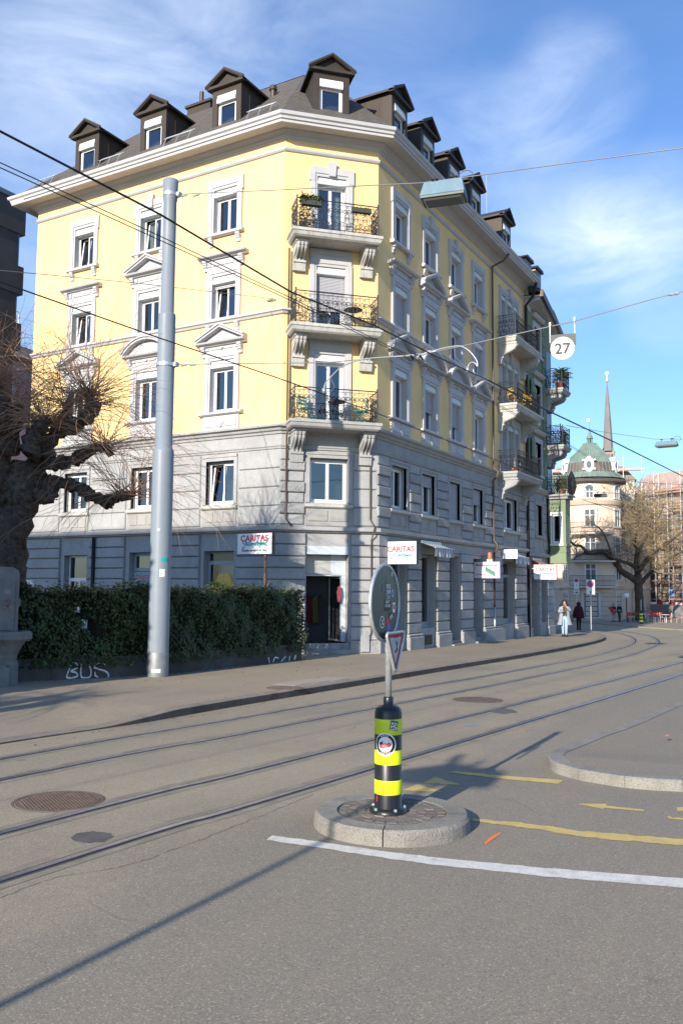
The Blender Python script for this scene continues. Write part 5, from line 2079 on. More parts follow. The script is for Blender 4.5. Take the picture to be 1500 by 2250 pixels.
b.lathe([(0, -.32), (.22, -.25), (.32, 0), (.22, .25), (0, .32)], (cc.x, cc.y, cz(837)), 10)
b.prism(tf, [(-.3, cz(821.5)), (.12, cz(822)), (.3, cz(819)), (.2, cz(817)), (.05, cz(819.5)), (-.2, cz(819.5)), (-.32, cz(817.5))], -.04, .04)
b.build('finial', mat('gilt', (.8, .55, .35), .4, metal=.5), CH)

# ================================================================== house under scaffolding at the right
SD = 97.0
sa, sb_ = at_d(1385, 1300, 106), at_d(1640, 1300, 97)
sd = Vector((sb_.x - sa.x, sb_.y - sa.y)).normalized()
SF_ = Fr(sa.x, sa.y, sd.x, sd.y, sd.y, -sd.x)
if (SF_.nx * sa.x + SF_.ny * sa.y) > 0:
    SF_ = Fr(sa.x, sa.y, sd.x, sd.y, -sd.y, sd.x)
slen = hypot(sb_.x - sa.x, sb_.y - sa.y)
SB = thing('building_under_repair', (sa.x, sa.y, TB), 'reddish apartment house wrapped in scaffolding beyond the tree', 'building')
ztop = at_d(1430, 1090, 104).z
b = MB()
b.fb(SF_, 0, slen, -10, 0, TB - .3, ztop)
b.build('wall', mat('red_brown_wall', (.42, .32, .26), .9, var=.15, vscale=.6, stain=.5, stain_col=(.3, .26, .22)), SB)
b = MB()
b.side_prism(SF_, [(.3, ztop), (-2.5, ztop + 2.9), (-8, ztop + 3.0), (-10, ztop)], .5, slen)
b.build('roof', mat('red_tile_roof', (.44, .30, .25), .9, var=.2, vscale=2), SB)
for i in range(7):
    for j in range(4):
        a, z = 1.0 + i * 1.9, TB + 1.0 + j * 2.9
        s = MB()
        s.fb(SF_, a, a + 1.0, -.02, .03, z, z + 1.7)
        s.build('window', mat('far_glass', (.10, .115, .13), .15, spec=.6), SB)
SCF = thing('scaffolding', SF_.p(0, 1, TB), 'grey tube scaffolding with orange boards in front of the reddish house', 'scaffolding')
M_TUBE = mat('scaffold_tube', (.60, .62, .63), .45, metal=.5)
M_BOARD = mat('scaffold_board', (.46, .25, .17), .7, var=.2)
zs_top = at_d(1450, 1050, 103).z
nst = 10
for i in range(nst):
    for o in (.55, 1.35):
        s = MB()
        a = -.6 + i * 1.75
        s.tube([SF_.p(a, o, TB), SF_.p(a, o, zs_top + (.6 if i % 2 else -.7))], .04, 5)
        s.build('standard', M_TUBE, SCF)
for j in range(8):
    z = TB + 2.0 + j * 2.0
    if z > zs_top:
        break
    for o in (.55, 1.35):
        for dz_ in (0, .9):
            s = MB()
            s.tube([SF_.p(-.6, o, z + dz_), SF_.p(-.6 + 1.75 * (nst - 1), o, z + dz_)], .032, 5)
            s.build('ledger', M_TUBE, SCF)
    for i in range(0, nst - 1, 1):
        if (i + j) % 3 == 2:
            continue
        s = MB()
        a = -.6 + i * 1.75
        s.fb(SF_, a + .06, a + 1.69, .6, 1.3, z - .06, z - .02)
        s.fb(SF_, a + .06, a + 1.69, 1.3, 1.33, z - .02, z + .15)
        s.build('board', M_BOARD, SCF)
    s = MB()
    s.tube([SF_.p(-.6 + (j % 4) * 3.5, 1.38, z), SF_.p(-.6 + (j % 4) * 3.5 + 1.75, 1.38, z + 2)], .035, 5)
    s.build('brace', M_TUBE, SCF)
# scaffold on the roof behind the dome
ra_ = at_d(1212, 1036, 96)
rz_ = ra_.z
RFR = Fr(ra_.x, ra_.y, TFR.dx, TFR.dy, TFR.nx, TFR.ny)
RS = thing('scaffolding', (ra_.x, ra_.y, rz_ - 2), 'light roof scaffolding with pink boards behind the copper dome', 'scaffolding')
for i in range(6):
    a = i * 1.85
    s = MB()
    s.tube([RFR.p(a, 0, rz_ - 3), RFR.p(a, 0, rz_ + 1.4)], .04, 5)
    s.build('standard', M_TUBE, RS)
for dz_ in (.55, 1.1, 1.4):
    s = MB()
    s.tube([RFR.p(-.2, 0, rz_ + dz_), RFR.p(9.4, 0, rz_ + dz_)], .025, 5)
    s.build('ledger', M_TUBE, RS)
s = MB()
s.fb(RFR, -.2, 9.4, -.5, .03, rz_ - .1, rz_ + .12)
s.build('board', mat('faded_pink_board', (.66, .36, .29), .8), RS)
# grey roofs behind the dome
RB = thing('roof_block', (ra_.x, ra_.y + 4, TB), 'grey tiled roofs rising behind the green dome', 'building')
b = MB()
b.fb(RFR, -1, 8.6, -9, -1.2, TB, rz_ - 1.0)
b.build('wall', M_PALESTONE, RB)
b = MB()
b.prism(RFR, [(-1.2, rz_ - 1.0), (8.8, rz_ - 1.0), (7.4, rz_ + .5), (.6, rz_ + .5)], -8, -1.0)
b.build('roof', mat('grey_tiles', (.22, .20, .18), .9, var=.15, vscale=2), RB)

# ================================================================== houses at the left edge
M_DKWALL = mat('dark_grey_render', (.105, .095, .09), .92, var=.2, vscale=.6, bump=.2, bscale=25)
DY_ = 33.0
de = at_y(57, 460, DY_)
DKB = thing('apartment_building', (de.x - 8, DY_, gz(20)), 'dark grey flat roofed apartment block at the left edge of the picture', 'building')
DF = Fr(0, DY_, 1, 0, 0, -1)
zt_ = at_y(50, 447, DY_).z
xe = de.x


def dxe(px, py):
    return at_y(px, py, DY_)


b = MB()
zl = [zt_, at_y(56, 520, DY_).z, at_y(54, 590, DY_).z, at_y(50, 650, DY_).z, at_y(44, 712, DY_).z, at_y(42, 770, DY_).z]
b.fb(DF, xe - 5, xe - .34, -6, 0, gz(20), zt_ - .2)
for z1_, z0_ in ((zl[0], zl[1]), (zl[2], zl[3]), (zl[4], zl[5])):
    b.fb(DF, xe - 5.3, xe, -6, .05, z0_, z1_)
b.build('wall', M_DKWALL, DKB)
b = MB()
b.fb(DF, xe - 5.4, xe + .08, -6.1, .14, zt_, zt_ + .22)
b.build('parapet', mat('parapet_sheet', (.20, .23, .25), .5, metal=.3), DKB)
for (z1_, z0_) in ((zl[1], zl[2]), (zl[3], zl[4])):
    s = MB()
    s.fb(DF, xe - .7, xe - .26, -4, -.02, z0_, z1_)
    s.build('window', mat('blue_glass_front', (.12, .2, .4), .1, spec=.6), DKB)
PNK = thing('house', (31, 45, gz(30)), 'pale pink house with a slate roof terrace behind the yellow house', 'house')
pz = at_y(62, 800, 44).z
pq = at_y(30, 800, 44)
PF = Fr(pq.x, 44, 1, 0, 0, -1)
b = MB()
b.fb(PF, -6, 14, -10, 0, gz(30), pz)
b.build('wall', mat('pink_render', (.60, .43, .41), .9, var=.06), PNK)
b = MB()
b.side_prism(PF, [(.4, pz), (.4, pz + .18), (-2.6, pz + 1.9), (-10, pz + 1.9), (-10, pz)], -6.2, 14.2)
b.build('roof', M_SLATE, PNK)
b = MB()
zr = at_y(60, 762, 46).z
for i in range(30):
    b.tube([PF.p(-2 + i * .28, -2.4, zr), PF.p(-2 + i * .28, -2.4, zr + 1.0)], .015, 4)
b.tube([PF.p(-2, -2.4, zr + 1.0), PF.p(6.2, -2.4, zr + 1.0)], .03, 5)
b.tube([PF.p(2.2, -2.4, zr), PF.p(2.2, -2.4, zr + 2.3)], .05, 5)
b.tube([PF.p(-1, -2.4, zr + 2.3), PF.p(2.2, -2.4, zr + 2.3)], .04, 5)
b.build('terrace_railing', M_SIGNWHITE, PNK)
for i in range(3):
    simple_window(PF, 1.0 + i * 2.6, 1.9 + i * 2.6, pz - 2.6, pz - 1.1, PNK, ped=False)

# ================================================================== houses behind the photographer: they shade the street and show in the panes
M_OPP = mat('ochre_render', (.42, .35, .22), .92, var=.08, vscale=.5)


def back_house(x0, x1, y0, y1, h, label, m):
    z = gz(x1)
    t = thing('apartment_building', ((x0 + x1) / 2, (y0 + y1) / 2, z), label, 'building')
    b = MB()
    b.box(x0, x1, y0, y1, z - .5, z + h)
    b.build('wall', m, t)
    b = MB()
    b.box(x0 - .6, x1 + .6, y0 - .6, y1 + .6, z + h, z + h + .5)
    b.build('roof', M_SLATE, t)
    f = Fr(x1, y0, 0, 1, 1, 0)
    b = MB()
    n = int((y1 - y0) / 3.2)
    for i in range(n):
        for j in range(int(h / 3.3)):
            a = 1 + i * 3.2
            b.fb(f, a, a + 1.1, .0, .03, z + 1.0 + j * 3.3, z + 2.7 + j * 3.3)
    b.build('window', mat('far_glass', (.10, .115, .13), .15, spec=.6), t)
    return t


back_house(-34, -22, 14.2, 31, 20.0, 'tall ochre apartment house behind the photographer, left of the street', M_OPP)
# ================================================================== tram pole
pp = gnd(346, 1487, .12)
PX, PY = pp.x, pp.y
PZ = gz(PX) + .12
POLE = thing('tram_pole', (PX, PY, PZ), 'tall pale grey stepped steel pole carrying the tram wires, standing before the hedge', 'pole')


def at_axis(px, py, x, y):
    d = ray(px, py)
    t = (x * d.x + y * d.y) / (d.x ** 2 + d.y ** 2)
    return CAMP + d * t


zp = lambda px, py: at_axis(px, py, PX, PY).z
z3, z2, z1p = zp(367, 395), zp(362, 690), zp(355, 988)
b = MB()
b.lathe([(.245, PZ - .1), (.245, z1p - .06), (.235, z1p), (.205, z1p + .03), (.205, z2 - .05), (.195, z2), (.16, z2 + .03), (.155, z3 - .55), (.17, z3 - .5), (.185, z3 - .02), (.16, z3), (0, z3)], (PX, PY, 0), 28)
sh = b.build('shaft', M_POLE, POLE, smooth=False)
for p_ in sh.data.polygons:
    p_.use_smooth = True
b = MB()
b.lathe([(.25, PZ - .1), (.25, PZ + .55), (.246, PZ + .56)], (PX, PY, 0), 28)
b.build('foot_band', mat('pole_foot', (.22, .23, .24), .55, metal=.3, var=.2, vscale=6), POLE, smooth=True)
for zz, r in ((zp(372, 803), .207), (zp(380, 430), .165)):
    b = MB()
    b.lathe([(r, zz - .04), (r + .02, zz - .04), (r + .02, zz + .04), (r, zz + .04)], (PX, PY, 0), 20)
    b.fb(WF, PX + .0, PX + .12, PY - r - .1, PY - r + .02, zz - .05, zz + .05)
    b.build('clamp', M_GALV, POLE)
stk = Fr(PX, PY, .62, -.785, -.785, -.62)
for (u, z, w_, h_, nm, m_) in ((.10, zp(360, 1230), .15, .1, 'sticker', M_TEAL), (.06, zp(352, 1259), .12, .17, 'sticker', M_SIGNWHITE), (-.02, zp(340, 1472), .2, .08, 'sticker', M_SIGNWHITE), (-.05, zp(342, 1165), .05, .06, 'sticker', M_SIGNWHITE)):
    b = MB()
    n = 6
    le, ri_ = [], []
    for i in range(n + 1):
        a = (u + w_ * (i / n - .5)) / .246
        r = .2535 if z < PZ + .6 else .2485
        x = PX + r * (stk.nx * cos(a) + stk.dx * sin(a))
        y = PY + r * (stk.ny * cos(a) + stk.dy * sin(a))
        le.append((x, y, z - h_ / 2))
        ri_.append((x, y, z + h_ / 2))
    b.strip(le, ri_)
    b.build(nm, m_, POLE, recalc=False)

# ================================================================== overhead wires
WX = PX                                   # span wires cross the street in the plane of the pole


def wire(name, label, pts, r=.012, m=M_WIRE, n=5, grp='overhead tram wires'):
    b = MB()
    b.tube(pts, r, n)
    return tag(b.build(name, m, smooth=True), label, 'wire', grp)


def ywire(label, px, Y, r, ext=True):
    pts = [at_y(x, y, yy) for (x, y), yy in zip(px, Y if isinstance(Y, (list, tuple)) else [Y] * len(px))]
    if ext:
        pts = [pts[0] + (pts[0] - pts[1]).normalized() * 20] + pts
    return wire('contact_wire', label, pts, r)


ywire('thick black contact wire from the top left over the near tram track', [(0, 288), (350, 470), (640, 642), (820, 714), (943, 776), (1073, 836)], [5.7, 5.6, 5.5, 5.4, 5.35, 5.3], .011)
w_ = [at_y(*p, y) for p, y in (((1073, 836), 5.3), ((1193, 898), 5.0), ((1350, 972), 4.6), ((1500, 1047), 4.2))]
wire('contact_wire', 'black contact wire running on to the right edge below the hanging number sign', w_ + [w_[-1] + (w_[-1] - w_[-2])], .016)
ywire('black contact wire over the far tram track, lowest across the yellow facade', [(0, 619), (345, 741), (600, 827), (820, 905), (1036, 989), (1150, 1036)], [8.4, 8.3, 8.1, 7.9, 7.6, 7.4], .010)
ywire('upper of two thin parallel feeder wires crossing the yellow facade', [(0, 357), (350, 518), (640, 655), (910, 788), (1090, 886), (1232, 966), (1330, 1025)], 7.3, .0065)
ywire('lower of two thin parallel feeder wires crossing the yellow facade', [(0, 368), (350, 527), (640, 661), (910, 793), (1090, 890), (1232, 968), (1330, 1030)], 7.3, .0065)
S2 = [at_x(*p, WX) for p in ((372, 803), (600, 798), (715, 797), (940, 776), (1030, 757), (1260, 706), (1440, 655), (1500, 640), (1700, 585))]
S2[0] = Vector((PX, PY - .3, S2[0].z))
wire('span_wire', 'span wire with the hanging number sign, from the lower pole clamp to the right', S2, .011, M_WIRELT)
S1 = [at_x(*p, WX) for p in ((378, 431), (600, 418), (925, 402), (1040, 387), (1250, 358), (1500, 325), (1700, 297))]
S1[0] = Vector((PX, PY - .25, S1[0].z))
wire('span_wire', 'span wire holding the large blue street lamp, from the pole top to the right', S1, .011, M_WIRELT)
aw = at_x(605, 657, X0 - .05)
wire('span_wire', 'thin span wire ending at an anchor on the yellow left facade', [at_d(-60, 588, 18), at_d(0, 594, 19), at_d(300, 622, 24), aw], .010, M_WIRELT)
b = MB()
b.tube([aw, at_x(592, 668, X0 + .02)], .02, 5)
b.tube([aw + Vector((0, .1, .02)), aw + Vector((0, .35, .0))], .035, 6)
tag(b.build('wire_anchor', M_GALV), 'small insulator and anchor hook on the yellow left facade', 'wire anchor')
# insulators in the span wires
for (px, py, lab) in ((405, 430, 'insulator in the upper span wire just right of the pole top'), (432, 429, 'second insulator in the upper span wire right of the pole'), (405, 802, 'insulator in the lower span wire just right of the pole'), (424, 802, 'second insulator in the lower span wire right of the pole'), (1478, 646, 'insulator in the lower span wire near the right edge')):
    p = at_x(px, py, WX)
    b = MB()
    b.tube([p + Vector((0, .10, 0)), p + Vector((0, .05, 0)), p + Vector((0, 0, 0)), p + Vector((0, -.05, 0)), p + Vector((0, -.1, 0))], [.012, .03, .02, .03, .012], 7)
    tag(b.build('insulator', M_GALV), lab, 'insulator', 'wire insulators')
# curved registration arms between span and contact wires
M_ARM = mat('arm_tube', (.36, .40, .43), .4, metal=.5)


def arm(label, px, r=.015):
    pts = catmull([at_x(x, y, WX) for x, y in px], 6)
    b = MB()
    b.tube(pts, r, 6)
    e = pts[0]
    b.fb(WF, e.x - .04, e.x + .04, e.y - .03, e.y + .03, e.z - .06, e.z + .05)
    return tag(b.build('registration_arm', M_ARM, smooth=True), label, 'wire arm', 'curved arms of the overhead line')


arm('long curved grey arm sweeping from the corner balcony up to the wire crossing', [(712, 858), (715, 842), (730, 825), (752, 805), (790, 791), (830, 786), (905, 781), (960, 771)])
arm('hooked grey arm above the wires before the right facade', [(918, 783), (955, 770), (990, 762), (1012, 761), (1030, 771), (1046, 791), (1049, 805)])
arm('small hook shaped arm hanging at the contact wire', [(1027, 812), (1029, 802), (1036, 796), (1044, 799), (1048, 806)], .014)
b = MB()
for p, q in (((712, 798), (735, 850)), ((735, 850), (725, 862)), ((997, 765), (999, 785)), ((1000, 785), (1028, 812))):
    b.tube([at_x(*p, WX), at_x(*q, WX)], .007, 4)
tag(b.build('wire_hanger', M_WIRELT), 'thin hanger wires between the span wire and the contact wires', 'wire')
b = MB()
for px, py in ((918, 783), (925, 785), (912, 779), (905, 785)):
    p = at_x(px, py, WX)
    b.tube([p + Vector((-.06, .0, .02)), p + Vector((.06, 0, -.02))], .022, 5)
tag(b.build('wire_clamp', M_WIRE), 'cluster of dark clamps where the wires cross before the facade', 'wire clamp')

# ================================================================== street lamps on wires
M_LAMPBLUE = mat('lamp_blue_grey', (.17, .265, .32), .4, metal=.2, var=.12, vscale=6, stain=.4, stain_scale=(3, 3, 1), stain_col=(.36, .4, .4))
M_LAMPGLASS = mat('lamp_glass', (.11, .115, .105), .2, spec=.6)


def lamp(p, L_, W_, H_, label, m, rz):
    t = thing('street_lamp', (p.x, p.y, p.z), label, 'street lamp', 'street lamps hung on wires', rz)
    b = MB()
    a, c = L_ / 2, W_ / 2
    b.hexa([(-a, -c, -H_), (a, -c, -H_), (a, c, -H_), (-a, c, -H_), (-a * .86, -c * .6, -.06), (a * .86, -c * .6, -.06), (a * .86, c * .6, -.06), (-a * .86, c * .6, -.06)])
    b.build('housing', m, t, local=True)
    b = MB()
    b.hexa([(-a * .98, -c * .96, -H_ - .05), (a * .98, -c * .96, -H_ - .05), (a * .98, c * .96, -H_ - .05), (-a * .98, c * .96, -H_ - .05), (-a * .98, -c * .96, -H_ - .003), (a * .98, -c * .96, -H_ - .003), (a * .98, c * .96, -H_ - .003), (-a * .98, c * .96, -H_ - .003)])
    b.build('rim', mat('lamp_rim', (.10, .125, .13), .5), t, local=True)
    b = MB()
    b.hexa([(-a * .8, -c * .7, -H_ - .09), (a * .8, -c * .7, -H_ - .09), (a * .8, c * .7, -H_ - .09), (-a * .8, c * .7, -H_ - .09), (-a * .9, -c * .85, -H_ - .052), (a * .9, -c * .85, -H_ - .052), (a * .9, c * .85, -H_ - .052), (-a * .9, c * .85, -H_ - .052)])
    b.build('diffuser', M_LAMPGLASS, t, local=True)
    b = MB()
    for x in (-a * .45, a * .45):
        b.tube([(x, 0, -.07), (x + .02, 0, .05)], .018, 5)
        b.tube([(x - .06, 0, .045), (x + .08, 0, .05)], .022, 5)
    b.tube([(a * .62, 0, -.05)] + [(a * .62 + .16 + .15 * cos(pi + 2 * pi * q / 12), 0, .02 + .13 * sin(pi + 2 * pi * q / 12)) for q in range(13)], .008, 5)
    b.build('bracket', M_WIRE, t, local=True)
    return t


lp = at_x(975, 397, WX)
lamp(lp, .88, .5, .36, 'large pale blue street lamp hanging in front of the yellow facade and sky', M_LAMPBLUE, radians(-78))
lq = at_x(1463, 967, 41.0)
lamp(lq, .98, .42, .24, 'small blue grey street lamp against the sky at the right', M_LAMPBLUE, radians(-92))
lr = at_d(1318, 1083, 58)
lamp(lr, .85, .4, .2, 'dark street lamp hanging before the round tower', mat('lamp_dark', (.04, .045, .05), .4), radians(-85))
wire('span_wire', 'thin wire carrying the small lamp against the sky', [at_y(1243, 935, 12.2), at_x(1330, 950, 41), at_x(1440, 965, 41), lq + Vector((0, 0, .05)), at_x(1520, 965, 41), at_x(1700, 962, 41)], .014, M_WIRELT)
wire('span_wire', 'thin wire carrying the dark lamp before the round tower', [at_y(1215, 1040, 13.2), at_d(1260, 1062, 52), lr + Vector((0, 0, .05)), at_d(1420, 1090, 62), at_d(1560, 1094, 70)], .016, M_WIRELT)
for pts, lab in ((((1240, 1085, 60), (1330, 1115, 62), (1412, 1147, 64), (1500, 1190, 66)), 'far contact wire sloping down before the round tower'), (((1230, 1048, 50), (1330, 1052, 60), (1430, 1062, 66), (1540, 1066, 70)), 'far cross wire passing the eaves of the round tower'), (((1300, 1105, 62), (1400, 1125, 66), (1560, 1142, 72)), 'far cross wire in front of the bare tree'), (((1330, 1028, 40), (1400, 1075, 52), (1450, 1110, 62), (1480, 1128, 70)), 'pair of feeder wires running down towards the scaffolding'), (((1412, 1147, 64), (1450, 1140, 66), (1560, 1150, 70)), 'pale wire arm before the bare tree')):
    wire('far_wire', lab, [at_d(*p) for p in pts], .018, M_WIRELT, 4)

# ================================================================== hanging number sign 27
p27 = at_x(1235, 766, WX)
NS = thing('tram_signal_sign', (p27.x, p27.y, p27.z), 'round white sign with the number 27 hanging from the span wire', 'sign')
NF = Fr(p27.x, p27.y, 0, -1, -1, 0)
dn = Vector((p27.x, p27.y)).normalized()
NF = Fr(p27.x, p27.y, dn.y * .75 + 0, -dn.x * .75 - .25, 0, 0)
v_ = Vector((NF.dx, NF.dy)).normalized()
NF = Fr(p27.x, p27.y, v_.x, v_.y, v_.y, -v_.x)
if NF.nx * p27.x + NF.ny * p27.y > 0:
    NF.nx, NF.ny = -NF.nx, -NF.ny
k27 = Vector((p27.x, p27.y)).length / FPX
R27 = 25.0 * k27
b = MB()
b.fb(NF, -26 * k27, 28 * k27, -.03, 0, p27.z + 8 * k27, p27.z + 32 * k27)
b.build('plate', mat('sign_back_dark', (.05, .06, .065), .5), NS)
b = MB()
n = 40
b.prism(NF, [(R27 * cos(2 * pi * q / n), p27.z + R27 * sin(2 * pi * q / n)) for q in range(n)], .004, .025)
b.build('disc', M_SIGNWHITE, NS)
b = MB()
put_text(b, '27', lambda x, y: NF.p(x, .027, p27.z + y - .1), .28, 0, bold=.03)
b.build('lettering', M_INK, NS, recalc=False)
for a, pxy in ((-26 * k27, (1205, 715)), (26 * k27, (1259, 700))):
    b = MB()
    t_ = at_x(*pxy, WX)
    b.tube([NF.p(a, -.012, p27.z + 15 * k27), NF.p(a, -.012, t_.z + .03)], .012, 6)
    b.tube([NF.p(a, -.012, t_.z - .03), NF.p(a, -.012, t_.z + .04)], .025, 6)
    b.build('hanger', M_GALV, NS)

# ================================================================== traffic bollard with sign on the island
bp_ = gnd(852, 1780, IH)
BX, BY = bp_.x, bp_.y
BZ = gz(BX) + IH
BO = thing('traffic_bollard', (BX, BY, BZ), 'black and yellow banded bollard with a sign pole on the round traffic island', 'bollard')
BR = .122
b = MB()
b.lathe([(.165, -.01), (.165, .018), (.13, .03), (BR, .035), (BR, .86), (BR - .01, .895), (BR - .035, .915), (.045, .925), (.045, .99), (.04, 1.0), (0, 1.0)], (BX, BY, BZ), 40)
b.build('body', M_BLACK, BO, smooth=True)
for a in range(5):
    t_ = 2 * pi * a / 5 + .3
    b = MB()
    b.lathe([(.016, 0), (.016, .02), (0, .024)], (BX + .148 * cos(t_), BY + .148 * sin(t_), BZ + .018), 6)
    b.build('bolt', M_GALV, BO)


def zb_(py):
    return at_axis(852, py, BX, BY).z


for y0, y1, m_ in ((1615, 1581, M_LIME2), (1680, 1649, M_LIME), (1745, 1714, M_LIME)):
    b = MB()
    # the rim nearest the eye sits at y; shift by the ellipse drop
    za, zb2 = zb_(y0 - 4), zb_(y1 - 4)
    b.lathe([(BR + .0012, za), (BR + .0018, za + .003), (BR + .0018, zb2 - .003), (BR + .0012, zb2)], (BX, BY, 0), 40)
    b.build('reflective_band', m_, BO, smooth=True)
face = atan2(-BY, -BX)                    # side turned to the camera


def cyl(u, z, r):
    a = face + u / BR
    return (BX + r * cos(a), BY + r * sin(a), z)


def decal(name, us, zs, mats_, draw):
    b = MB()
    draw(b)
    return b.build(name, mats_, BO, recalc=False)


zc_ = zb_(1631)
RS_ = .098


def draw_round(b):
    n = 36
    u0 = -.028
    for r0, r1, k, rr_ in ((0, .066, 1, .0032), (.066, .088, 0, .0034), (.088, RS_, 1, .0034)):
        for q in range(n):
            t0, t1 = 2 * pi * q / n, 2 * pi * (q + 1) / n
            b.face([cyl(u0 + r * cos(t), zc_ + r * 1.02 * sin(t), BR + rr_) for r, t in ((r0, t0), (r1, t0), (r1, t1), (r0, t1))], k)

    def arc(s, mid, inward):
        def fn(x, y):
            if inward:
                a = mid - x / .071
                r = .070 + y
            else:
                a = mid + x / .082
                r = .085 - y
            return cyl(u0 + r * cos(a), zc_ + r * 1.02 * sin(a), BR + .0042)
        put_text(b, s, fn, .019, 1, bold=.01)
    arc('PAPUCE', pi / 2 + .1, True)
    arc('GEGE NAZIS', -pi / 2 + .05, False)
    shoe = [(-.052, -.026), (-.04, -.031), (-.015, -.030), (.02, -.02), (.056, -.004), (.058, .010), (.05, .014), (.03, .012), (.018, .009), (-.005, .016), (-.02, .004), (-.035, -.006), (-.05, -.014)]
    def inside(x, y):
        c = False
        for (xa, ya), (xb, yb) in zip(shoe, shoe[1:] + shoe[:1]):
            if (ya > y) != (yb > y) and x < (xb - xa) * (y - ya) / (yb - ya) + xa:
                c = not c
        return c
    st_ = .0028
    for i in range(-24, 24):
        for q in range(-14, 8):
            x, y = i * st_, q * st_
            if inside(x, y):
                b.face([cyl(u0 + x + a_, zc_ + y + c_, BR + .0040) for a_, c_ in ((-st_ / 2, -st_ / 2), (st_ / 2, -st_ / 2), (st_ / 2, st_ / 2), (-st_ / 2, st_ / 2))], 2)
    for x in (-.022, -.006, .01):
        b.face([cyl(u0 + a_, zc_ + c_, BR + .0046) for a_, c_ in ((x, -.022), (x + .006, -.02), (x - .004, .004), (x - .009, .002))], 1)
    for x in range(5):
        b.face([cyl(u0 + a_, zc_ + c_, BR + .0046) for a_, c_ in ((-.054 + x * .008, -.002 + x * .004), (-.051 + x * .008, -.002 + x * .004), (-.046 + x * .008, .018 + x * .003), (-.049 + x * .008, .018 + x * .003))], 0)


decal('sticker', None, None, [M_INK, M_SIGNWHITE, mat('sticker_red', (.85, .10, .10), .5)], draw_round)
zs_ = zb_(1590)


def draw_sq(b):
    c0, s0 = cos(-.2), sin(-.2)

    def R2(x, y):
        return .052 + x * c0 - y * s0, zs_ + x * s0 + y * c0
    for (x0, x1, y0, y1, k, d) in ((-.037, .037, -.042, .042, 0, .0034), (-.032, .032, .030, .038, 2, .004), (-.032, .032, -.037, -.031, 1, .004)):
        n = 6
        for i in range(n):
            xa, xb = x0 + (x1 - x0) * i / n, x0 + (x1 - x0) * (i + 1) / n
            b.face([cyl(*R2(x, y), BR + d) for x, y in ((xa, y0), (xb, y0), (xb, y1), (xa, y1))], k)
    for s, y in (('FCK', .002), ('PTN', -.027)):
        put_text(b, s, lambda x, q, y=y: cyl(*R2(x, y + q), BR + .0044), .033, 1, bold=.035)


decal('sticker', None, None, [M_INK, M_SIGNWHITE, M_SIGNBLUE], draw_sq)
b = MB()
zz_ = zb_(1752)
b.face([cyl(u, z, BR + .002) for u, z in ((-.118, zz_ - .02), (-.103, zz_ - .02), (-.103, zz_ + .03), (-.118, zz_ + .03))])
b.build('sticker', M_RED, BO, recalc=False)
# sign pole, round sign seen from behind, give-way triangle
b = MB()
b.tube([(BX, BY, BZ + .98), (BX, BY, BZ + 2.1)], .03, 16)
b.build('sign_pole', M_GALV, BO, smooth=True)
# the disc is turned well away from the view direction
vx, vy = -BX / hypot(BX, BY), -BY / hypot(BX, BY)
ang = radians(62)


def turned(a):
    nx, ny = vx * cos(a) - vy * sin(a), vx * sin(a) + vy * cos(a)
    return nx, ny


zt0, zt1 = zb_(1240), zb_(1408)
zd = (zt0 + zt1) / 2
RD = (zt0 - zt1) / 2
phi = math.acos(min(1, 31.0 / 84))
nx, ny = turned(phi * 1.0)
DFr = Fr(BX - vx * .0, BY - vy * .0, -ny, nx, nx, ny)
# a must grow to the right in view
if (DFr.dx * -vy + DFr.dy * vx) < 0:
    DFr.dx, DFr.dy = -DFr.dx, -DFr.dy
LFT = Vector((vy, -vx))                   # to the left in the picture
if LFT.x * -BY + LFT.y * BX < 0:
    LFT = -LFT
DFr.ox, DFr.oy = BX + LFT.x * .035 + vx * .165, BY + LFT.y * .035 + vy * .165
n = 48
b = MB()
b.prism(DFr, [(RD * .955 * cos(2 * pi * q / n), zd + RD * .955 * sin(2 * pi * q / n)) for q in range(n)], -.006, .004)
M_SIGNBACK = mat('sign_back', (.052, .064, .070), .35, metal=.3, var=.15, vscale=9)
sd_ = b.build('disc', M_SIGNBACK, BO)
b = MB()
b.tube([DFr.p(RD * .972 * cos(2 * pi * q / n), 0, zd + RD * .972 * sin(2 * pi * q / n)) for q in range(n + 1)], .0165, 8, cap=False)
b.build('rim', M_GALV, sd_, smooth=True)
b = MB()


def dsq(b, cx_, cz_, w_, h_, k, rot=0, o=.0055):
    c0, s0 = cos(rot), sin(rot)
    b.face([DFr.p(cx_ + x * c0 - y * s0, o, zd + cz_ + x * s0 + y * c0) for x, y in ((-w_ / 2, -h_ / 2), (w_ / 2, -h_ / 2), (w_ / 2, h_ / 2), (-w_ / 2, h_ / 2))], k)


dsq(b, .05, -.02, .14, .11, 0, .0)
for s, y, k, x, sz in (('FCK', .125, 1, .075, .055), ('SVP', .075, 1, .075, .055), ('BLAST', -.005, 1, .05, .034), ('FUTURE', -.04, 1, .05, .034)):
    put_text(b, s, lambda px_, py_, y=y, x=x: DFr.p(x + px_, .0065, zd + y + py_), sz, k, bold=.02)
for q in range(5):
    dsq(b, .075, .06 - q * .011, .07, .003, 1)
dsq(b, .205, -.045, .06, .09, 1)
dsq(b, .205, -.04, .035, .04, 2, o=.0065)
b.disc(DFr, .17, .0055, zd + .085, .035, 16, 3)
b.ring(DFr, .17, .0065, zd + .085, .028, .033, 16, 1)
b.disc(DFr, -.075, .0055, zd - .17, .055, 18, 1)
b.disc(DFr, -.075, .0065, zd - .17, .045, 18, 0)
b.face([DFr.p(a, .0075, zd + c) for a, c in ((-.10, -.20), (-.09, -.205), (-.05, -.14), (-.058, -.135))], 1)
b.face([DFr.p(a, .0075, zd + c) for a, c in ((-.055, -.20), (-.045, -.195), (-.09, -.145), (-.1, -.15))], 1)
dsq(b, .13, -.125, .09, .075, 0, .2)
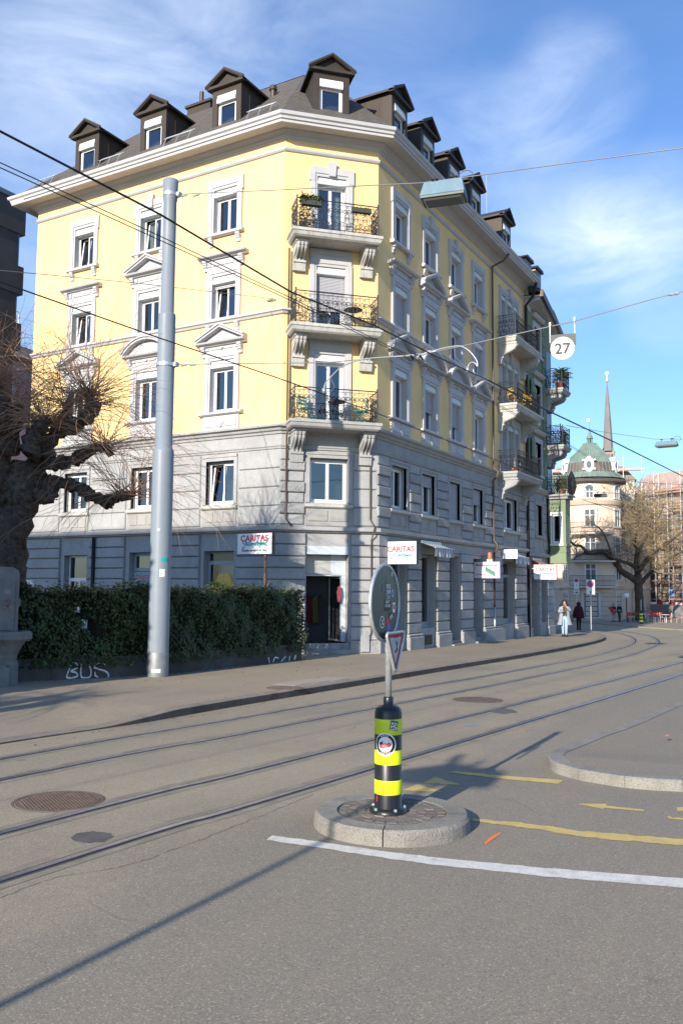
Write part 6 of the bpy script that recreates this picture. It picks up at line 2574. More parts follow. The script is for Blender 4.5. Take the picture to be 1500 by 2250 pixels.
for q in range(3):
    dsq(b, .12 + q * .02, -.14 + q * .01, .012, .04, 1, .5, .0065)
dsq(b, .06, -.17, .06, .06, 2, -.2)
b.fill([DFr.p(.07 + x, .0058, zd - .235 + y) for x, y in ((-.04, -.03), (.03, -.02), (.05, .03), (.0, .05), (-.03, .02))], 3)
b.face([DFr.p(a, .0056, zd + c) for a, c in ((-.01, .02), (.035, .02), (.03, .22), (.01, .24))], 4)
dsq(b, -.05, .13, .06, .07, 4, .1)
b.build('sticker', [M_INK, M_SIGNWHITE, M_RED, M_SIGNBLUE, mat('torn_paper', (.20, .20, .18), .8, var=.3, vscale=20)], sd_, recalc=False)
# triangle
tl, tr_, tb = at_axis(845, 1388, BX, BY), at_axis(888, 1388, BX, BY), at_axis(866, 1479, BX, BY)
zt_t, zt_b = tl.z + .0, tb.z
htri = zt_t - zt_b
wtri = htri * 2 / sqrt(3) * .93
phi2 = math.acos(min(1, ((888 - 845) / (1480 - 1386)) * htri / wtri * 1.0))
nx, ny = turned(phi2 * 1.0)
TF = Fr(BX, BY, -ny, nx, nx, ny)
if (TF.dx * -vy + TF.dy * vx) < 0:
    TF.dx, TF.dy = -TF.dx, -TF.dy
TF.ox, TF.oy = BX - LFT.x * .06 + vx * .09, BY - LFT.y * .06 + vy * .09
cz_t = zt_t - htri / 3


def tri(sc2, rad, o):
    """rounded triangle, point down"""
    pts = []
    vs = [(-wtri / 2, zt_t), (wtri / 2, zt_t), (0, zt_b)]
    cx_, cz2 = 0, cz_t
    for i, (x, z) in enumerate(vs):
        x2, z2 = cx_ + (x - cx_) * sc2, cz2 + (z - cz2) * sc2
        a0 = [radians(180), radians(90), radians(-30)][i]
        # corner arc centre moved inwards
        dx, dz_ = cx_ - x2, cz2 - z2
        ln = hypot(dx, dz_)
        ccx, ccz = x2 + dx / ln * rad * 1.9, z2 + dz_ / ln * rad * 1.9
        for q in range(6):
            a = a0 - radians(120) * q / 5 + radians(0)
            pts.append((ccx + rad * cos(a), ccz + rad * sin(a)))
    return pts


b = MB()
b.prism(TF, tri(.93, .03, 0), -.006, .003)
st = b.build('give_way_sign', mat('sign_silver', (.42, .43, .47), .35, metal=.2, var=.12, vscale=14), BO)
b = MB()
rim = tri(1.0, .032, 0)
b.tube([TF.p(a, 0, z) for a, z in rim + [rim[0], rim[1]]], .014, 8, cap=False)
b.build('rim', M_GALV, st, smooth=True)
b = MB()
o1, o2 = tri(.90, .02, 0), tri(.66, .012, 0)
for i in range(len(o1)):
    j = (i + 1) % len(o1)
    b.face([TF.p(*(o1[i][0], .0045, o1[i][1])), TF.p(o1[j][0], .0045, o1[j][1]), TF.p(o2[j][0], .0045, o2[j][1]), TF.p(o2[i][0], .0045, o2[i][1])])
b.build('red_border', mat('give_way_red', (.30, .008, .016), .3), st, recalc=False)
b = MB()
rg = random.Random(4)
for i in range(9):
    x, z = -.04 + i * .011, cz_t + .085 + rg.uniform(-.006, .006)
    b.tube([TF.p(x, .005, z), TF.p(x + .01, .005, z + rg.uniform(-.012, .012))], .002, 3)
pts = [(.02, .05), (.0, .03), (.03, .01), (.045, .035), (.02, .0), (.035, -.03), (.0, -.055), (-.02, -.05), (.01, -.04), (.03, -.01)]
for (x0, y0), (x1, y1) in zip(pts, pts[1:]):
    b.tube([TF.p(x0, .005, cz_t + y0), TF.p(x1, .005, cz_t + y1)], .0022, 3)
b.build('scribble', M_INK, st, recalc=False)
b = MB()
for (x, z) in ((-wtri * .36, zt_t - .045), (wtri * .36, zt_t - .045), (0, zt_b + .09)):
    b.lathe([(.007, 0), (0, .004)], TF.p(x, .006, z), 8)
b.build('screw', M_GALV, st)
b = MB()
zk = zb_(1424)
b.lathe([(.0305, zk - .04), (.032, zk - .035), (.032, zk + .035), (.0305, zk + .04)], (BX, BY, 0), 16)
b.build('pole_sticker', mat('worn_sticker', (.25, .25, .24), .7, var=.6, vscale=60), BO)
for zz in (zt0 - .09, zt_t - .07):
    b = MB()
    b.lathe([(.03, zz - .02), (.036, zz - .02), (.036, zz + .02), (.03, zz + .02)], (BX, BY, 0), 14)
    b.build('clamp', M_GALV, BO)

# ================================================================== shop signs
LX = Fr(0, 0, 0, -1, -1, 0)              # boards facing the camera side of the street: a = -y


def board(name, label, px_l, px_r, py_t, py_b, X, th, texts, bracket=None, edge=M_WHITE, post=None):
    """light box in the plane x = X; edges taken from the photograph"""
    pl, pr = at_x(px_l, (py_t + py_b) / 2, X), at_x(px_r, (py_t + py_b) / 2, X)
    cy = (pl.y + pr.y) / 2
    w_ = abs(pl.y - pr.y)
    cpx = (px_l + px_r) / 2
    zt_2, zb2 = at_x(cpx, py_t, X).z, at_x(cpx, py_b, X).z
    f = Fr(X, cy, 0, -1, -1, 0)
    h_ = zt_2 - zb2
    zc2 = (zt_2 + zb2) / 2
    t = thing(name, (X, cy, zb2), label, 'shop sign', 'shop signs')
    b = MB()
    b.fb(f, -w_ / 2 - .012, w_ / 2 + .012, -th, -.004, zb2 - .012, zt_2 + .012)
    b.build('case', edge, t)
    b = MB()
    b.fb(f, -w_ / 2, w_ / 2, -.003, .006, zb2, zt_2)
    b.build('face', M_SIGNWHITE, t)
    b = MB()
    for s, x, y, sz, k, kw in texts:
        put_text(b, s, lambda u, v, x=x, y=y: f.p(x * w_ + u, .009 + .002 * k, zc2 + y * h_ + v), sz * h_, k, **kw)
    b.build('lettering', [M_RED, M_TEAL, M_INK, mat('sign_green', (.03, .22, .12), .5)], t, recalc=False)
    return t, f, w_, h_, zc2


def script_word(t, f, w_, h_, zc2, x0, y0, sx, k=M_TEAL, name='script_lettering'):
    """hand-written word as brush strokes"""
    S = [[(.95, .75), (.75, 1.0), (.35, .95), (.25, .6), (.6, .35), (.75, .0), (.45, -.45), (-.05, -.4)],
         [(1.0, .3), (1.35, .5), (1.35, .7), (1.1, .65), (1.05, .3), (1.3, .1), (1.6, .25)], [(2.15, .6), (1.9, .65), (1.75, .35), (1.85, .1), (2.2, .15)],
         [(2.55, .6), (2.35, .4), (2.4, .1), (2.65, .1), (2.8, .4), (2.6, .6), (2.9, .55)], [(3.0, .6), (2.95, .1), (3.1, .5), (3.35, .6), (3.35, .1)],
         [(4.0, .55), (3.7, .6), (3.6, .25), (3.8, .1), (4.05, .4), (4.15, 1.1), (4.0, .1)], [(4.45, 1.15), (4.4, -.1), (4.65, .5), (4.9, .6), (4.9, -.3)],
         [(5.5, .55), (5.25, .6), (5.15, .25), (5.3, .1), (5.5, .45), (5.5, .1)], [(5.75, .6), (5.75, .1), (5.95, .5), (6.15, .55), (6.15, .1)],
         [(6.85, .55), (6.5, .6), (6.4, .25), (6.6, .1), (6.85, .4), (6.95, 1.1), (6.85, .05), (7.05, .1)]]
    b = MB()
    for st_ in S:
        c = catmull([(x, y, 0) for x, y in st_], 4)
        b.tube([f.p(x0 * w_ + v.x * sx, .012, zc2 + y0 * h_ + v.y * sx * 1.1) for v in c], .105 * sx, 4)
    b.build(name, k, t, recalc=False)


SX1 = 21.3
t, f, w_, h_, zc2 = board('shop_sign', 'white second-hand shop light box on a rusty post above the hedge', 522, 597, 1172, 1217, SX1, .16,
                          [('CARITAS', .0, .12, .42, 0, dict(bold=.03)), ('Kleidereinwurf im Hof', .0, -.38, .165, 2, dict(bold=.014))], edge=mat('box_dark', (.05, .045, .04), .5))
script_word(t, f, w_, h_, zc2, -.36, -.10, w_ * .105)
b = MB()
ypo = at_x(583, 1250, SX1 + .08).y
zg = gz(SX1) + .1
b.box(SX1 + .05, SX1 + .11, ypo - .03, ypo + .03, zg, zc2 - h_ / 2)
b.build('post', mat('rusty_post', (.16, .085, .05), .8, var=.4, vscale=6), t)
for lab, l_, r__, t__, b__, s_, k in (('white shop light box projecting from the house corner above the traffic sign', 846, 914, 1190, 1239, .62, 0), ('white shop light box furthest along the street, before the oriel', 1172, 1221, 1241, 1273, 16.4, 1)):
    X = CB[0] + s_
    t, f, w_, h_, zc2 = board('shop_sign', lab, l_, r__, t__, b__, X, .14, [('CARITAS', .0, .05, .34, 0, dict(bold=.03))], edge=mat('box_dark', (.05, .045, .04), .5) if not k else M_RED)
    script_word(t, f, w_, h_, zc2, -.34, -.18, w_ * .10)
    b = MB()
    ye = f.oy + w_ / 2
    for dz2 in (-.25, .25):
        b.box(X + .04, X + .09, ye, Y0 + .02, zc2 + dz2 * h_ - .02, zc2 + dz2 * h_ + .02)
    b.build('bracket', M_GALV, t)
X = CB[0] + 9.75
t, f, w_, h_, zc2 = board('shop_sign', 'white model railway shop sign with orange lamp on top, middle of the facade', 1041, 1097, 1235, 1270, X, .12,
                          [('Modelleisenbahnen', .0, .25, .19, 0, dict(bold=.03)), ('M. Naquel', -.24, -.32, .14, 0, dict(bold=.03))], edge=mat('sign_lilac', (.25, .23, .5), .5))
b = MB()
for i in range(7):
    x0, y0 = -.05 + i * .055, .12 - i * .055
    b.fb(f, x0 * w_, (x0 + .05) * w_, .010, .014, zc2 + (y0 - .12) * h_, zc2 + (y0 + .10) * h_)
    b.disc(f, (x0 + .02) * w_, .016, zc2 + (y0 - .15) * h_, .05 * h_, 10)
for i in range(3):
    b.tube([f.p((-.06 + i * .1) * w_, .012, zc2 - (.05 + i * .1) * h_), f.p((.05 + i * .1) * w_, .012, zc2 - (.36 + i * .02) * h_)], .006, 3)
b.build('train_drawing', mat('train_green', (.05, .2, .14), .5), t, recalc=False)
b = MB()
ye = f.oy + w_ / 2
for dz2 in (-.28, .3):
    b.box(X + .03, X + .09, ye, Y0 + .02, zc2 + dz2 * h_ - .06, zc2 + dz2 * h_ + .06)
b.build('bracket', M_SIGNWHITE, t)
b = MB()
pz_ = f.p(.1 * w_, -.06, 0)
b.lathe([(.13, zc2 + h_ / 2), (.13, zc2 + h_ / 2 + .12), (.0, zc2 + h_ / 2 + .12)], (pz_[0], pz_[1], 0), 12)
b.build('lamp_base', M_SIGNWHITE, t)
b = MB()
b.lathe([(.09, zc2 + h_ / 2 + .12), (.09, zc2 + h_ / 2 + .36), (.07, zc2 + h_ / 2 + .42), (0, zc2 + h_ / 2 + .43)], (pz_[0], pz_[1], 0), 12)
b.build('warning_lamp', mat('orange_lens', (.75, .16, .03), .3), t, smooth=True)

# ================================================================== awnings
M_AWA = mat('awning_grey', (.25, .25, .27), .9)
M_AWB = mat('awning_white', (.66, .66, .64), .9)


def awning(a0, a1, label, proj=.72, zt=3.80, drop=.2, box=False, col=(M_AWA, M_AWB)):
    t = thing('awning', FRT.p((a0 + a1) / 2, .1, zt - .5), label, 'awning', 'awnings over the shops')
    b = MB()
    n = int((a1 - a0) / .11)
    for i in range(n):
        p, q = a0 + (a1 - a0) * i / n, a0 + (a1 - a0) * (i + 1) / n
        b.face([FRT.p(p, .14, zt), FRT.p(q, .14, zt), FRT.p(q, proj, zt - drop), FRT.p(p, proj, zt - drop)], i % 2)
    b.build('fabric', list(col), t, recalc=False)
    b = MB()
    for i in range(n):
        for h in range(2):
            p = a0 + (a1 - a0) * (i + h * .5) / n
            q = a0 + (a1 - a0) * (i + h * .5 + .5) / n
            w0, w1 = proj + .02 * sin(p * 19), proj + .02 * sin(q * 19)
            b.face([FRT.p(p, proj, zt - drop), FRT.p(q, proj, zt - drop), FRT.p(q, w1, zt - drop - .30 - .03 * abs(sin(q * 14))), FRT.p(p, w0, zt - drop - .30 - .03 * abs(sin(p * 14)))], i % 2)
    b.build('valance', list(col), t, recalc=False)
    b = MB()
    b.fb(FRT, a0 - .03, a1 + .03, .1, .2, zt - .02, zt + .08)
    b.tube([FRT.p(a0, proj, zt - drop), FRT.p(a1, proj, zt - drop)], .025, 6)
    b.build('roller_tube', M_GALV, t)
    if box:
        b = MB()
        b.fb(FRT, a0 - .04, a0 - .01, .1, proj + .1, zt - .3, zt + .12)
        b.build('side_plate', M_SIGNWHITE, t)
    return t


awning(3.25, 5.0, 'striped grey and white awning above the shop beside the corner light box')
awning(12.35, 14.35, 'striped awning with a white side plate above the railway shop window', box=True)
awning(16.75, 18.1, 'rolled brown awning behind the furthest light box', proj=.5, drop=.2, zt=3.6, col=(mat('awning_brown', (.34, .19, .09), .9), mat('awning_brown', (.34, .19, .09), .9)))

# ================================================================== distant street signs
def sign_post(px, py, d, label, plates, name='road_sign', h_top=None):
    p = gnd(px, py, .13)
    pd = hypot(p.x, p.y)
    k = pd / FPX
    t = thing(name, (p.x, p.y, p.z), label, 'road sign', 'road signs down the street')
    vx_, vy_ = -p.x / pd, -p.y / pd
    f = Fr(p.x, p.y, -vy_, vx_, vx_, vy_)
    if f.dx * vy_ * -1 + f.dy * vx_ < 0:
        f.dx, f.dy = -f.dx, -f.dy
    b = MB()
    top = max(q[2] for q in plates)
    b.tube([(p.x, p.y, p.z), (p.x, p.y, p.z + top * k)], .035, 8)
    b.build('post', M_GALV, t)
    for (z0, z1_, zt_2, w_, kind) in [(q[0], q[1], q[2], q[3], q[4]) for q in plates]:
        b = MB()
        za, zb2 = p.z + z0 * k, p.z + z1_ * k
        W2 = w_ * k / 2
        b.fb(f, -W2, W2, .04, .07, za, zb2, 0)
        cz3 = (za + zb2) / 2
        if kind == 'nopark':
            cz3 = zb2 - W2 * .98
            r = W2 * .86
            b.disc(f, 0, .075, cz3, r, 20, 1)
            b.disc(f, 0, .08, cz3, r * .74, 20, 2)
            for a in (45, 135):
                c0, s0 = cos(radians(a)), sin(radians(a))
                b.face([f.p(x * c0 - y * s0, .085, cz3 + x * s0 + y * c0) for x, y in ((-r * .9, -r * .1), (r * .9, -r * .1), (r * .9, r * .1), (-r * .9, r * .1))], 1)
            b.face([f.p(x * W2, .075, za + y * W2) for x, y in ((-.08, .15), (.08, .15), (.08, .55), (.25, .5), (0, .85), (-.25, .5), (-.08, .55))], 3)
        elif kind == 'ring':
            b.ring(f, 0, .075, cz3 + .1 * W2, W2 * .4, W2 * .62, 18, 3)
            b.fb(f, -W2 * .6, W2 * .6, .072, .08, za + .05, za + .12, 3)
        elif kind == 'park':
            b.fb(f, -W2 * .95, W2 * .95, .07, .075, za + .02, zb2 - .02, 2)
            put_text(b, 'P', lambda x, y: f.p(x, .08, za + (zb2 - za) * .52 + y), (zb2 - za) * .52, 0, bold=.02)
            b.ring(f, 0, .08, za + (zb2 - za) * .22, W2 * .25, W2 * .4, 12, 0)
            b.disc(f, -W2 * .1, .08, za + (zb2 - za) * .42, W2 * .14, 10, 0)
        b.build('plate', [M_SIGNWHITE, M_RED, M_SIGNBLUE, M_INK], t, recalc=False)
    return t


sign_post(1298, 1388, 0, 'no stopping sign on a sticker covered post beside the kerb', [(78, 108, 108, 17, 'nopark')])
sign_post(1267, 1376, 0, 'two narrow no stopping plates on a post behind the walking woman', [(84, 101, 101, 10, 'nopark'), (68, 83, 101, 10, 'ring')])
sign_post(1476, 1360, 0, 'blue disabled parking sign in front of the grey site fence', [(46, 60, 60, 9, 'park')])
# ================================================================== hedge on a low wall
HX0, HX1 = 12.35, 21.8
HLINE = [(8, 18.4), (12.0, 15.42), (12.7, 15.0), (14.6, 14.17), (16.2, 13.9), (17.7, 13.83), (30, 13.83)]


def hy(x):
    """front line of the hedge, bending back at the fountain"""
    for (xa, ya), (xb, yb) in zip(HLINE, HLINE[1:]):
        if x <= xb:
            return ya + (yb - ya) * (x - xa) / (xb - xa)
    return HLINE[-1][1]


def on_hedge(px, py, off=0.0):
    p = at_y(px, py, 14)
    for _ in range(12):
        p = at_y(px, py, (hy(p.x) + off) * .6 + p.y * .4)
    return p


lw = MB()
HH = .46
n = 16
for i in range(n):
    a, b2 = HX0 - 2 + (HX1 - HX0 + 2) * i / n, HX0 - 2 + (HX1 - HX0 + 2) * (i + 1) / n - .006
    lw.hexa([(x, hy(x) + o, z) for z0, o0 in ((-.1, .02), (.13 + HH, .03)) for x, o, z in ((a, o0, gz(a) + z0), (b2, o0, gz(b2) + z0), (b2, .3, gz(b2) + z0), (a, .3, gz(a) + z0))])
lwo = tag(lw.build('garden_wall', M_CONC), 'low dark concrete garden wall with white graffiti under the hedge', 'wall')
# spray-painted letters on the wall
ge = MB()


def spray(px_pts, wpx, k=0):
    pts = catmull([on_hedge(x, y, .008) for x, y in px_pts], 6)
    rg2 = random.Random(int(px_pts[0][0]))
    le, ri_ = [], []
    for j, v in enumerate(pts):
        d = (pts[min(j + 1, len(pts) - 1)] - pts[max(0, j - 1)]).normalized()
        nn = Vector((-d.z, 0, d.x)) * wpx * (.8 + .5 * rg2.random())
        le.append(v + nn)
        ri_.append(v - nn)
    ge.strip(le, ri_)


def G(x, y):      # crop coordinates of the letters to picture pixels
    return (x / 5.488, 1150 + y / 5.488)


for st_ in ([(805, 1850), (830, 1780), (870, 1690), (925, 1690), (935, 1740), (860, 1780), (920, 1800), (935, 1840), (860, 1865), (800, 1855)],
            [(985, 1695), (978, 1780), (985, 1850), (1040, 1865), (1090, 1845), (1100, 1780), (1075, 1700)],
            [(1275, 1710), (1235, 1690), (1180, 1690), (1135, 1730), (1200, 1760), (1270, 1780), (1310, 1820), (1305, 1860)], [(1150, 1790), (1150, 1830), (1185, 1855)]):
    spray([G(*p) for p in st_], .02)
for st_ in ([(592, 1456), (590, 1444)], [(600, 1455), (604, 1445), (612, 1446)], [(618, 1453), (628, 1442)], [(635, 1452), (637, 1441)], [(645, 1449), (650, 1440), (648, 1450)]):
    spray(st_, .018)
ge.build('graffiti', mat('white_spray', (.85, .85, .87), .8, stain=.6, stain_scale=(9, 9, 9), stain_col=(.2, .2, .2)), lwo, recalc=False)

hz = lambda x: gz(x) + .13


def hedge_top(x):
    return 2.02 + .07 * sin(x * 1.7) + .06 * sin(x * 4.1 + 1) + .03 * sin(x * 11) + (.1 if x < 12.3 else 0)


HG_ = thing('hedge', ((HX0 + HX1) / 2, 14.5, hz(16)), 'long dark green clipped ivy hedge on the low wall in front of the house', 'hedge')
rh = random.Random(21)
leaves = MB()


def leaf(mb, c, nrm, s, k):
    """one pointed leaf of two folded faces"""
    t = Vector((rh.uniform(-1, 1), rh.uniform(-1, 1), rh.uniform(-1.4, .4)))
    t = (t - nrm * t.dot(nrm))
    if t.length < 1e-3:
        t = nrm.orthogonal()
    t.normalize()
    sd = nrm.cross(t)
    tip, base = c + t * s, c - t * s * .8
    m1, m2 = c + sd * s * .62 - nrm * s * .18, c - sd * s * .62 - nrm * s * .18
    i = len(mb.v)
    mb.v.extend([tuple(base), tuple(m1), tuple(tip), tuple(m2)])
    mb.f.append((i, i + 1, i + 2))
    mb.f.append((i, i + 2, i + 3))
    mb.m += [k, k]


# bare patches where light shows through the left half
gaps = [(on_hedge(x, y, .3), r) for x, y, r in ((36, 1395, .13), (45, 1355, .12), (172, 1345, .1), (190, 1372, .15), (203, 1386, .13), (160, 1352, .07), (183, 1335, .08))]
NL = 23000
for i in range(NL):
    x = rh.uniform(HX0 - .2, HX1)
    side = rh.random()
    tz_ = hedge_top(x)
    if side < .66:          # front
        z = hz(x) + HH * .55 + (tz_ - HH * .55) * rh.random() ** .95
        bul = .16 * sin(x * 2.3 + z * 3.1) + .09 * sin(x * 6.1 - z * 5) + .05 * sin(x * 13 + z * 9)
        y = hy(x) - .03 - bul * .8 + rh.uniform(-.05, .14) - (.08 if z < hz(x) + .8 else 0)
        nrm = Vector((rh.uniform(-.7, .7), -1, rh.uniform(-.2, .9)))
    elif side < .90:        # top
        y = hy(x) + rh.uniform(-.05, 1.05)
        z = hz(x) + tz_ + rh.gauss(-.03, .05)
        if rh.random() < .10:
            z += rh.uniform(0, .2) * (.4 + .6 * abs(sin(x * 3.7)))
        nrm = Vector((rh.uniform(-.6, .6), rh.uniform(-.7, .5), 1))
    else:                   # end towards the entrance
        x = HX1 + rh.uniform(-.1, .10)
        y = hy(x) + rh.uniform(0, 1.05)
        z = hz(x) + .2 + (tz_ - .2) * rh.random()
        nrm = Vector((1, rh.uniform(-.8, .6), rh.uniform(-.2, .8)))
    c = Vector((x, y, z))
    if any((c.x - g_.x) ** 2 + (c.z - g_.z) ** 2 < r * r * (.75 + .5 * rh.random()) for g_, r in gaps):
        continue
    nrm.normalize()
    leaf(leaves, c, nrm, rh.uniform(.022, .056), 2 if rh.random() < .03 else (1 if rh.random() < .22 + (.25 if side > .66 else 0) else 0))
M_DEAD = mat('dead_leaf', (.14, .085, .04), .8, var=.3, vscale=5)
leaves.build('foliage', [M_LEAF, M_LEAF2, M_DEAD], HG_, recalc=False)
fl = MB()
for i in range(420):
    x = rh.uniform(HX0, HX1)
    y = hy(x) - abs(rh.gauss(0, .12)) if i < 260 else rh.uniform(9.7, 13.8) if i < 320 else 9.42 - abs(rh.gauss(0, .09))
    if i >= 320:
        x = rh.uniform(8, 34)
    z = gz(x) + (.14 if y > 9.6 else .012)
    leaf(fl, Vector((x, y, z)), Vector((rh.uniform(-.3, .3), rh.uniform(-.3, .3), 1)).normalized(), rh.uniform(.018, .04), 0)
fl = fl.build('fallen_leaves', M_DEAD, recalc=False)
fl['kind'] = 'stuff'
hc = MB()
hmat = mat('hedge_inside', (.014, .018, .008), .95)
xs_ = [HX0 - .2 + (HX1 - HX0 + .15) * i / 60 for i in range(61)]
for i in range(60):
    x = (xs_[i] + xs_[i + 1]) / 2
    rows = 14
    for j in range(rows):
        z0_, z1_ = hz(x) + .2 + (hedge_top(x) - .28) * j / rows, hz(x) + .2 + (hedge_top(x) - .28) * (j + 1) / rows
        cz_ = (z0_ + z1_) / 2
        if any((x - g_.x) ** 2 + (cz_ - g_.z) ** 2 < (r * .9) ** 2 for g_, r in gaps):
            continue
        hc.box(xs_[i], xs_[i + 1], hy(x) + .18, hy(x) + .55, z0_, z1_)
hc.build('dark_core', hmat, HG_, recalc=False)  # dark core boxes added inside the shell of leaves
# small yellow-green plant and bare twigs behind the hedge
pl = thing('shrub', (21.5, 15.6, gz(21)), 'small yellow green shoots rising behind the hedge by the shop window', 'shrub')
b = MB()
base = at_x(478, 1290, 21.0)
for i in range(420):
    h = rh.random()
    c = base + Vector((rh.gauss(0, .12), rh.gauss(0, .22) * (1 - h * .5), -.25 + h * .40))
    leaf(b, c, Vector((rh.uniform(-1, 1), rh.uniform(-1, 1), .8)).normalized(), rh.uniform(.03, .05), 0)
b.build('foliage', mat('fresh_leaf', (.22, .30, .05), .5, var=.3, vscale=6), pl, recalc=False)
tw = thing('shrub', (21.6, 15.2, gz(21)), 'bare brown twigs arching over the hedge below the second-hand sign', 'shrub')
b = MB()
base = at_x(572, 1300, 21.7)
for i in range(34):
    a = rh.uniform(0, 2 * pi)
    l_ = rh.uniform(.4, .95)
    pts = [base + Vector((rh.uniform(-.1, .1), rh.uniform(-.6, .6), -.2))]
    d = Vector((cos(a) * .3, sin(a), rh.uniform(.2, .8))).normalized()
    for q in range(5):
        pts.append(pts[-1] + d * l_ / 5)
        d = (d + Vector((0, 0, -.22)) + Vector((rh.uniform(-.2, .2), rh.uniform(-.2, .2), 0))).normalized()
    b.tube(pts, [.009, .008, .007, .006, .005, .004], 3)
b.build('twigs', M_SHOOT, tw, recalc=False)

# ================================================================== stone fountain at the left edge
M_FOUNT = mat('fountain_stone', (.21, .205, .195), .88, var=.18, vscale=2.5, bump=.6, bscale=24, stain=.65, stain_scale=(2, 2, .6), stain_col=(.14, .135, .12))
fb_ = gnd(3, 1506, .10)
FX, FY = fb_.x, fb_.y
FZ = gz(FX) + .1
FTN = thing('fountain', (FX, FY, FZ), 'old grey stone fountain with a round headed pillar and a basin at the left edge', 'fountain')
fd = Vector((FX, FY)).normalized()
FF = Fr(FX, FY, fd.y, -fd.x, -fd.x, -fd.y)
fk = hypot(FX, FY) / FPX


def fz(py):
    return at_axis(5, py, FX, FY).z


b = MB()
r_px = 27
b.prism(FF, [(-.62, FZ), (r_px * fk, FZ), (r_px * fk, fz(1262)), (r_px * fk * .9, fz(1252)), (r_px * fk * .55, fz(1246)), (-.15, fz(1244)), (-.5, fz(1252)), (-.62, fz(1262))], -.75, -.15)
b.fb(FF, -.55, r_px * fk * .72, -.15, -.11, fz(1385), fz(1275))
b.prism(FF, [(r_px * fk * .55, fz(1300)), (r_px * fk * 1.18, fz(1318)), (r_px * fk * 1.18, fz(1330)), (r_px * fk * .9, fz(1340)), (r_px * fk * .55, fz(1385))], -.6, -.3)
b.build('pillar', M_FOUNT, FTN)
b = MB()
rim = 56 * fk
b.lathe([(0, fz(1408)), (rim * .92, fz(1408)), (rim, fz(1403)), (rim, fz(1391)), (rim * .94, fz(1387)), (rim * .80, fz(1387)), (rim * .78, fz(1396)), (0, fz(1396))], (FX, FY, 0), 36)
b.lathe([(rim * .80, fz(1408)), (rim * .66, fz(1420)), (rim * .52, fz(1438)), (rim * .50, fz(1450)), (rim * .56, fz(1458)), (rim * .56, FZ - .05)], (FX, FY, 0), 36)
b.build('basin', M_FOUNT, FTN)
b = MB()
b.fb(FF, -.62, 14 * fk, .15, .55, FZ - .1, fz(1462))
b.fb(FF, -.5, 8 * fk, .2, .5, fz(1462), fz(1456))
b.build('side_block', M_FOUNT, FTN)
b = MB()
b.tube([FF.p(.05, -.15, fz(1320)), FF.p(.06, .12, fz(1322)), FF.p(.06, .16, fz(1332))], .03, 8)
b.build('spout', M_IRON, FTN)
b = MB()
gp = gnd(70, 1497, .11)
b.box(gp.x - .2, gp.x + .6, gp.y - .15, gp.y + .2, gp.z, gp.z + .008)
tag(b.build('drain_grate', M_INK), 'dark drain grate in the pavement beside the fountain', 'grate')

# ================================================================== pollarded tree at the left
TRX, TRY = 13.7, 17.3
tdn = Vector((TRX, TRY)).normalized()
TRR = Fr(TRX, TRY, tdn.y, -tdn.x, -tdn.x, -tdn.y)
PT = thing('pollarded_tree', (TRX, TRY, gz(TRX)), 'knobbly dark pollarded tree with drooping red brown shoots left of the pole', 'tree')
tk = hypot(TRX, TRY) / FPX
rt = random.Random(3)


def tp(px, py, depth=0.0):
    """picture point on the tree, depth metres towards the camera"""
    d_ = hypot(TRX, TRY) - depth
    return at_d(px, py, d_)


trunk = MB()


def limb(px_pts, radii_px, depth=0.0, ddepth=0.0, knob=.3, n=9, sub=5):
    pts = []
    m = len(px_pts)
    for i, (x, y) in enumerate(px_pts):
        pts.append(tp(x, y, depth + ddepth * i / (m - 1)))
    c = catmull(pts, sub)
    rr2 = []
    for j in range(len(c)):
        t = j / (len(c) - 1) * (m - 1)
        i = min(int(t), m - 2)
        r = (radii_px[i] + (radii_px[i + 1] - radii_px[i]) * (t - i)) * (1 if n > 12 else .84)
        rr2.append(r * tk * (1 + rt.uniform(-knob, knob)))
    # lumps and gnarls
    c2 = [v + Vector((rt.uniform(-1, 1), rt.uniform(-1, 1), rt.uniform(-1, 1))) * .05 for v in c]
    trunk.tube(c2, rr2, n)
    for j in range(1, len(c2)):
        if rt.random() < .7:
            o = Vector((rt.uniform(-1, 1), rt.uniform(-1, 1), rt.uniform(-1, 1))).normalized() * rr2[j] * .75
            s_ = rr2[j] * rt.uniform(.22, .62)
            p0 = c2[j] + o
            trunk.tube([p0 - o * .3, p0, p0 + o * .45, p0 + o * .6], [s_ * 1.1, s_, s_ * .7, s_ * .2], 7)
    return c2


heads = []
limb([(0, 1420), (6, 1330), (12, 1250), (24, 1170), (42, 1090), (56, 1020)], [48, 44, 40, 38, 38, 30], knob=.08, n=14)
limb([(0, 1180), (-8, 1110), (-10, 1050), (5, 990), (10, 950)], [40, 36, 30, 24, 20])
limb([(-30, 1060), (-20, 1000), (-15, 920), (-30, 840)], [40, 36, 30, 24])
limb([(66, 1080), (82, 1040), (97, 1000), (105, 965)], [28, 26, 24, 20])
limb([(85, 1075), (105, 1088), (118, 1086)], [20, 17, 12], .2)
limb([(70, 1075), (110, 1065), (121, 1058)], [34, 26, 18])
heads.append(limb([(110, 1060), (150, 1062), (180, 1073), (205, 1090), (232, 1103), (262, 1092), (292, 1087)], [15, 14, 13, 15, 16, 12, 11])[-6:])
heads.append(limb([(100, 1020), (135, 1015), (165, 1008), (192, 996), (222, 985), (244, 998)], [17, 16, 15, 12, 11, 9], .3)[-6:])
heads.append(limb([(85, 985), (112, 962), (140, 938), (170, 932), (196, 912), (203, 892), (190, 866)], [20, 19, 20, 19, 17, 17, 13], .1)[-8:])
heads.append(limb([(135, 940), (143, 912), (146, 890)], [14, 13, 10], -.1)[-3:])
heads.append(limb([(60, 1000), (70, 960), (95, 940), (100, 930)], [24, 22, 18, 14], .5)[-5:])
heads.append(limb([(20, 1000), (25, 940), (35, 900)], [26, 22, 15], .2)[-4:])
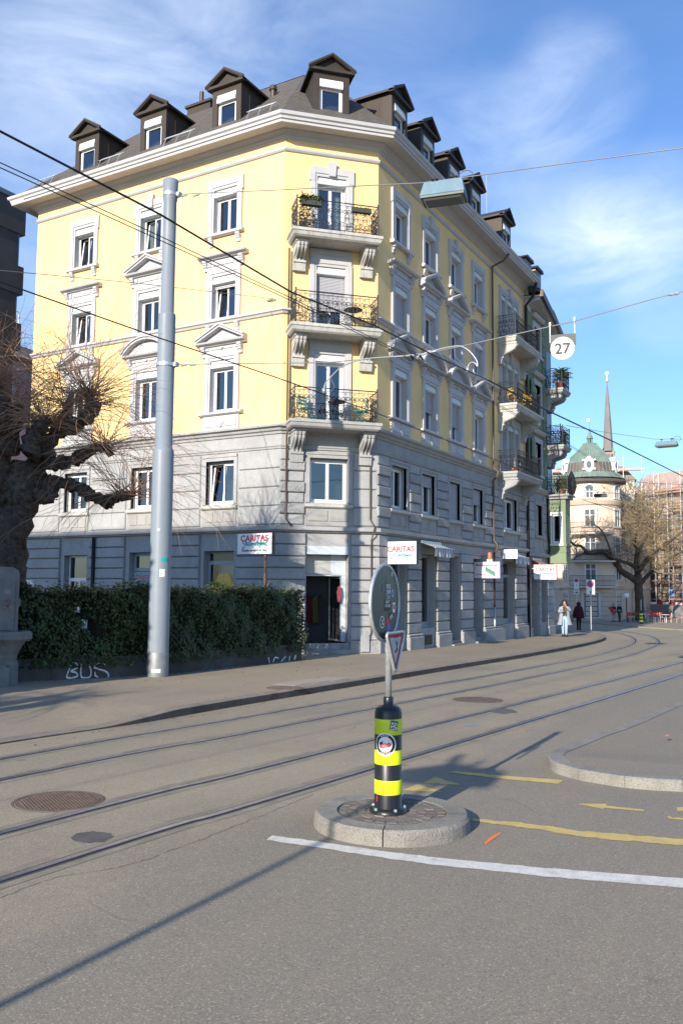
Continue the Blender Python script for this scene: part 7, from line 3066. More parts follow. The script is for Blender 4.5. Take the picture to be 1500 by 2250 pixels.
heads.append(limb([(-10, 950), (-5, 880), (-15, 830)], [24, 20, 14], .5)[-4:])
limb([(85, 1090), (105, 1095), (118, 1090)], [16, 13, 9], .4)
trunk.build('trunk', M_BARK, PT, smooth=True)
sh_ = MB()
cnt = 0
for hi, hd_ in enumerate(heads):
    for i in range([105, 95, 170, 80, 210, 140, 110][hi]):
        p0 = hd_[rt.randrange(len(hd_))] + Vector((rt.uniform(-.06, .06), rt.uniform(-.06, .06), rt.uniform(-.04, .08)))
        up = rt.random()
        if hi in (2, 3, 5, 6) and up < .6:      # upright fans
            a = rt.uniform(-1.35, 1.35)
            d = Vector((TRR.dx * sin(a), TRR.dy * sin(a), cos(a))) + Vector((TRR.nx, TRR.ny, 0)) * rt.uniform(-.5, .5)
            droop = rt.uniform(.0, .10)
            ln = rt.uniform(.9, 3.1)
        else:
            a = rt.uniform(-1.9, 1.9)
            d = Vector((TRR.dx * sin(a), TRR.dy * sin(a), cos(a) * .8 + .1)) + Vector((TRR.nx, TRR.ny, 0)) * rt.uniform(-.8, .8)
            droop = rt.uniform(.08, .30)
            ln = rt.uniform(1.0, 3.6)
        d.normalize()
        bend = Vector((rt.uniform(-.13, .13), rt.uniform(-.13, .13), rt.uniform(-.03, .1)))
        seg = 9
        pts = [p0]
        for q in range(seg):
            pts.append(pts[-1] + d * ln / seg)
            d = (d + bend + Vector((rt.uniform(-.17, .17), rt.uniform(-.17, .17), -droop + rt.uniform(-.12, .12)))).normalized()
        r0 = rt.uniform(.005, .011)
        sh_.tube(pts, [r0 * (1 - .72 * q / seg) for q in range(seg + 1)], 3, cap=False)
        if rt.random() < .45:
            k = rt.randrange(2, seg - 1)
            d2 = ((pts[k + 1] - pts[k]).normalized() + Vector((rt.uniform(-.7, .7), rt.uniform(-.7, .7), rt.uniform(-.6, .2)))).normalized()
            q2_ = [pts[k]]
            for q in range(4):
                q2_.append(q2_[-1] + d2 * ln * .09)
                d2 = (d2 + Vector((rt.uniform(-.15, .15), rt.uniform(-.15, .15), -droop * 1.5))).normalized()
            sh_.tube(q2_, [r0 * .5, r0 * .45, r0 * .4, r0 * .3, r0 * .2], 3, cap=False)
sh_.build('shoots', M_SHOOT, PT, recalc=False)

# ================================================================== spreading bare tree down the street
btp = gnd(1405, 1364, .1)
BTX, BTY = btp.x, btp.y
BTZ = btp.z
BT = thing('bare_tree', (BTX, BTY, BTZ), 'wide spreading leafless tree with golden brown twigs before the scaffolding', 'tree')
bd_ = hypot(BTX, BTY)
bk = bd_ / FPX
rb = random.Random(8)


def bp2(px, py, depth=0.0):
    return at_d(px, py, bd_ - depth)


M_BARK2 = mat('street_tree_bark', (.085, .066, .052), .9, var=.3, vscale=2, stain=.4)
M_TWIG = mat('golden_twigs', (.255, .195, .105), .8, var=.3, vscale=1.5)
bt = MB()
bw = MB()


def blimb(px_pts, rad, dep=(0, 0)):
    m = len(px_pts)
    c = catmull([bp2(x, y, dep[0] + (dep[1] - dep[0]) * i / (m - 1)) for i, (x, y) in enumerate(px_pts)], 4)
    rr2 = [rad[0] + (rad[1] - rad[0]) * j / (len(c) - 1) for j in range(len(c))]
    bt.tube(c, [r * bk * (1 + rb.uniform(-.08, .08)) for r in rr2], 7)
    return c, rr2


def grow(p, d, ln, r, lev):
    n = 4
    pts = [p]
    for q in range(n):
        d = (d + Vector((rb.uniform(-.28, .28), rb.uniform(-.28, .28), rb.uniform(-.16, .24)))).normalized()
        pts.append(pts[-1] + d * ln / n)
    tgt = bt if lev == 0 else bw
    tgt.tube(pts, [r * (1 - .55 * q / n) for q in range(n + 1)], 4 if lev == 0 else 3, cap=False)
    if lev < 3:
        for q in range(3 if lev < 2 else 4):
            k = rb.randrange(1, n + 1)
            dd = (d + Vector((rb.uniform(-1, 1), rb.uniform(-1, 1), rb.uniform(-.45, .85)))).normalized()
            grow(pts[k], dd, ln * rb.uniform(.5, .75), r * .5, lev + 1)


LB = [([(1405, 1366), (1404, 1330), (1402, 1295), (1400, 1262)], (9.5, 8.2), (0, 0)),
      ([(1400, 1280), (1385, 1268), (1365, 1255), (1345, 1228), (1325, 1212), (1300, 1214), (1288, 1215)], (7.4, 3.8), (0, 5)),
      ([(1397, 1250), (1385, 1240), (1365, 1234), (1350, 1228)], (4.6, 3), (0, 3.4)),
      ([(1290, 1215), (1275, 1200), (1262, 1198), (1250, 1185), (1252, 1165)], (3.6, 1.3), (5, 5.5)),
      ([(1285, 1214), (1268, 1222), (1258, 1230)], (2.2, 1.0), (5, 5.5)),
      ([(1400, 1262), (1396, 1235), (1398, 1210), (1392, 1180)], (6, 3), (0, -1)),
      ([(1402, 1255), (1420, 1230), (1445, 1205), (1470, 1190), (1500, 1165)], (5.5, 2), (0, 1)),
      ([(1404, 1285), (1425, 1262), (1450, 1245), (1475, 1225), (1510, 1205)], (5, 1.8), (0, -2)),
      ([(1398, 1220), (1412, 1190), (1430, 1160), (1450, 1130)], (3.5, 1.2), (0, 1)),
      ([(1394, 1200), (1380, 1170), (1372, 1140), (1365, 1110)], (3, 1.0), (0, -1)),
      ([(1392, 1185), (1398, 1150), (1405, 1115), (1400, 1085)], (2.6, .9), (0, 0)),
      ([(1345, 1228), (1335, 1195), (1320, 1165), (1300, 1150)], (2.4, .8), (3.4, 5)),
      ([(1430, 1255), (1460, 1262), (1490, 1258)], (2.2, .8), (0, 1))]
for px_pts, rad, dep in LB:
    c, rr2 = blimb(px_pts, rad, dep)
    if rad[0] > 8:
        continue
    for q in range(7):
        k = rb.randrange(len(c) // 4, len(c))
        d = Vector((rb.uniform(-1, 1), rb.uniform(-1, 1), rb.uniform(-.2, 1.1))).normalized()
        grow(c[k], d, rb.uniform(1.1, 2.0), .034, 0 if rb.random() < .3 else 1)
bt.build('trunk', M_BARK2, BT, smooth=True)
# fine twig haze of the crown, gathered in uneven sprays
for i in range(900):
    ax, ay = rb.gauss(1398, 92), rb.gauss(1165, 52)
    if not (1255 < ax < 1530 and 1062 < ay < 1265):
        continue
    if ax < 1345 and ay < 1120 and rb.random() < .7:
        continue
    p = bp2(ax, ay, rb.uniform(-3, 3))
    for q in range(rb.randrange(3, 7)):
        d = Vector((rb.uniform(-1, 1), rb.uniform(-1, 1), rb.uniform(-.3, 1))).normalized()
        pts = [p]
        for s_ in range(3):
            d = (d + Vector((rb.uniform(-.4, .4), rb.uniform(-.4, .4), rb.uniform(-.3, .3)))).normalized()
            pts.append(pts[-1] + d * rb.uniform(.2, .42))
        bw.tube(pts, [.017, .013, .010, .006], 3, cap=False)
bw.build('twigs', M_TWIG, BT, recalc=False)
# second, denser twiggy tree behind it, right of the tower
B2 = thing('bare_tree', (BTX + 8, BTY + 3, BTZ), 'dense golden brown twiggy tree crown behind the spreading tree, right of the tower', 'tree')
b = MB()
bd2 = bd_ + 7
base2 = at_d(1400, 1350, bd2)
b.tube([base2, at_d(1401, 1250, bd2), at_d(1398, 1160, bd2), at_d(1400, 1090, bd2)], [.25, .2, .14, .05], 6)
b.build('trunk', M_BARK2, B2)
b = MB()
for i in range(430):
    ax, ay = rb.gauss(1390, 26), rb.uniform(1064, 1175)
    if rb.random() < .35:
        ax = rb.uniform(1420, 1510)
        ay = rb.uniform(1090, 1220)
    p = at_d(ax, ay, bd2 + rb.uniform(-2, 2))
    d = Vector((rb.uniform(-.6, .6), rb.uniform(-.6, .6), 1)).normalized()
    pts = [p]
    for s_ in range(3):
        d = (d + Vector((rb.uniform(-.4, .4), rb.uniform(-.4, .4), rb.uniform(-.2, .3)))).normalized()
        pts.append(pts[-1] + d * rb.uniform(.25, .5))
    b.tube(pts, [.03, .024, .018, .01], 3, cap=False)
b.build('twigs', M_TWIG, B2, recalc=False)

# trees out of the picture on the left, whose shade lies on the pavement and hedge


def shade_tree(x, y, h, label, seed):
    r_ = random.Random(seed)
    t = thing('pollarded_tree', (x, y, gz(x)), label, 'tree')
    b = MB()
    b.tube([(x, y, gz(x)), (x + .1, y, h * .5), (x, y + .1, h)], [.5, .4, .35], 9)
    for i in range(9):
        a = 2 * pi * i / 9 + r_.random()
        pts = [Vector((x, y, h * r_.uniform(.6, 1)))]
        d = Vector((cos(a), sin(a), .5)).normalized()
        for q in range(4):
            pts.append(pts[-1] + d * .6)
            d = (d + Vector((r_.uniform(-.3, .3), r_.uniform(-.3, .3), r_.uniform(-.1, .3)))).normalized()
        b.tube(pts, [.25, .22, .2, .18, .2], 7)
        for q in range(26):
            d2 = Vector((r_.uniform(-1, 1), r_.uniform(-1, 1), r_.uniform(-.4, 1))).normalized()
            p0 = pts[-1]
            b.tube([p0, p0 + d2 * .6, p0 + d2 * 1.1 + Vector((0, 0, -.2))], [.02, .015, .006], 3, cap=False)
    b.build('trunk', M_BARK, t)


ev = thing('evergreen_tree', (2.6, 15.2, gz(2.6)), 'broad dense evergreen outside the left edge, shading the hedge', 'tree')
b = MB()
b.tube([(2.6, 15.2, gz(2.6)), (2.6, 15.2, 4)], .25, 8)
b.build('trunk', M_BARK, ev)
b = MB()
for i in range(9000):
    y = rh.uniform(13.25, 17.2)
    b_ = 7.7 - .5 * abs(sin(y * 2.1)) - rh.random() ** 3
    leaf(b, Vector((2.6 + rh.uniform(-.9, .9), y, rh.uniform(.3, b_))), Vector((rh.uniform(-1, 1), rh.uniform(-1, 1), rh.uniform(-.4, 1))).normalized(), rh.uniform(.1, .2), 0)
b.build('crown', M_LEAF, ev, recalc=False)
shade_tree(-1.5, 12.9, 3.4, 'pollarded tree on the pavement outside the left edge of the picture', 5)
shade_tree(-4.5, 14.4, 5.2, 'second pollarded tree on the pavement outside the left edge', 9)
# ================================================================== people
def skin(name, joints, bones, parent, m, sub=1, root='pelvis'):
    """one continuous body grown over joints {name: (x, y, z, rx, ry)} and bones"""
    idx = {}
    vs, es, rad = [], [], []
    for k, v in joints.items():
        idx[k] = len(vs)
        vs.append(v[:3])
        rad.append((v[3], v[4] if len(v) > 4 else v[3]))
    for a, b in bones:
        es.append((idx[a], idx[b]))
    me = bpy.data.meshes.new(name)
    me.from_pydata(vs, es, [])
    o = bpy.data.objects.new(name, me)
    COL.objects.link(o)
    sm = o.modifiers.new('skin', 'SKIN')
    sm.use_smooth_shade = True
    lay = me.skin_vertices[0].data
    for i, r in enumerate(rad):
        lay[i].radius = r
        lay[i].use_root = False
    lay[idx[root] if root in idx else 0].use_root = True
    ss = o.modifiers.new('sub', 'SUBSURF')
    ss.levels = ss.render_levels = sub
    bpy.context.view_layer.update()
    dg = bpy.context.evaluated_depsgraph_get()
    me2 = bpy.data.meshes.new_from_object(o.evaluated_get(dg))
    bpy.data.objects.remove(o)
    me2.materials.clear()
    me2.materials.append(m)
    o2 = bpy.data.objects.new(name, me2)
    COL.objects.link(o2)
    o2.parent = parent
    return o2


M_SKIN = mat('skin', (.55, .33, .24), .6)


def chain(*n):
    return list(zip(n, n[1:]))


def person(loc, rz, label, h=1.68, pose=None, coat=None, trousers=None, shoes=None, hair=None, hairlen=.1, skirt=None, top=None, cloak=None):
    """standing figure in local axes: x to its left, -y its front"""
    t = thing('person', loc, label, 'person', 'people on the street', rz)
    s = h / 1.7
    p = dict(lh=(.20, -.05, .84), le=(.23, .02, 1.10), rh=(-.20, -.05, .84), re=(-.23, .02, 1.10), lf=(.08, -.02), rf=(-.08, .04), lk=(.085, -.03), rk=(-.085, .02))
    p.update(pose or {})

    def J(x, y, z, a, b=None):
        return (x * s, y * s, z * s, a * s, (b or a) * s)
    j = dict(pelvis=J(0, 0, .93, .14, .10), waist=J(0, 0, 1.06, .12, .09), chest=J(0, 0, 1.26, .15, .10), neck0=J(0, 0, 1.41, .065), neck=J(0, -.01, 1.47, .05), chin=J(0, -.04, 1.52, .055, .065), head=J(0, -.03, 1.60, .075, .09), crown=J(0, -.02, 1.68, .05, .06), nose=J(0, -.135, 1.58, .014))
    b = chain('pelvis', 'waist', 'chest', 'neck0', 'neck', 'chin', 'head', 'crown') + [('head', 'nose')]
    for k, sg in (('l', 1), ('r', -1)):
        j[k + 'hip'] = J(sg * .085, 0, .88, .085)
        j[k + 'knee'] = J(p[k + 'k'][0], p[k + 'k'][1], .48, .058)
        j[k + 'calf'] = J((p[k + 'k'][0] + p[k + 'f'][0]) / 2, (p[k + 'k'][1] + p[k + 'f'][1]) / 2 + .02, .32, .052)
        j[k + 'ankle'] = J(p[k + 'f'][0], p[k + 'f'][1] + .02, .09, .036)
        j[k + 'toe'] = J(p[k + 'f'][0] + sg * .015, p[k + 'f'][1] - .13, .03, .035, .03)
        j[k + 'sh'] = J(sg * .175, 0, 1.37, .058)
        e = p[k + 'e']
        w_ = p[k + 'h']
        j[k + 'elb'] = J(e[0], e[1], e[2], .042)
        j[k + 'wr'] = J(w_[0], w_[1], w_[2], .027)
        b += chain('pelvis', k + 'hip', k + 'knee', k + 'calf', k + 'ankle', k + 'toe') + chain('chest', k + 'sh', k + 'elb', k + 'wr')
        d = (Vector(w_) - Vector(e)).normalized()
        sd = d.cross(Vector((0, 0, 1)))
        if sd.length < .2:
            sd = Vector((1, 0, 0))
        sd.normalize()
        c = Vector(w_)
        palm = c + d * .05
        j[k + 'palm'] = J(*palm, .034, .02)
        b.append((k + 'wr', k + 'palm'))
        for q, (of, ln) in enumerate(((-.027, .062), (-.009, .072), (.009, .068), (.027, .052))):
            f1 = palm + sd * of + d * .04
            f2 = f1 + d * ln * .55
            f3 = f2 + (d + Vector((0, -.5, -.25))).normalized() * ln * .45
            j[f'{k}f{q}a'], j[f'{k}f{q}b'], j[f'{k}f{q}c'] = J(*f1, .010), J(*f2, .009), J(*f3, .007)
            b += [(k + 'palm', f'{k}f{q}a')] + chain(f'{k}f{q}a', f'{k}f{q}b', f'{k}f{q}c')
        t1 = palm + sd * -.045 + d * .005
        t2 = t1 + (d - sd * .5).normalized() * .045
        j[k + 'th1'], j[k + 'th2'] = J(*t1, .012), J(*t2, .009)
        b += [(k + 'palm', k + 'th1'), (k + 'th1', k + 'th2')]
    skin('body', j, b, t, M_SKIN)

    def sub(names, grow_):
        return {n_: (*j[n_][:3], j[n_][3] + grow_, j[n_][4] + grow_) for n_ in names}
    if trousers:
        jj = sub(['pelvis', 'lhip', 'rhip', 'lknee', 'rknee', 'lcalf', 'rcalf', 'lankle', 'rankle', 'waist'], .018 * s)
        skin('trousers', jj, chain('waist', 'pelvis') + chain('pelvis', 'lhip', 'lknee', 'lcalf', 'lankle') + chain('pelvis', 'rhip', 'rknee', 'rcalf', 'rankle'), t, trousers)
    for k in 'lr':
        jj = {'a': (*j[k + 'ankle'][:3], .066 * s, .066 * s), 'h': (j[k + 'ankle'][0], j[k + 'ankle'][1] + .02 * s, .045 * s, .066 * s, .06 * s), 't': (j[k + 'toe'][0], j[k + 'toe'][1] - .01 * s, j[k + 'toe'][2], .066 * s, .056 * s)}
        skin('shoe', jj, [('a', 'h'), ('h', 't')], t, shoes or M_INK, root='h')
    if top:
        skin('shirt', sub(['pelvis', 'waist', 'chest', 'neck0'], .02 * s), chain('pelvis', 'waist', 'chest', 'neck0'), t, top)
    if coat:
        jj = sub(['waist', 'chest', 'neck0', 'lsh', 'rsh', 'lelb', 'relb', 'lwr', 'rwr'], .026 * s)
        skin('coat', jj, chain('waist', 'chest', 'neck0') + chain('chest', 'lsh', 'lelb', 'lwr') + chain('chest', 'rsh', 'relb', 'rwr'), t, coat, root='chest')
    if skirt:
        zlow, spread, m_ = skirt
        bb = MB()
        n = 30
        prof = [(.19, 1.22), (.20, 1.08), (.22, .92), (.26 * spread, .70), (.31 * spread, zlow)]
        # open in front
        i0 = len(bb.v)
        for r, z in prof:
            for q in range(n + 1):
                a = -pi / 2 + .42 + (2 * pi - .84) * q / n
                fold = 1 + .06 * sin(q * 1.9) * (1.25 - z)
                bb.v.append((r * s * cos(a) * fold * 1.15, r * s * sin(a) * fold * .85, z * s))
        for r in range(len(prof) - 1):
            for q in range(n):
                bb.f.append((i0 + r * (n + 1) + q, i0 + r * (n + 1) + q + 1, i0 + (r + 1) * (n + 1) + q + 1, i0 + (r + 1) * (n + 1) + q))
                bb.m.append(0)
        bb.build('coat_skirt', m_, t, smooth=True, local=True, recalc=False)
    if cloak:
        bb = MB()
        n = 28
        prof = [(.07, 1.70), (.115, 1.64), (.125, 1.55), (.12, 1.46), (.24, 1.38), (.30, 1.15), (.34, .92), (.37, .72), (.05, .74)]
        i0 = len(bb.v)
        for r, z in prof:
            for q in range(n):
                a = 2 * pi * q / n
                fold = 1 + .07 * sin(q * 2.2) * max(0, 1.4 - z)
                bb.v.append((r * s * cos(a) * fold + (.06 * (1.4 - z) if z < 1.4 else 0), r * s * sin(a) * fold * .75, z * s))
        for r in range(len(prof) - 1):
            for q in range(n):
                w2 = (q + 1) % n
                bb.f.append((i0 + r * n + q, i0 + r * n + w2, i0 + (r + 1) * n + w2, i0 + (r + 1) * n + q))
                bb.m.append(0)
        bb.build('cloak', cloak, t, smooth=True, local=True, recalc=False)
    if hair:
        bb = MB()
        bb.lathe([(0, .125), (.06, .115), (.098, .07), (.112, .0), (.105, -.06), (.085, -.10)], (0, .015 * s, 1.62 * s), 18, a0=-pi / 2 + .95, a1=3 * pi / 2 - .95, sx=.95, sy=1.1)
        bb.lathe([(0, .128), (.06, .118), (.100, .075), (.108, .04)], (0, .005 * s, 1.62 * s), 18)
        if hairlen > .15:
            for q in range(46):
                a = rt.uniform(-pi / 2 + .9, 3 * pi / 2 - .9)
                p0 = Vector((.1 * cos(a), .02 + .1 * sin(a), 1.62 * s))
                d = Vector((cos(a) * .5, sin(a) * .5, -1)).normalized()
                pts = [p0]
                for w2 in range(4):
                    pts.append(pts[-1] + d * hairlen / 4)
                    d = (d + Vector((rt.uniform(-.4, .4), rt.uniform(-.4, .4), -.2))).normalized()
                bb.tube(pts, [.034, .036, .032, .026, .012], 5)
        bb.build('hair', hair, t, smooth=True, local=True)
    # eyes and mouth
    bb = MB()
    for sg in (-1, 1):
        bb.lathe([(0, -.008), (.011, 0), (0, .008)], (sg * .034 * s, -.118 * s, 1.61 * s), 6)
    bb.tube([(-.025 * s, -.108 * s, 1.535 * s), (0, -.116 * s, 1.533 * s), (.025 * s, -.108 * s, 1.535 * s)], .006, 4)
    bb.build('face_marks', mat('face_mark', (.12, .05, .045), .5), t, local=True)
    return t


def toward(p, px=0.0):
    """rotation so that the figure's front (-y) looks at the camera, turned by px degrees"""
    return atan2(-p.y, -p.x) + pi / 2 + radians(px)


M_JEANS = mat('light_jeans', (.33, .45, .62), .85, var=.12, vscale=9)
M_COATW = mat('pale_coat', (.29, .32, .39), .8, var=.06, vscale=5)
M_HAIRD = mat('dark_brown_hair', (.035, .02, .014), .55, var=.3, vscale=30)
M_DKCLOTH = mat('black_cloth', (.018, .018, .022), .9)
wpos = gnd(1240, 1399, .13)
wh = 77 * (wpos - CAMP).length / FPX
wp = person((wpos.x, wpos.y, wpos.z), toward(wpos, 4), 'woman in a long open pale coat and light jeans walking towards us', h=wh * .985,
            pose=dict(lh=(.07, -.20, 1.43), le=(.27, -.06, 1.20), rh=(-.12, -.26, 1.18), re=(-.26, .0, 1.14), lf=(.06, -.10), lk=(.07, -.12), rf=(-.07, .06), rk=(-.08, -.02)),
            coat=M_COATW, trousers=M_JEANS, hair=M_HAIRD, hairlen=.26, skirt=(.56, .98, M_COATW), top=mat('grey_top', (.42, .43, .44), .9))
# scarf, cup and bag: things she wears or holds
b = MB()
b.lathe([(.05, .0), (.10, .02), (.115, .06), (.10, .11), (.065, .12)], (0, -.01, 1.40 * wh / 1.7), 16)
for x in (-.05, .05):
    b.tube([(x, -.13, 1.40 * wh / 1.7), (x * 1.1, -.17, 1.2 * wh / 1.7), (x * 1.3, -.16, .98 * wh / 1.7)], [.05, .055, .05], 6)
b.build('scarf', mat('patterned_scarf', (.10, .085, .045), .9, var=.6, vscale=18), wp, smooth=True, local=True)
cu_ = Vector((.03, -.24, 1.47 * wh / 1.7))
cw = wp.matrix_basis
mw = Matrix.Translation(wp.location) @ Matrix.Rotation(wp.rotation_euler.z, 4, 'Z')
cp = mw @ cu_
b = MB()
b.lathe([(.028, -.05), (.036, .05), (.038, .055), (.0, .06)], tuple(cp), 12)
tag(b.build('cup', mat('pink_cup', (.75, .2, .3), .5)), 'small pink cup held at the walking woman\'s mouth', 'cup')
hbp = mw @ Vector((.26, .05, .86 * wh / 1.7))
b = MB()
b.box(hbp.x - .09, hbp.x + .09, hbp.y - .16, hbp.y + .16, hbp.z - .2, hbp.z + .12)
tag(b.build('handbag', M_DKCLOTH), 'dark shoulder bag hanging at the side of the walking woman', 'bag')

cpn = gnd(1271, 1384, .13)
ch_ = 60 * (cpn - CAMP).length / FPX
person((cpn.x, cpn.y, cpn.z), toward(cpn, 165), 'person in a dark burgundy hooded cape and black trousers walking away by the kerb', h=ch_ * .97, trousers=M_DKCLOTH, cloak=mat('burgundy_cape', (.055, .012, .018), .9), coat=mat('burgundy_cape', (.055, .012, .018), .9))
hp = gnd(1213, 1372, .13)
hh = 56 * (hp - CAMP).length / FPX
person((hp.x + .05, hp.y, hp.z), toward(hp, 90), 'person in black half hidden by the pier of the green house', h=min(1.75, hh), trousers=M_DKCLOTH, coat=M_DKCLOTH, hair=M_HAIRD)
# ================================================================== cafe corner
def place(px, py, off=.1, far=80.0):
    p = gnd(px, py, off)
    if hypot(p.x, p.y) > far:
        p = p * (far / hypot(p.x, p.y))
        p.z = gz(p.x) + off
    return p, (p - CAMP).length / FPX


for px, lab, co_, tr2, rzz in ((1347, 'person with a red coat over the arm standing by the cafe front', mat('maroon_jacket', (.12, .02, .03), .9), mat('beige_trousers', (.40, .33, .27), .9), 20), (1360, 'person in a dark jacket beside the one with the red coat', M_DKCLOTH, mat('dark_trousers', (.05, .055, .07), .9), -40)):
    q_ = place(px, 1361)[0]
    h_ = 38 * (q_ - CAMP).length / FPX
    person((q_.x, q_.y, q_.z), toward(q_, rzz), lab, h=min(1.8, h_), trousers=tr2, coat=co_, hair=mat('grey_hair', (.3, .29, .28), .7))
q_ = place(1341, 1361)[0]
b = MB()
f = Fr(q_.x, q_.y, TFR.dx, TFR.dy, TFR.nx, TFR.ny)
b.prism(f, [(-.25, q_.z + 1.25), (.05, q_.z + 1.35), (.45, q_.z + .75), (.2, q_.z + .65)], .3, .45)
tag(b.build('coat', mat('red_coat', (.45, .03, .05), .8)), 'red coat carried over the arm of a person by the cafe', 'coat')

M_REDP = mat('red_plastic', (.62, .05, .035), .5)
p0, k0 = place(1457, 1366)
CHR = thing('chair', (p0.x, p0.y, p0.z), 'red cafe chair with a grey tube frame, left one of the middle pair', 'chair', 'red cafe chairs')
b = MB()
b.box(-.21, .21, -.20, .20, .44, .475)
b.build('seat', M_REDP, CHR, local=True)
b = MB()
b.hexa([(-.21, .19, .60), (.21, .19, .60), (.21, .22, .60), (-.21, .22, .60), (-.21, .24, .88), (.21, .24, .88), (.21, .27, .88), (-.21, .27, .88)])
b.build('backrest', M_REDP, CHR, local=True)
for sx in (-1, 1):
    b = MB()
    b.tube([(sx * .22, -.20, 0), (sx * .21, -.18, .45)], .016, 5)
    b.build('leg', M_GALV, CHR, local=True)
    b = MB()
    b.tube([(sx * .22, .24, 0), (sx * .21, .20, .45), (sx * .21, .26, .88)], .016, 5)
    b.build('leg', M_GALV, CHR, local=True)
for px, py, rz, lab in ((1467, 1367, 200, 'red cafe chair seen from behind, right one of the middle pair'), (1430, 1364, 100, 'red cafe chair left of the middle pair, near the tree'), (1437, 1366, 250, 'red cafe chair turned away beside the one near the tree'), (1491, 1368, 190, 'red cafe chair alone at the right edge'), (1378, 1362, 120, 'red cafe chair at the tables before the tower front')):
    p, k = place(px, py)
    c = copy_tree(CHR)
    c.location = (p.x, p.y, p.z)
    c.rotation_euler = (0, 0, radians(rz))
    c['label'] = lab
CHR.rotation_euler = (0, 0, radians(-15))
TB0 = None
for i, (px, py, lab) in enumerate(((1462, 1365, 'white round cafe table between the middle pair of red chairs'), (1422, 1362, 'white round cafe table left near the tree'))):
    p, k = place(px, py)
    if TB0 is None:
        TB0 = thing('table', (p.x, p.y, p.z), lab, 'table', 'cafe tables')
        b = MB()
        b.lathe([(0, .70), (.33, .70), (.34, .715), (.33, .73), (0, .73)], (0, 0, 0), 20)
        b.build('table_top', M_SIGNWHITE, TB0, local=True)
        b = MB()
        b.lathe([(.2, 0), (.2, .02), (.03, .04), (.03, .70)], (0, 0, 0), 12)
        b.build('leg', M_GALV, TB0, local=True)
    else:
        c = copy_tree(TB0)
        c.location = (p.x, p.y, p.z)
        c['label'] = lab
for i, (pa_, pb_, lab) in enumerate((((1376, 1359), (1402, 1359), 'long brown bench with a backrest before the tower front'),)):
    a_, b_ = place(*pa_)[0], place(*pb_)[0]
    t = thing('bench', (a_.x, a_.y, a_.z), lab, 'bench')
    f = Fr(a_.x, a_.y, TFR.dx, TFR.dy, TFR.nx, TFR.ny)
    ln = (b_ - a_).length
    b = MB()
    b.fb(f, 0, ln, -.2, .2, a_.z + .42, a_.z + .46)
    b.build('seat', mat('bench_wood', (.20, .075, .05), .7), t)
    b = MB()
    b.fb(f, 0, ln, -.24, -.2, a_.z + .55, a_.z + .85)
    b.build('backrest', mat('bench_wood', (.20, .075, .05), .7), t)
    for a in (.1, ln / 2, ln - .1):
        b = MB()
        b.fb(f, a - .03, a + .03, -.22, .2, a_.z, a_.z + .42)
        b.build('leg', M_IRONWORK, t)
# globe lamp
gp_, kk_ = place(1376, 1352)
gz2 = at_d(1376, 1309, hypot(gp_.x, gp_.y)).z
t = thing('globe_lamp', (gp_.x, gp_.y, gp_.z), 'white globe lamp on a thin post beside the tree', 'lamp')
b = MB()
b.tube([(gp_.x, gp_.y, gp_.z), (gp_.x, gp_.y, gz2 - .15)], .04, 6)
b.build('post', M_IRONWORK, t)
b = MB()
b.lathe([(.0, -.24)] + [(.24 * sin(a * pi / 10), -.24 * cos(a * pi / 10)) for a in range(1, 10)] + [(0, .24)], (gp_.x, gp_.y, gz2), 16)
b.build('globe', M_SIGNWHITE, t, smooth=True)
# grey site fence with red and white boards
fa_, fb2 = gnd(1428, 1358, .1), gnd(1620, 1364, .1)
fd2 = Vector((fb2.x - fa_.x, fb2.y - fa_.y)).normalized()
f = Fr(fa_.x, fa_.y, fd2.x, fd2.y, -fd2.y, fd2.x)
if f.nx * fa_.x + f.ny * fa_.y > 0:
    f.nx, f.ny = -f.nx, -f.ny
ln = hypot(fb2.x - fa_.x, fb2.y - fa_.y)
t = thing('site_fence', (fa_.x, fa_.y, fa_.z), 'grey site hoarding with a red and white striped top board, right edge', 'fence')
zt4 = at_d(1460, 1324, hypot(fa_.x, fa_.y)).z
b = MB()
for i in range(int(ln / 2)):
    b.fb(f, i * 2, i * 2 + 1.97, -.06, 0, fa_.z, zt4 - .2)
b.build('panel', mat('hoarding_grey', (.20, .20, .205), .8, var=.15, vscale=1), t)
b = MB()
for i in range(int(ln / .7)):
    b.fb(f, i * .7, i * .7 + .7, -.05, .03, zt4 - .2, zt4 + .05, i % 2)
b.build('striped_board', [M_SIGNWHITE, M_RED], t)
# far bollard with its round sign
fp = gnd(1408, 1371, .08)
fk2 = (fp - CAMP).length / FPX
t = thing('traffic_bollard', (fp.x, fp.y, fp.z), 'small yellow and black bollard far down the road by the tree', 'bollard')
b = MB()
b.lathe([(.2, 0), (.2, .03), (.14, .04), (.14, 22 * fk2), (.05, 24 * fk2), (.05, 28 * fk2), (0, 28 * fk2)], (fp.x, fp.y, fp.z), 16)
b.build('body', M_BLACK, t)
for z0, z1 in ((4, 8), (11.5, 15), (18, 21.5)):
    b = MB()
    b.lathe([(.141, z0 * fk2), (.143, z0 * fk2 + .01), (.143, z1 * fk2 - .01), (.141, z1 * fk2)], (fp.x, fp.y, fp.z), 16)
    b.build('reflective_band', M_LIME, t)
b = MB()
b.tube([(fp.x, fp.y, fp.z + 27 * fk2), (fp.x, fp.y, fp.z + 50 * fk2)], .035, 6)
b.build('sign_pole', M_GALV, t)
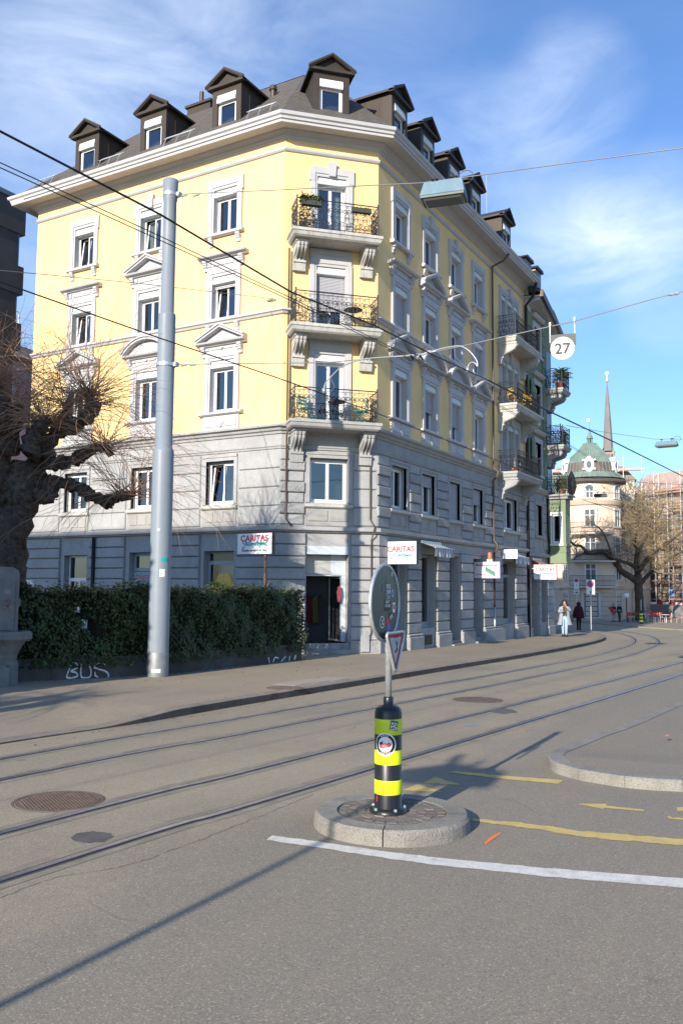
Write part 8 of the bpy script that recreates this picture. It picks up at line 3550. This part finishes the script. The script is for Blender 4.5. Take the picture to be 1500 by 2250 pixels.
# raised cafe forecourt
pz3 = MB()
fc_px = [(1270, 1366), (1330, 1371), (1400, 1376.5), (1500, 1383), (1640, 1390), (1640, 1352), (1420, 1350), (1250, 1350)]
pts = [gnd(x, y, .08) for x, y in fc_px]
pz3.fill(pts)
n = len(pts)
for i in range(4):
    a_, b_ = pts[i], pts[i + 1]
    pz3.face([a_, b_, b_ - Vector((0, 0, .15)), a_ - Vector((0, 0, .15))])
struct(pz3.build('forecourt', M_WALK, recalc=False))
# bicycle leaning by the tree
bk_, kk_ = place(1418, 1362)
t = thing('bicycle', (bk_.x, bk_.y, bk_.z), 'grey bicycle parked under the tree beside the cafe table', 'bicycle')
f = Fr(bk_.x, bk_.y, TFR.dx, TFR.dy, TFR.nx, TFR.ny)
for a in (-.5, .5):
    b = MB()
    b.tube([f.p(a + .33 * cos(2 * pi * q / 20), 0, bk_.z + .34 + .33 * sin(2 * pi * q / 20)) for q in range(21)], .02, 5, cap=False)
    b.build('wheel', M_INK, t)
b = MB()
for p, q in (((-.5, .34), (-.15, .85)), ((-.15, .85), (.35, .85)), ((.35, .85), (.5, .34)), ((-.5, .34), (0, .34)), ((0, .34), (-.15, .9)), ((0, .34), (.35, .85)), ((.35, .85), (.32, 1.0)), ((.32, 1.0), (.45, 1.02))):
    b.tube([f.p(p[0], 0, bk_.z + p[1]), f.p(q[0], 0, bk_.z + q[1])], .018, 5)
b.build('frame', M_GALV, t)
b = MB()
b.fb(f, -.27, -.05, -.07, .07, bk_.z + .9, bk_.z + .95)
b.build('saddle', M_INK, t)

# ================================================================== things on the balconies
def fpt(fr, a, o, z):
    return Vector(fr.p(a, o, z))


t = thing('planter', fpt(FC, .7, .75, 13.93), 'green plants with trailing leaves at the left of the top corner balcony', 'plant')
b = MB()
b.fb(FC, .40, 1.05, .76, .96, 14.72, 14.9)
b.build('box', mat('planter_dark', (.05, .06, .05), .7), t)
b = MB()
b.fb(FC, .38, .60, .55, .8, 13.93, 14.2)
b.build('pot', mat('planter_dark', (.05, .06, .05), .7), t)
b = MB()
for i in range(800):
    hi = rh.random() < .7
    c = fpt(FC, rh.uniform(.35, 1.1), rh.uniform(.7, 1.0), rh.gauss(14.97, .07)) if hi else fpt(FC, rh.uniform(.38, .85), rh.uniform(.6, .85), rh.uniform(14.0, 14.7))
    leaf(b, c, Vector((rh.uniform(-1, 1), rh.uniform(-1, 1), .8)).normalized(), rh.uniform(.035, .06), 1 if rh.random() < .3 else 0)
b.build('foliage', [M_LEAF, mat('fresh_leaf', (.22, .30, .05), .5)], t, recalc=False)
t = thing('planter_box', fpt(FC, 2.45, .97, 14.66), 'dark flower box hooked on the right of the top corner balcony rail', 'planter')
b = MB()
b.fb(FC, 2.1, 2.75, .92, 1.08, 14.62, 14.75)
b.build('box', mat('planter_dark', (.05, .06, .05), .7), t)
b = MB()
for i in range(150):
    leaf(b, fpt(FC, rh.uniform(2.1, 2.75), rh.uniform(.92, 1.08), 14.76 + rh.uniform(0, .04)), Vector((rh.uniform(-1, 1), rh.uniform(-1, 1), 1)).normalized(), .03, 0)
b.build('foliage', M_LEAF, t, recalc=False)


def folding_chair(fr, a, o, z, rot, m, label, group='balcony chairs'):
    p = fpt(fr, a, o, z)
    t = thing('chair', p, label, 'chair', group, rot)
    b = MB()
    b.box(-.2, .2, -.2, .2, .43, .46)
    b.build('seat', m, t, local=True)
    b = MB()
    for z0 in (.58, .70, .80):
        b.box(-.2, .2, .2, .225, z0, z0 + .07)
    b.build('backrest', m, t, local=True)
    for sx in (-1, 1):
        b = MB()
        b.tube([(sx * .2, -.2, 0), (sx * .2, .18, .46), (sx * .2, .21, .9)], .013, 4)
        b.build('leg', m, t, local=True)
        b = MB()
        b.tube([(sx * .19, .2, 0), (sx * .19, -.18, .45)], .013, 4)
        b.build('leg', m, t, local=True)
    return t


M_TURQ = mat('turquoise_paint', (.10, .42, .42), .6)
M_YCH = mat('yellow_metal', (.75, .48, .02), .45)
folding_chair(FC, .75, .5, 7.53, radians(-10), M_TURQ, 'turquoise chair at the left of the lowest corner balcony')
folding_chair(FC, 2.6, .5, 7.53, radians(200), M_TURQ, 'turquoise chair at the right of the lowest corner balcony')
folding_chair(FC, 1.3, .45, 10.72, radians(20), M_IRONWORK, 'dark chair on the middle corner balcony')
for a, r_, lab in ((13.0, 60, 'yellow metal chair nearest us on the middle side balcony'), (13.9, 200, 'yellow metal chair in the middle of the middle side balcony'), (14.8, 130, 'yellow metal chair at the far end of the middle side balcony')):
    folding_chair(FRT, a, .5, 10.7, radians(r_), M_YCH, lab)


def small_table(fr, a, o, z, m, label):
    p = fpt(fr, a, o, z)
    t = thing('table', p, label, 'table', 'balcony tables')
    b = MB()
    b.lathe([(0, .70), (.3, .70), (.3, .73), (0, .73)], (0, 0, 0), 18)
    b.build('table_top', m, t, local=True)
    for q in range(3):
        b = MB()
        b.tube([(.22 * cos(q * 2.1), .22 * sin(q * 2.1), 0), (-.1 * cos(q * 2.1), -.1 * sin(q * 2.1), .70)], .012, 4)
        b.build('leg', m, t, local=True)


small_table(FC, 1.75, .5, 7.53, M_IRONWORK, 'dark round table on the lowest corner balcony')
small_table(FC, 2.3, .5, 10.72, M_IRONWORK, 'dark table on the middle corner balcony')
b = MB()
for a, m_ in ((12.3, 0), (12.55, 0), (12.8, 0), (13.3, 0)):
    q = FRT.p(a, .7, 7.51)
    b = MB()
    b.lathe([(.07, 0), (.1, .18), (.11, .2), (.08, .2)], q, 12)
    tag(b.build('flower_pot', mat('terracotta', (.45, .16, .09), .8)), 'terracotta pot on the lowest side balcony floor behind the railing', 'pot', 'terracotta pots')
t = thing('palm_plant', FRT.p(20.2, .8, 12.95), 'shaggy palm like plants in red pots on the upper balcony of the green house', 'plant')
for a in (19.85, 20.35):
    b = MB()
    q = FRT.p(a, .78, 12.95)
    b.lathe([(.16, 0), (.22, .35), (.23, .38), (.18, .38)], q, 12)
    b.build('pot', mat('red_pot', (.30, .07, .05), .7), t)
b = MB()
for a in (19.85, 20.35):
    for q in range(46):
        th = rh.uniform(0, 2 * pi)
        p = Vector(FRT.p(a, .78, 12.95 + .4 + rh.uniform(.1, .7)))
        d = Vector((cos(th), sin(th), rh.uniform(.1, .9))).normalized()
        pts = [p]
        for s_ in range(4):
            pts.append(pts[-1] + d * .16)
            d = (d + Vector((0, 0, -.28))).normalized()
        b.tube(pts, [.022, .03, .024, .016, .004], 3, cap=False)
b.build('foliage', mat('palm_green', (.05, .075, .02), .6, var=.3), t, recalc=False)
b = MB()
for i in range(700):
    c = Vector(FRT.p(20.15, .75, 7.75)) + Vector((rh.gauss(0, .16), rh.gauss(0, .16), rh.gauss(0, .22)))
    leaf(b, c, Vector((rh.uniform(-1, 1), rh.uniform(-1, 1), .6)).normalized(), .045, 0)
t = thing('shrub', FRT.p(20.15, .75, 7.2), 'round yellow green potted shrub on the roof terrace of the oriel', 'plant')
b.build('foliage', mat('yellowgreen_leaf', (.12, .13, .03), .6, var=.3), t, recalc=False)
b = MB()
q = FRT.p(20.15, .75, 7.2)
b.lathe([(.15, 0), (.2, .3), (.2, .32), (.15, .32)], q, 12)
b.build('pot', mat('terracotta', (.45, .16, .09), .8), t)
# folded dark parasol leaning over the terrace
t = thing('parasol', FRT.p(20.7, 1.1, 7.2), 'folded dark parasol at the edge of the oriel terrace', 'parasol')
b = MB()
q = FRT.p(20.72, 1.12, 0)
b.lathe([(.03, 7.2), (.16, 7.3), (.28, 7.7), (.16, 8.3), (.03, 8.55)], (q[0], q[1], 0), 10)
b.build('canopy', M_DKCLOTH, t)
# yellow jacket hanging in the shop window
JZ = .36
t = thing('jacket', FL.p(2.6, -.5, 1.4), 'bright yellow jacket hanging in the corner shop window behind the hedge', 'jacket')
b = MB()
b.prism(FL, [(a, z + JZ) for a, z in ((2.2, 1.25), (2.24, 1.9), (2.38, 2.16), (2.54, 2.22), (2.6, 2.17), (2.66, 2.22), (2.82, 2.16), (2.96, 1.9), (3.0, 1.25), (2.86, 1.3), (2.84, 1.15), (2.36, 1.15), (2.34, 1.3))], -.55, -.42)
b.build('cloth', mat('yellow_cloth', (.80, .46, .01), .85, var=.12, vscale=6), t)
b = MB()
for z in (1.35, 1.55, 1.75, 1.95):
    b.disc(FL, 2.6, -.415, z + JZ, .018, 8)
b.tube([FL.p(2.6, -.415, 1.2 + JZ), FL.p(2.6, -.415, 2.15 + JZ)], .005, 3)
b.build('button', M_INK, t, recalc=False)
b = MB()
b.tube([FL.p(2.6, -.48, 2.2 + JZ), FL.p(2.6, -.48, 2.3 + JZ), FL.p(2.56, -.48, 2.34 + JZ)], .01, 4)
b.build('hanger', M_GALV, t)
# clothes inside the open shop door and on the door
for i, (a, c_, lab) in enumerate(((1.05, (.01, .012, .04), 'dark blue garment inside the open shop door'), (1.25, (.07, .01, .012), 'dark red garment inside the open shop door'), (1.5, (.08, .065, .02), 'mustard garment inside the open shop door'), (1.7, (.035, .03, .035), 'grey garment inside the open shop door'))):
    b = MB()
    b.prism(FC, [(a - .1, .9), (a - .13, 1.7), (a, 1.85), (a + .13, 1.7), (a + .1, .9)], -1.22, -1.12)
    tag(b.build('garment', mat('garment_%d' % i, c_, .9)), lab, 'garment', 'clothes inside the shop')
b = MB()
b.prism(FC, [(2.06, 1.62), (2.02, 1.95), (2.07, 2.15), (2.13, 2.15), (2.17, 1.9), (2.12, 1.62)], -.30, -.22)
tag(b.build('garment', mat('pink_garment', (.25, .06, .075), .9)), 'pink red garment hanging on the open shop door', 'garment', 'clothes inside the shop')
for (a0, c_, lab) in ((4.15, (.02, .025, .025), 'dark dress on a hanger in the second shop window'),):
    b = MB()
    b.prism(FRT, [(a0 - .22, 1.0), (a0 - .14, 1.9), (a0 - .2, 2.15), (a0 - .04, 2.25), (a0 + .04, 2.25), (a0 + .2, 2.15), (a0 + .14, 1.9), (a0 + .22, 1.0)], -.7, -.55)
    tag(b.build('dress', mat('dark_dress', c_, .9)), lab, 'dress')
# bird bath hooked on the balcony rail
# ================================================================== tall street mast beside the photographer: its shadow crosses the road
t = thing('lamp_mast', (-4, 3.37, gz(-4)), 'slim street mast with a cross sign behind the photographer', 'mast')
b = MB()
b.tube([(-4, 3.37, gz(-4)), (-4, 3.37, 5.35)], [.036, .03], 10)
b.build('shaft', M_POLE, t)
b = MB()
b.prism(Fr(-4, 0, 0, 1, 1, 0), [(2.82, 4.82), (3.95, 4.70), (4.0, 4.95), (3.6, 5.2), (2.9, 5.14)], -.06, .06)
b.build('sign_box', M_SIGNWHITE, t)
b = MB()
b.tube([(-4, 3.5, 5.0), (-4, 3.7, 5.3), (-4, 3.76, 5.42)], .06, 6)
b.build('arm', M_POLE, t)
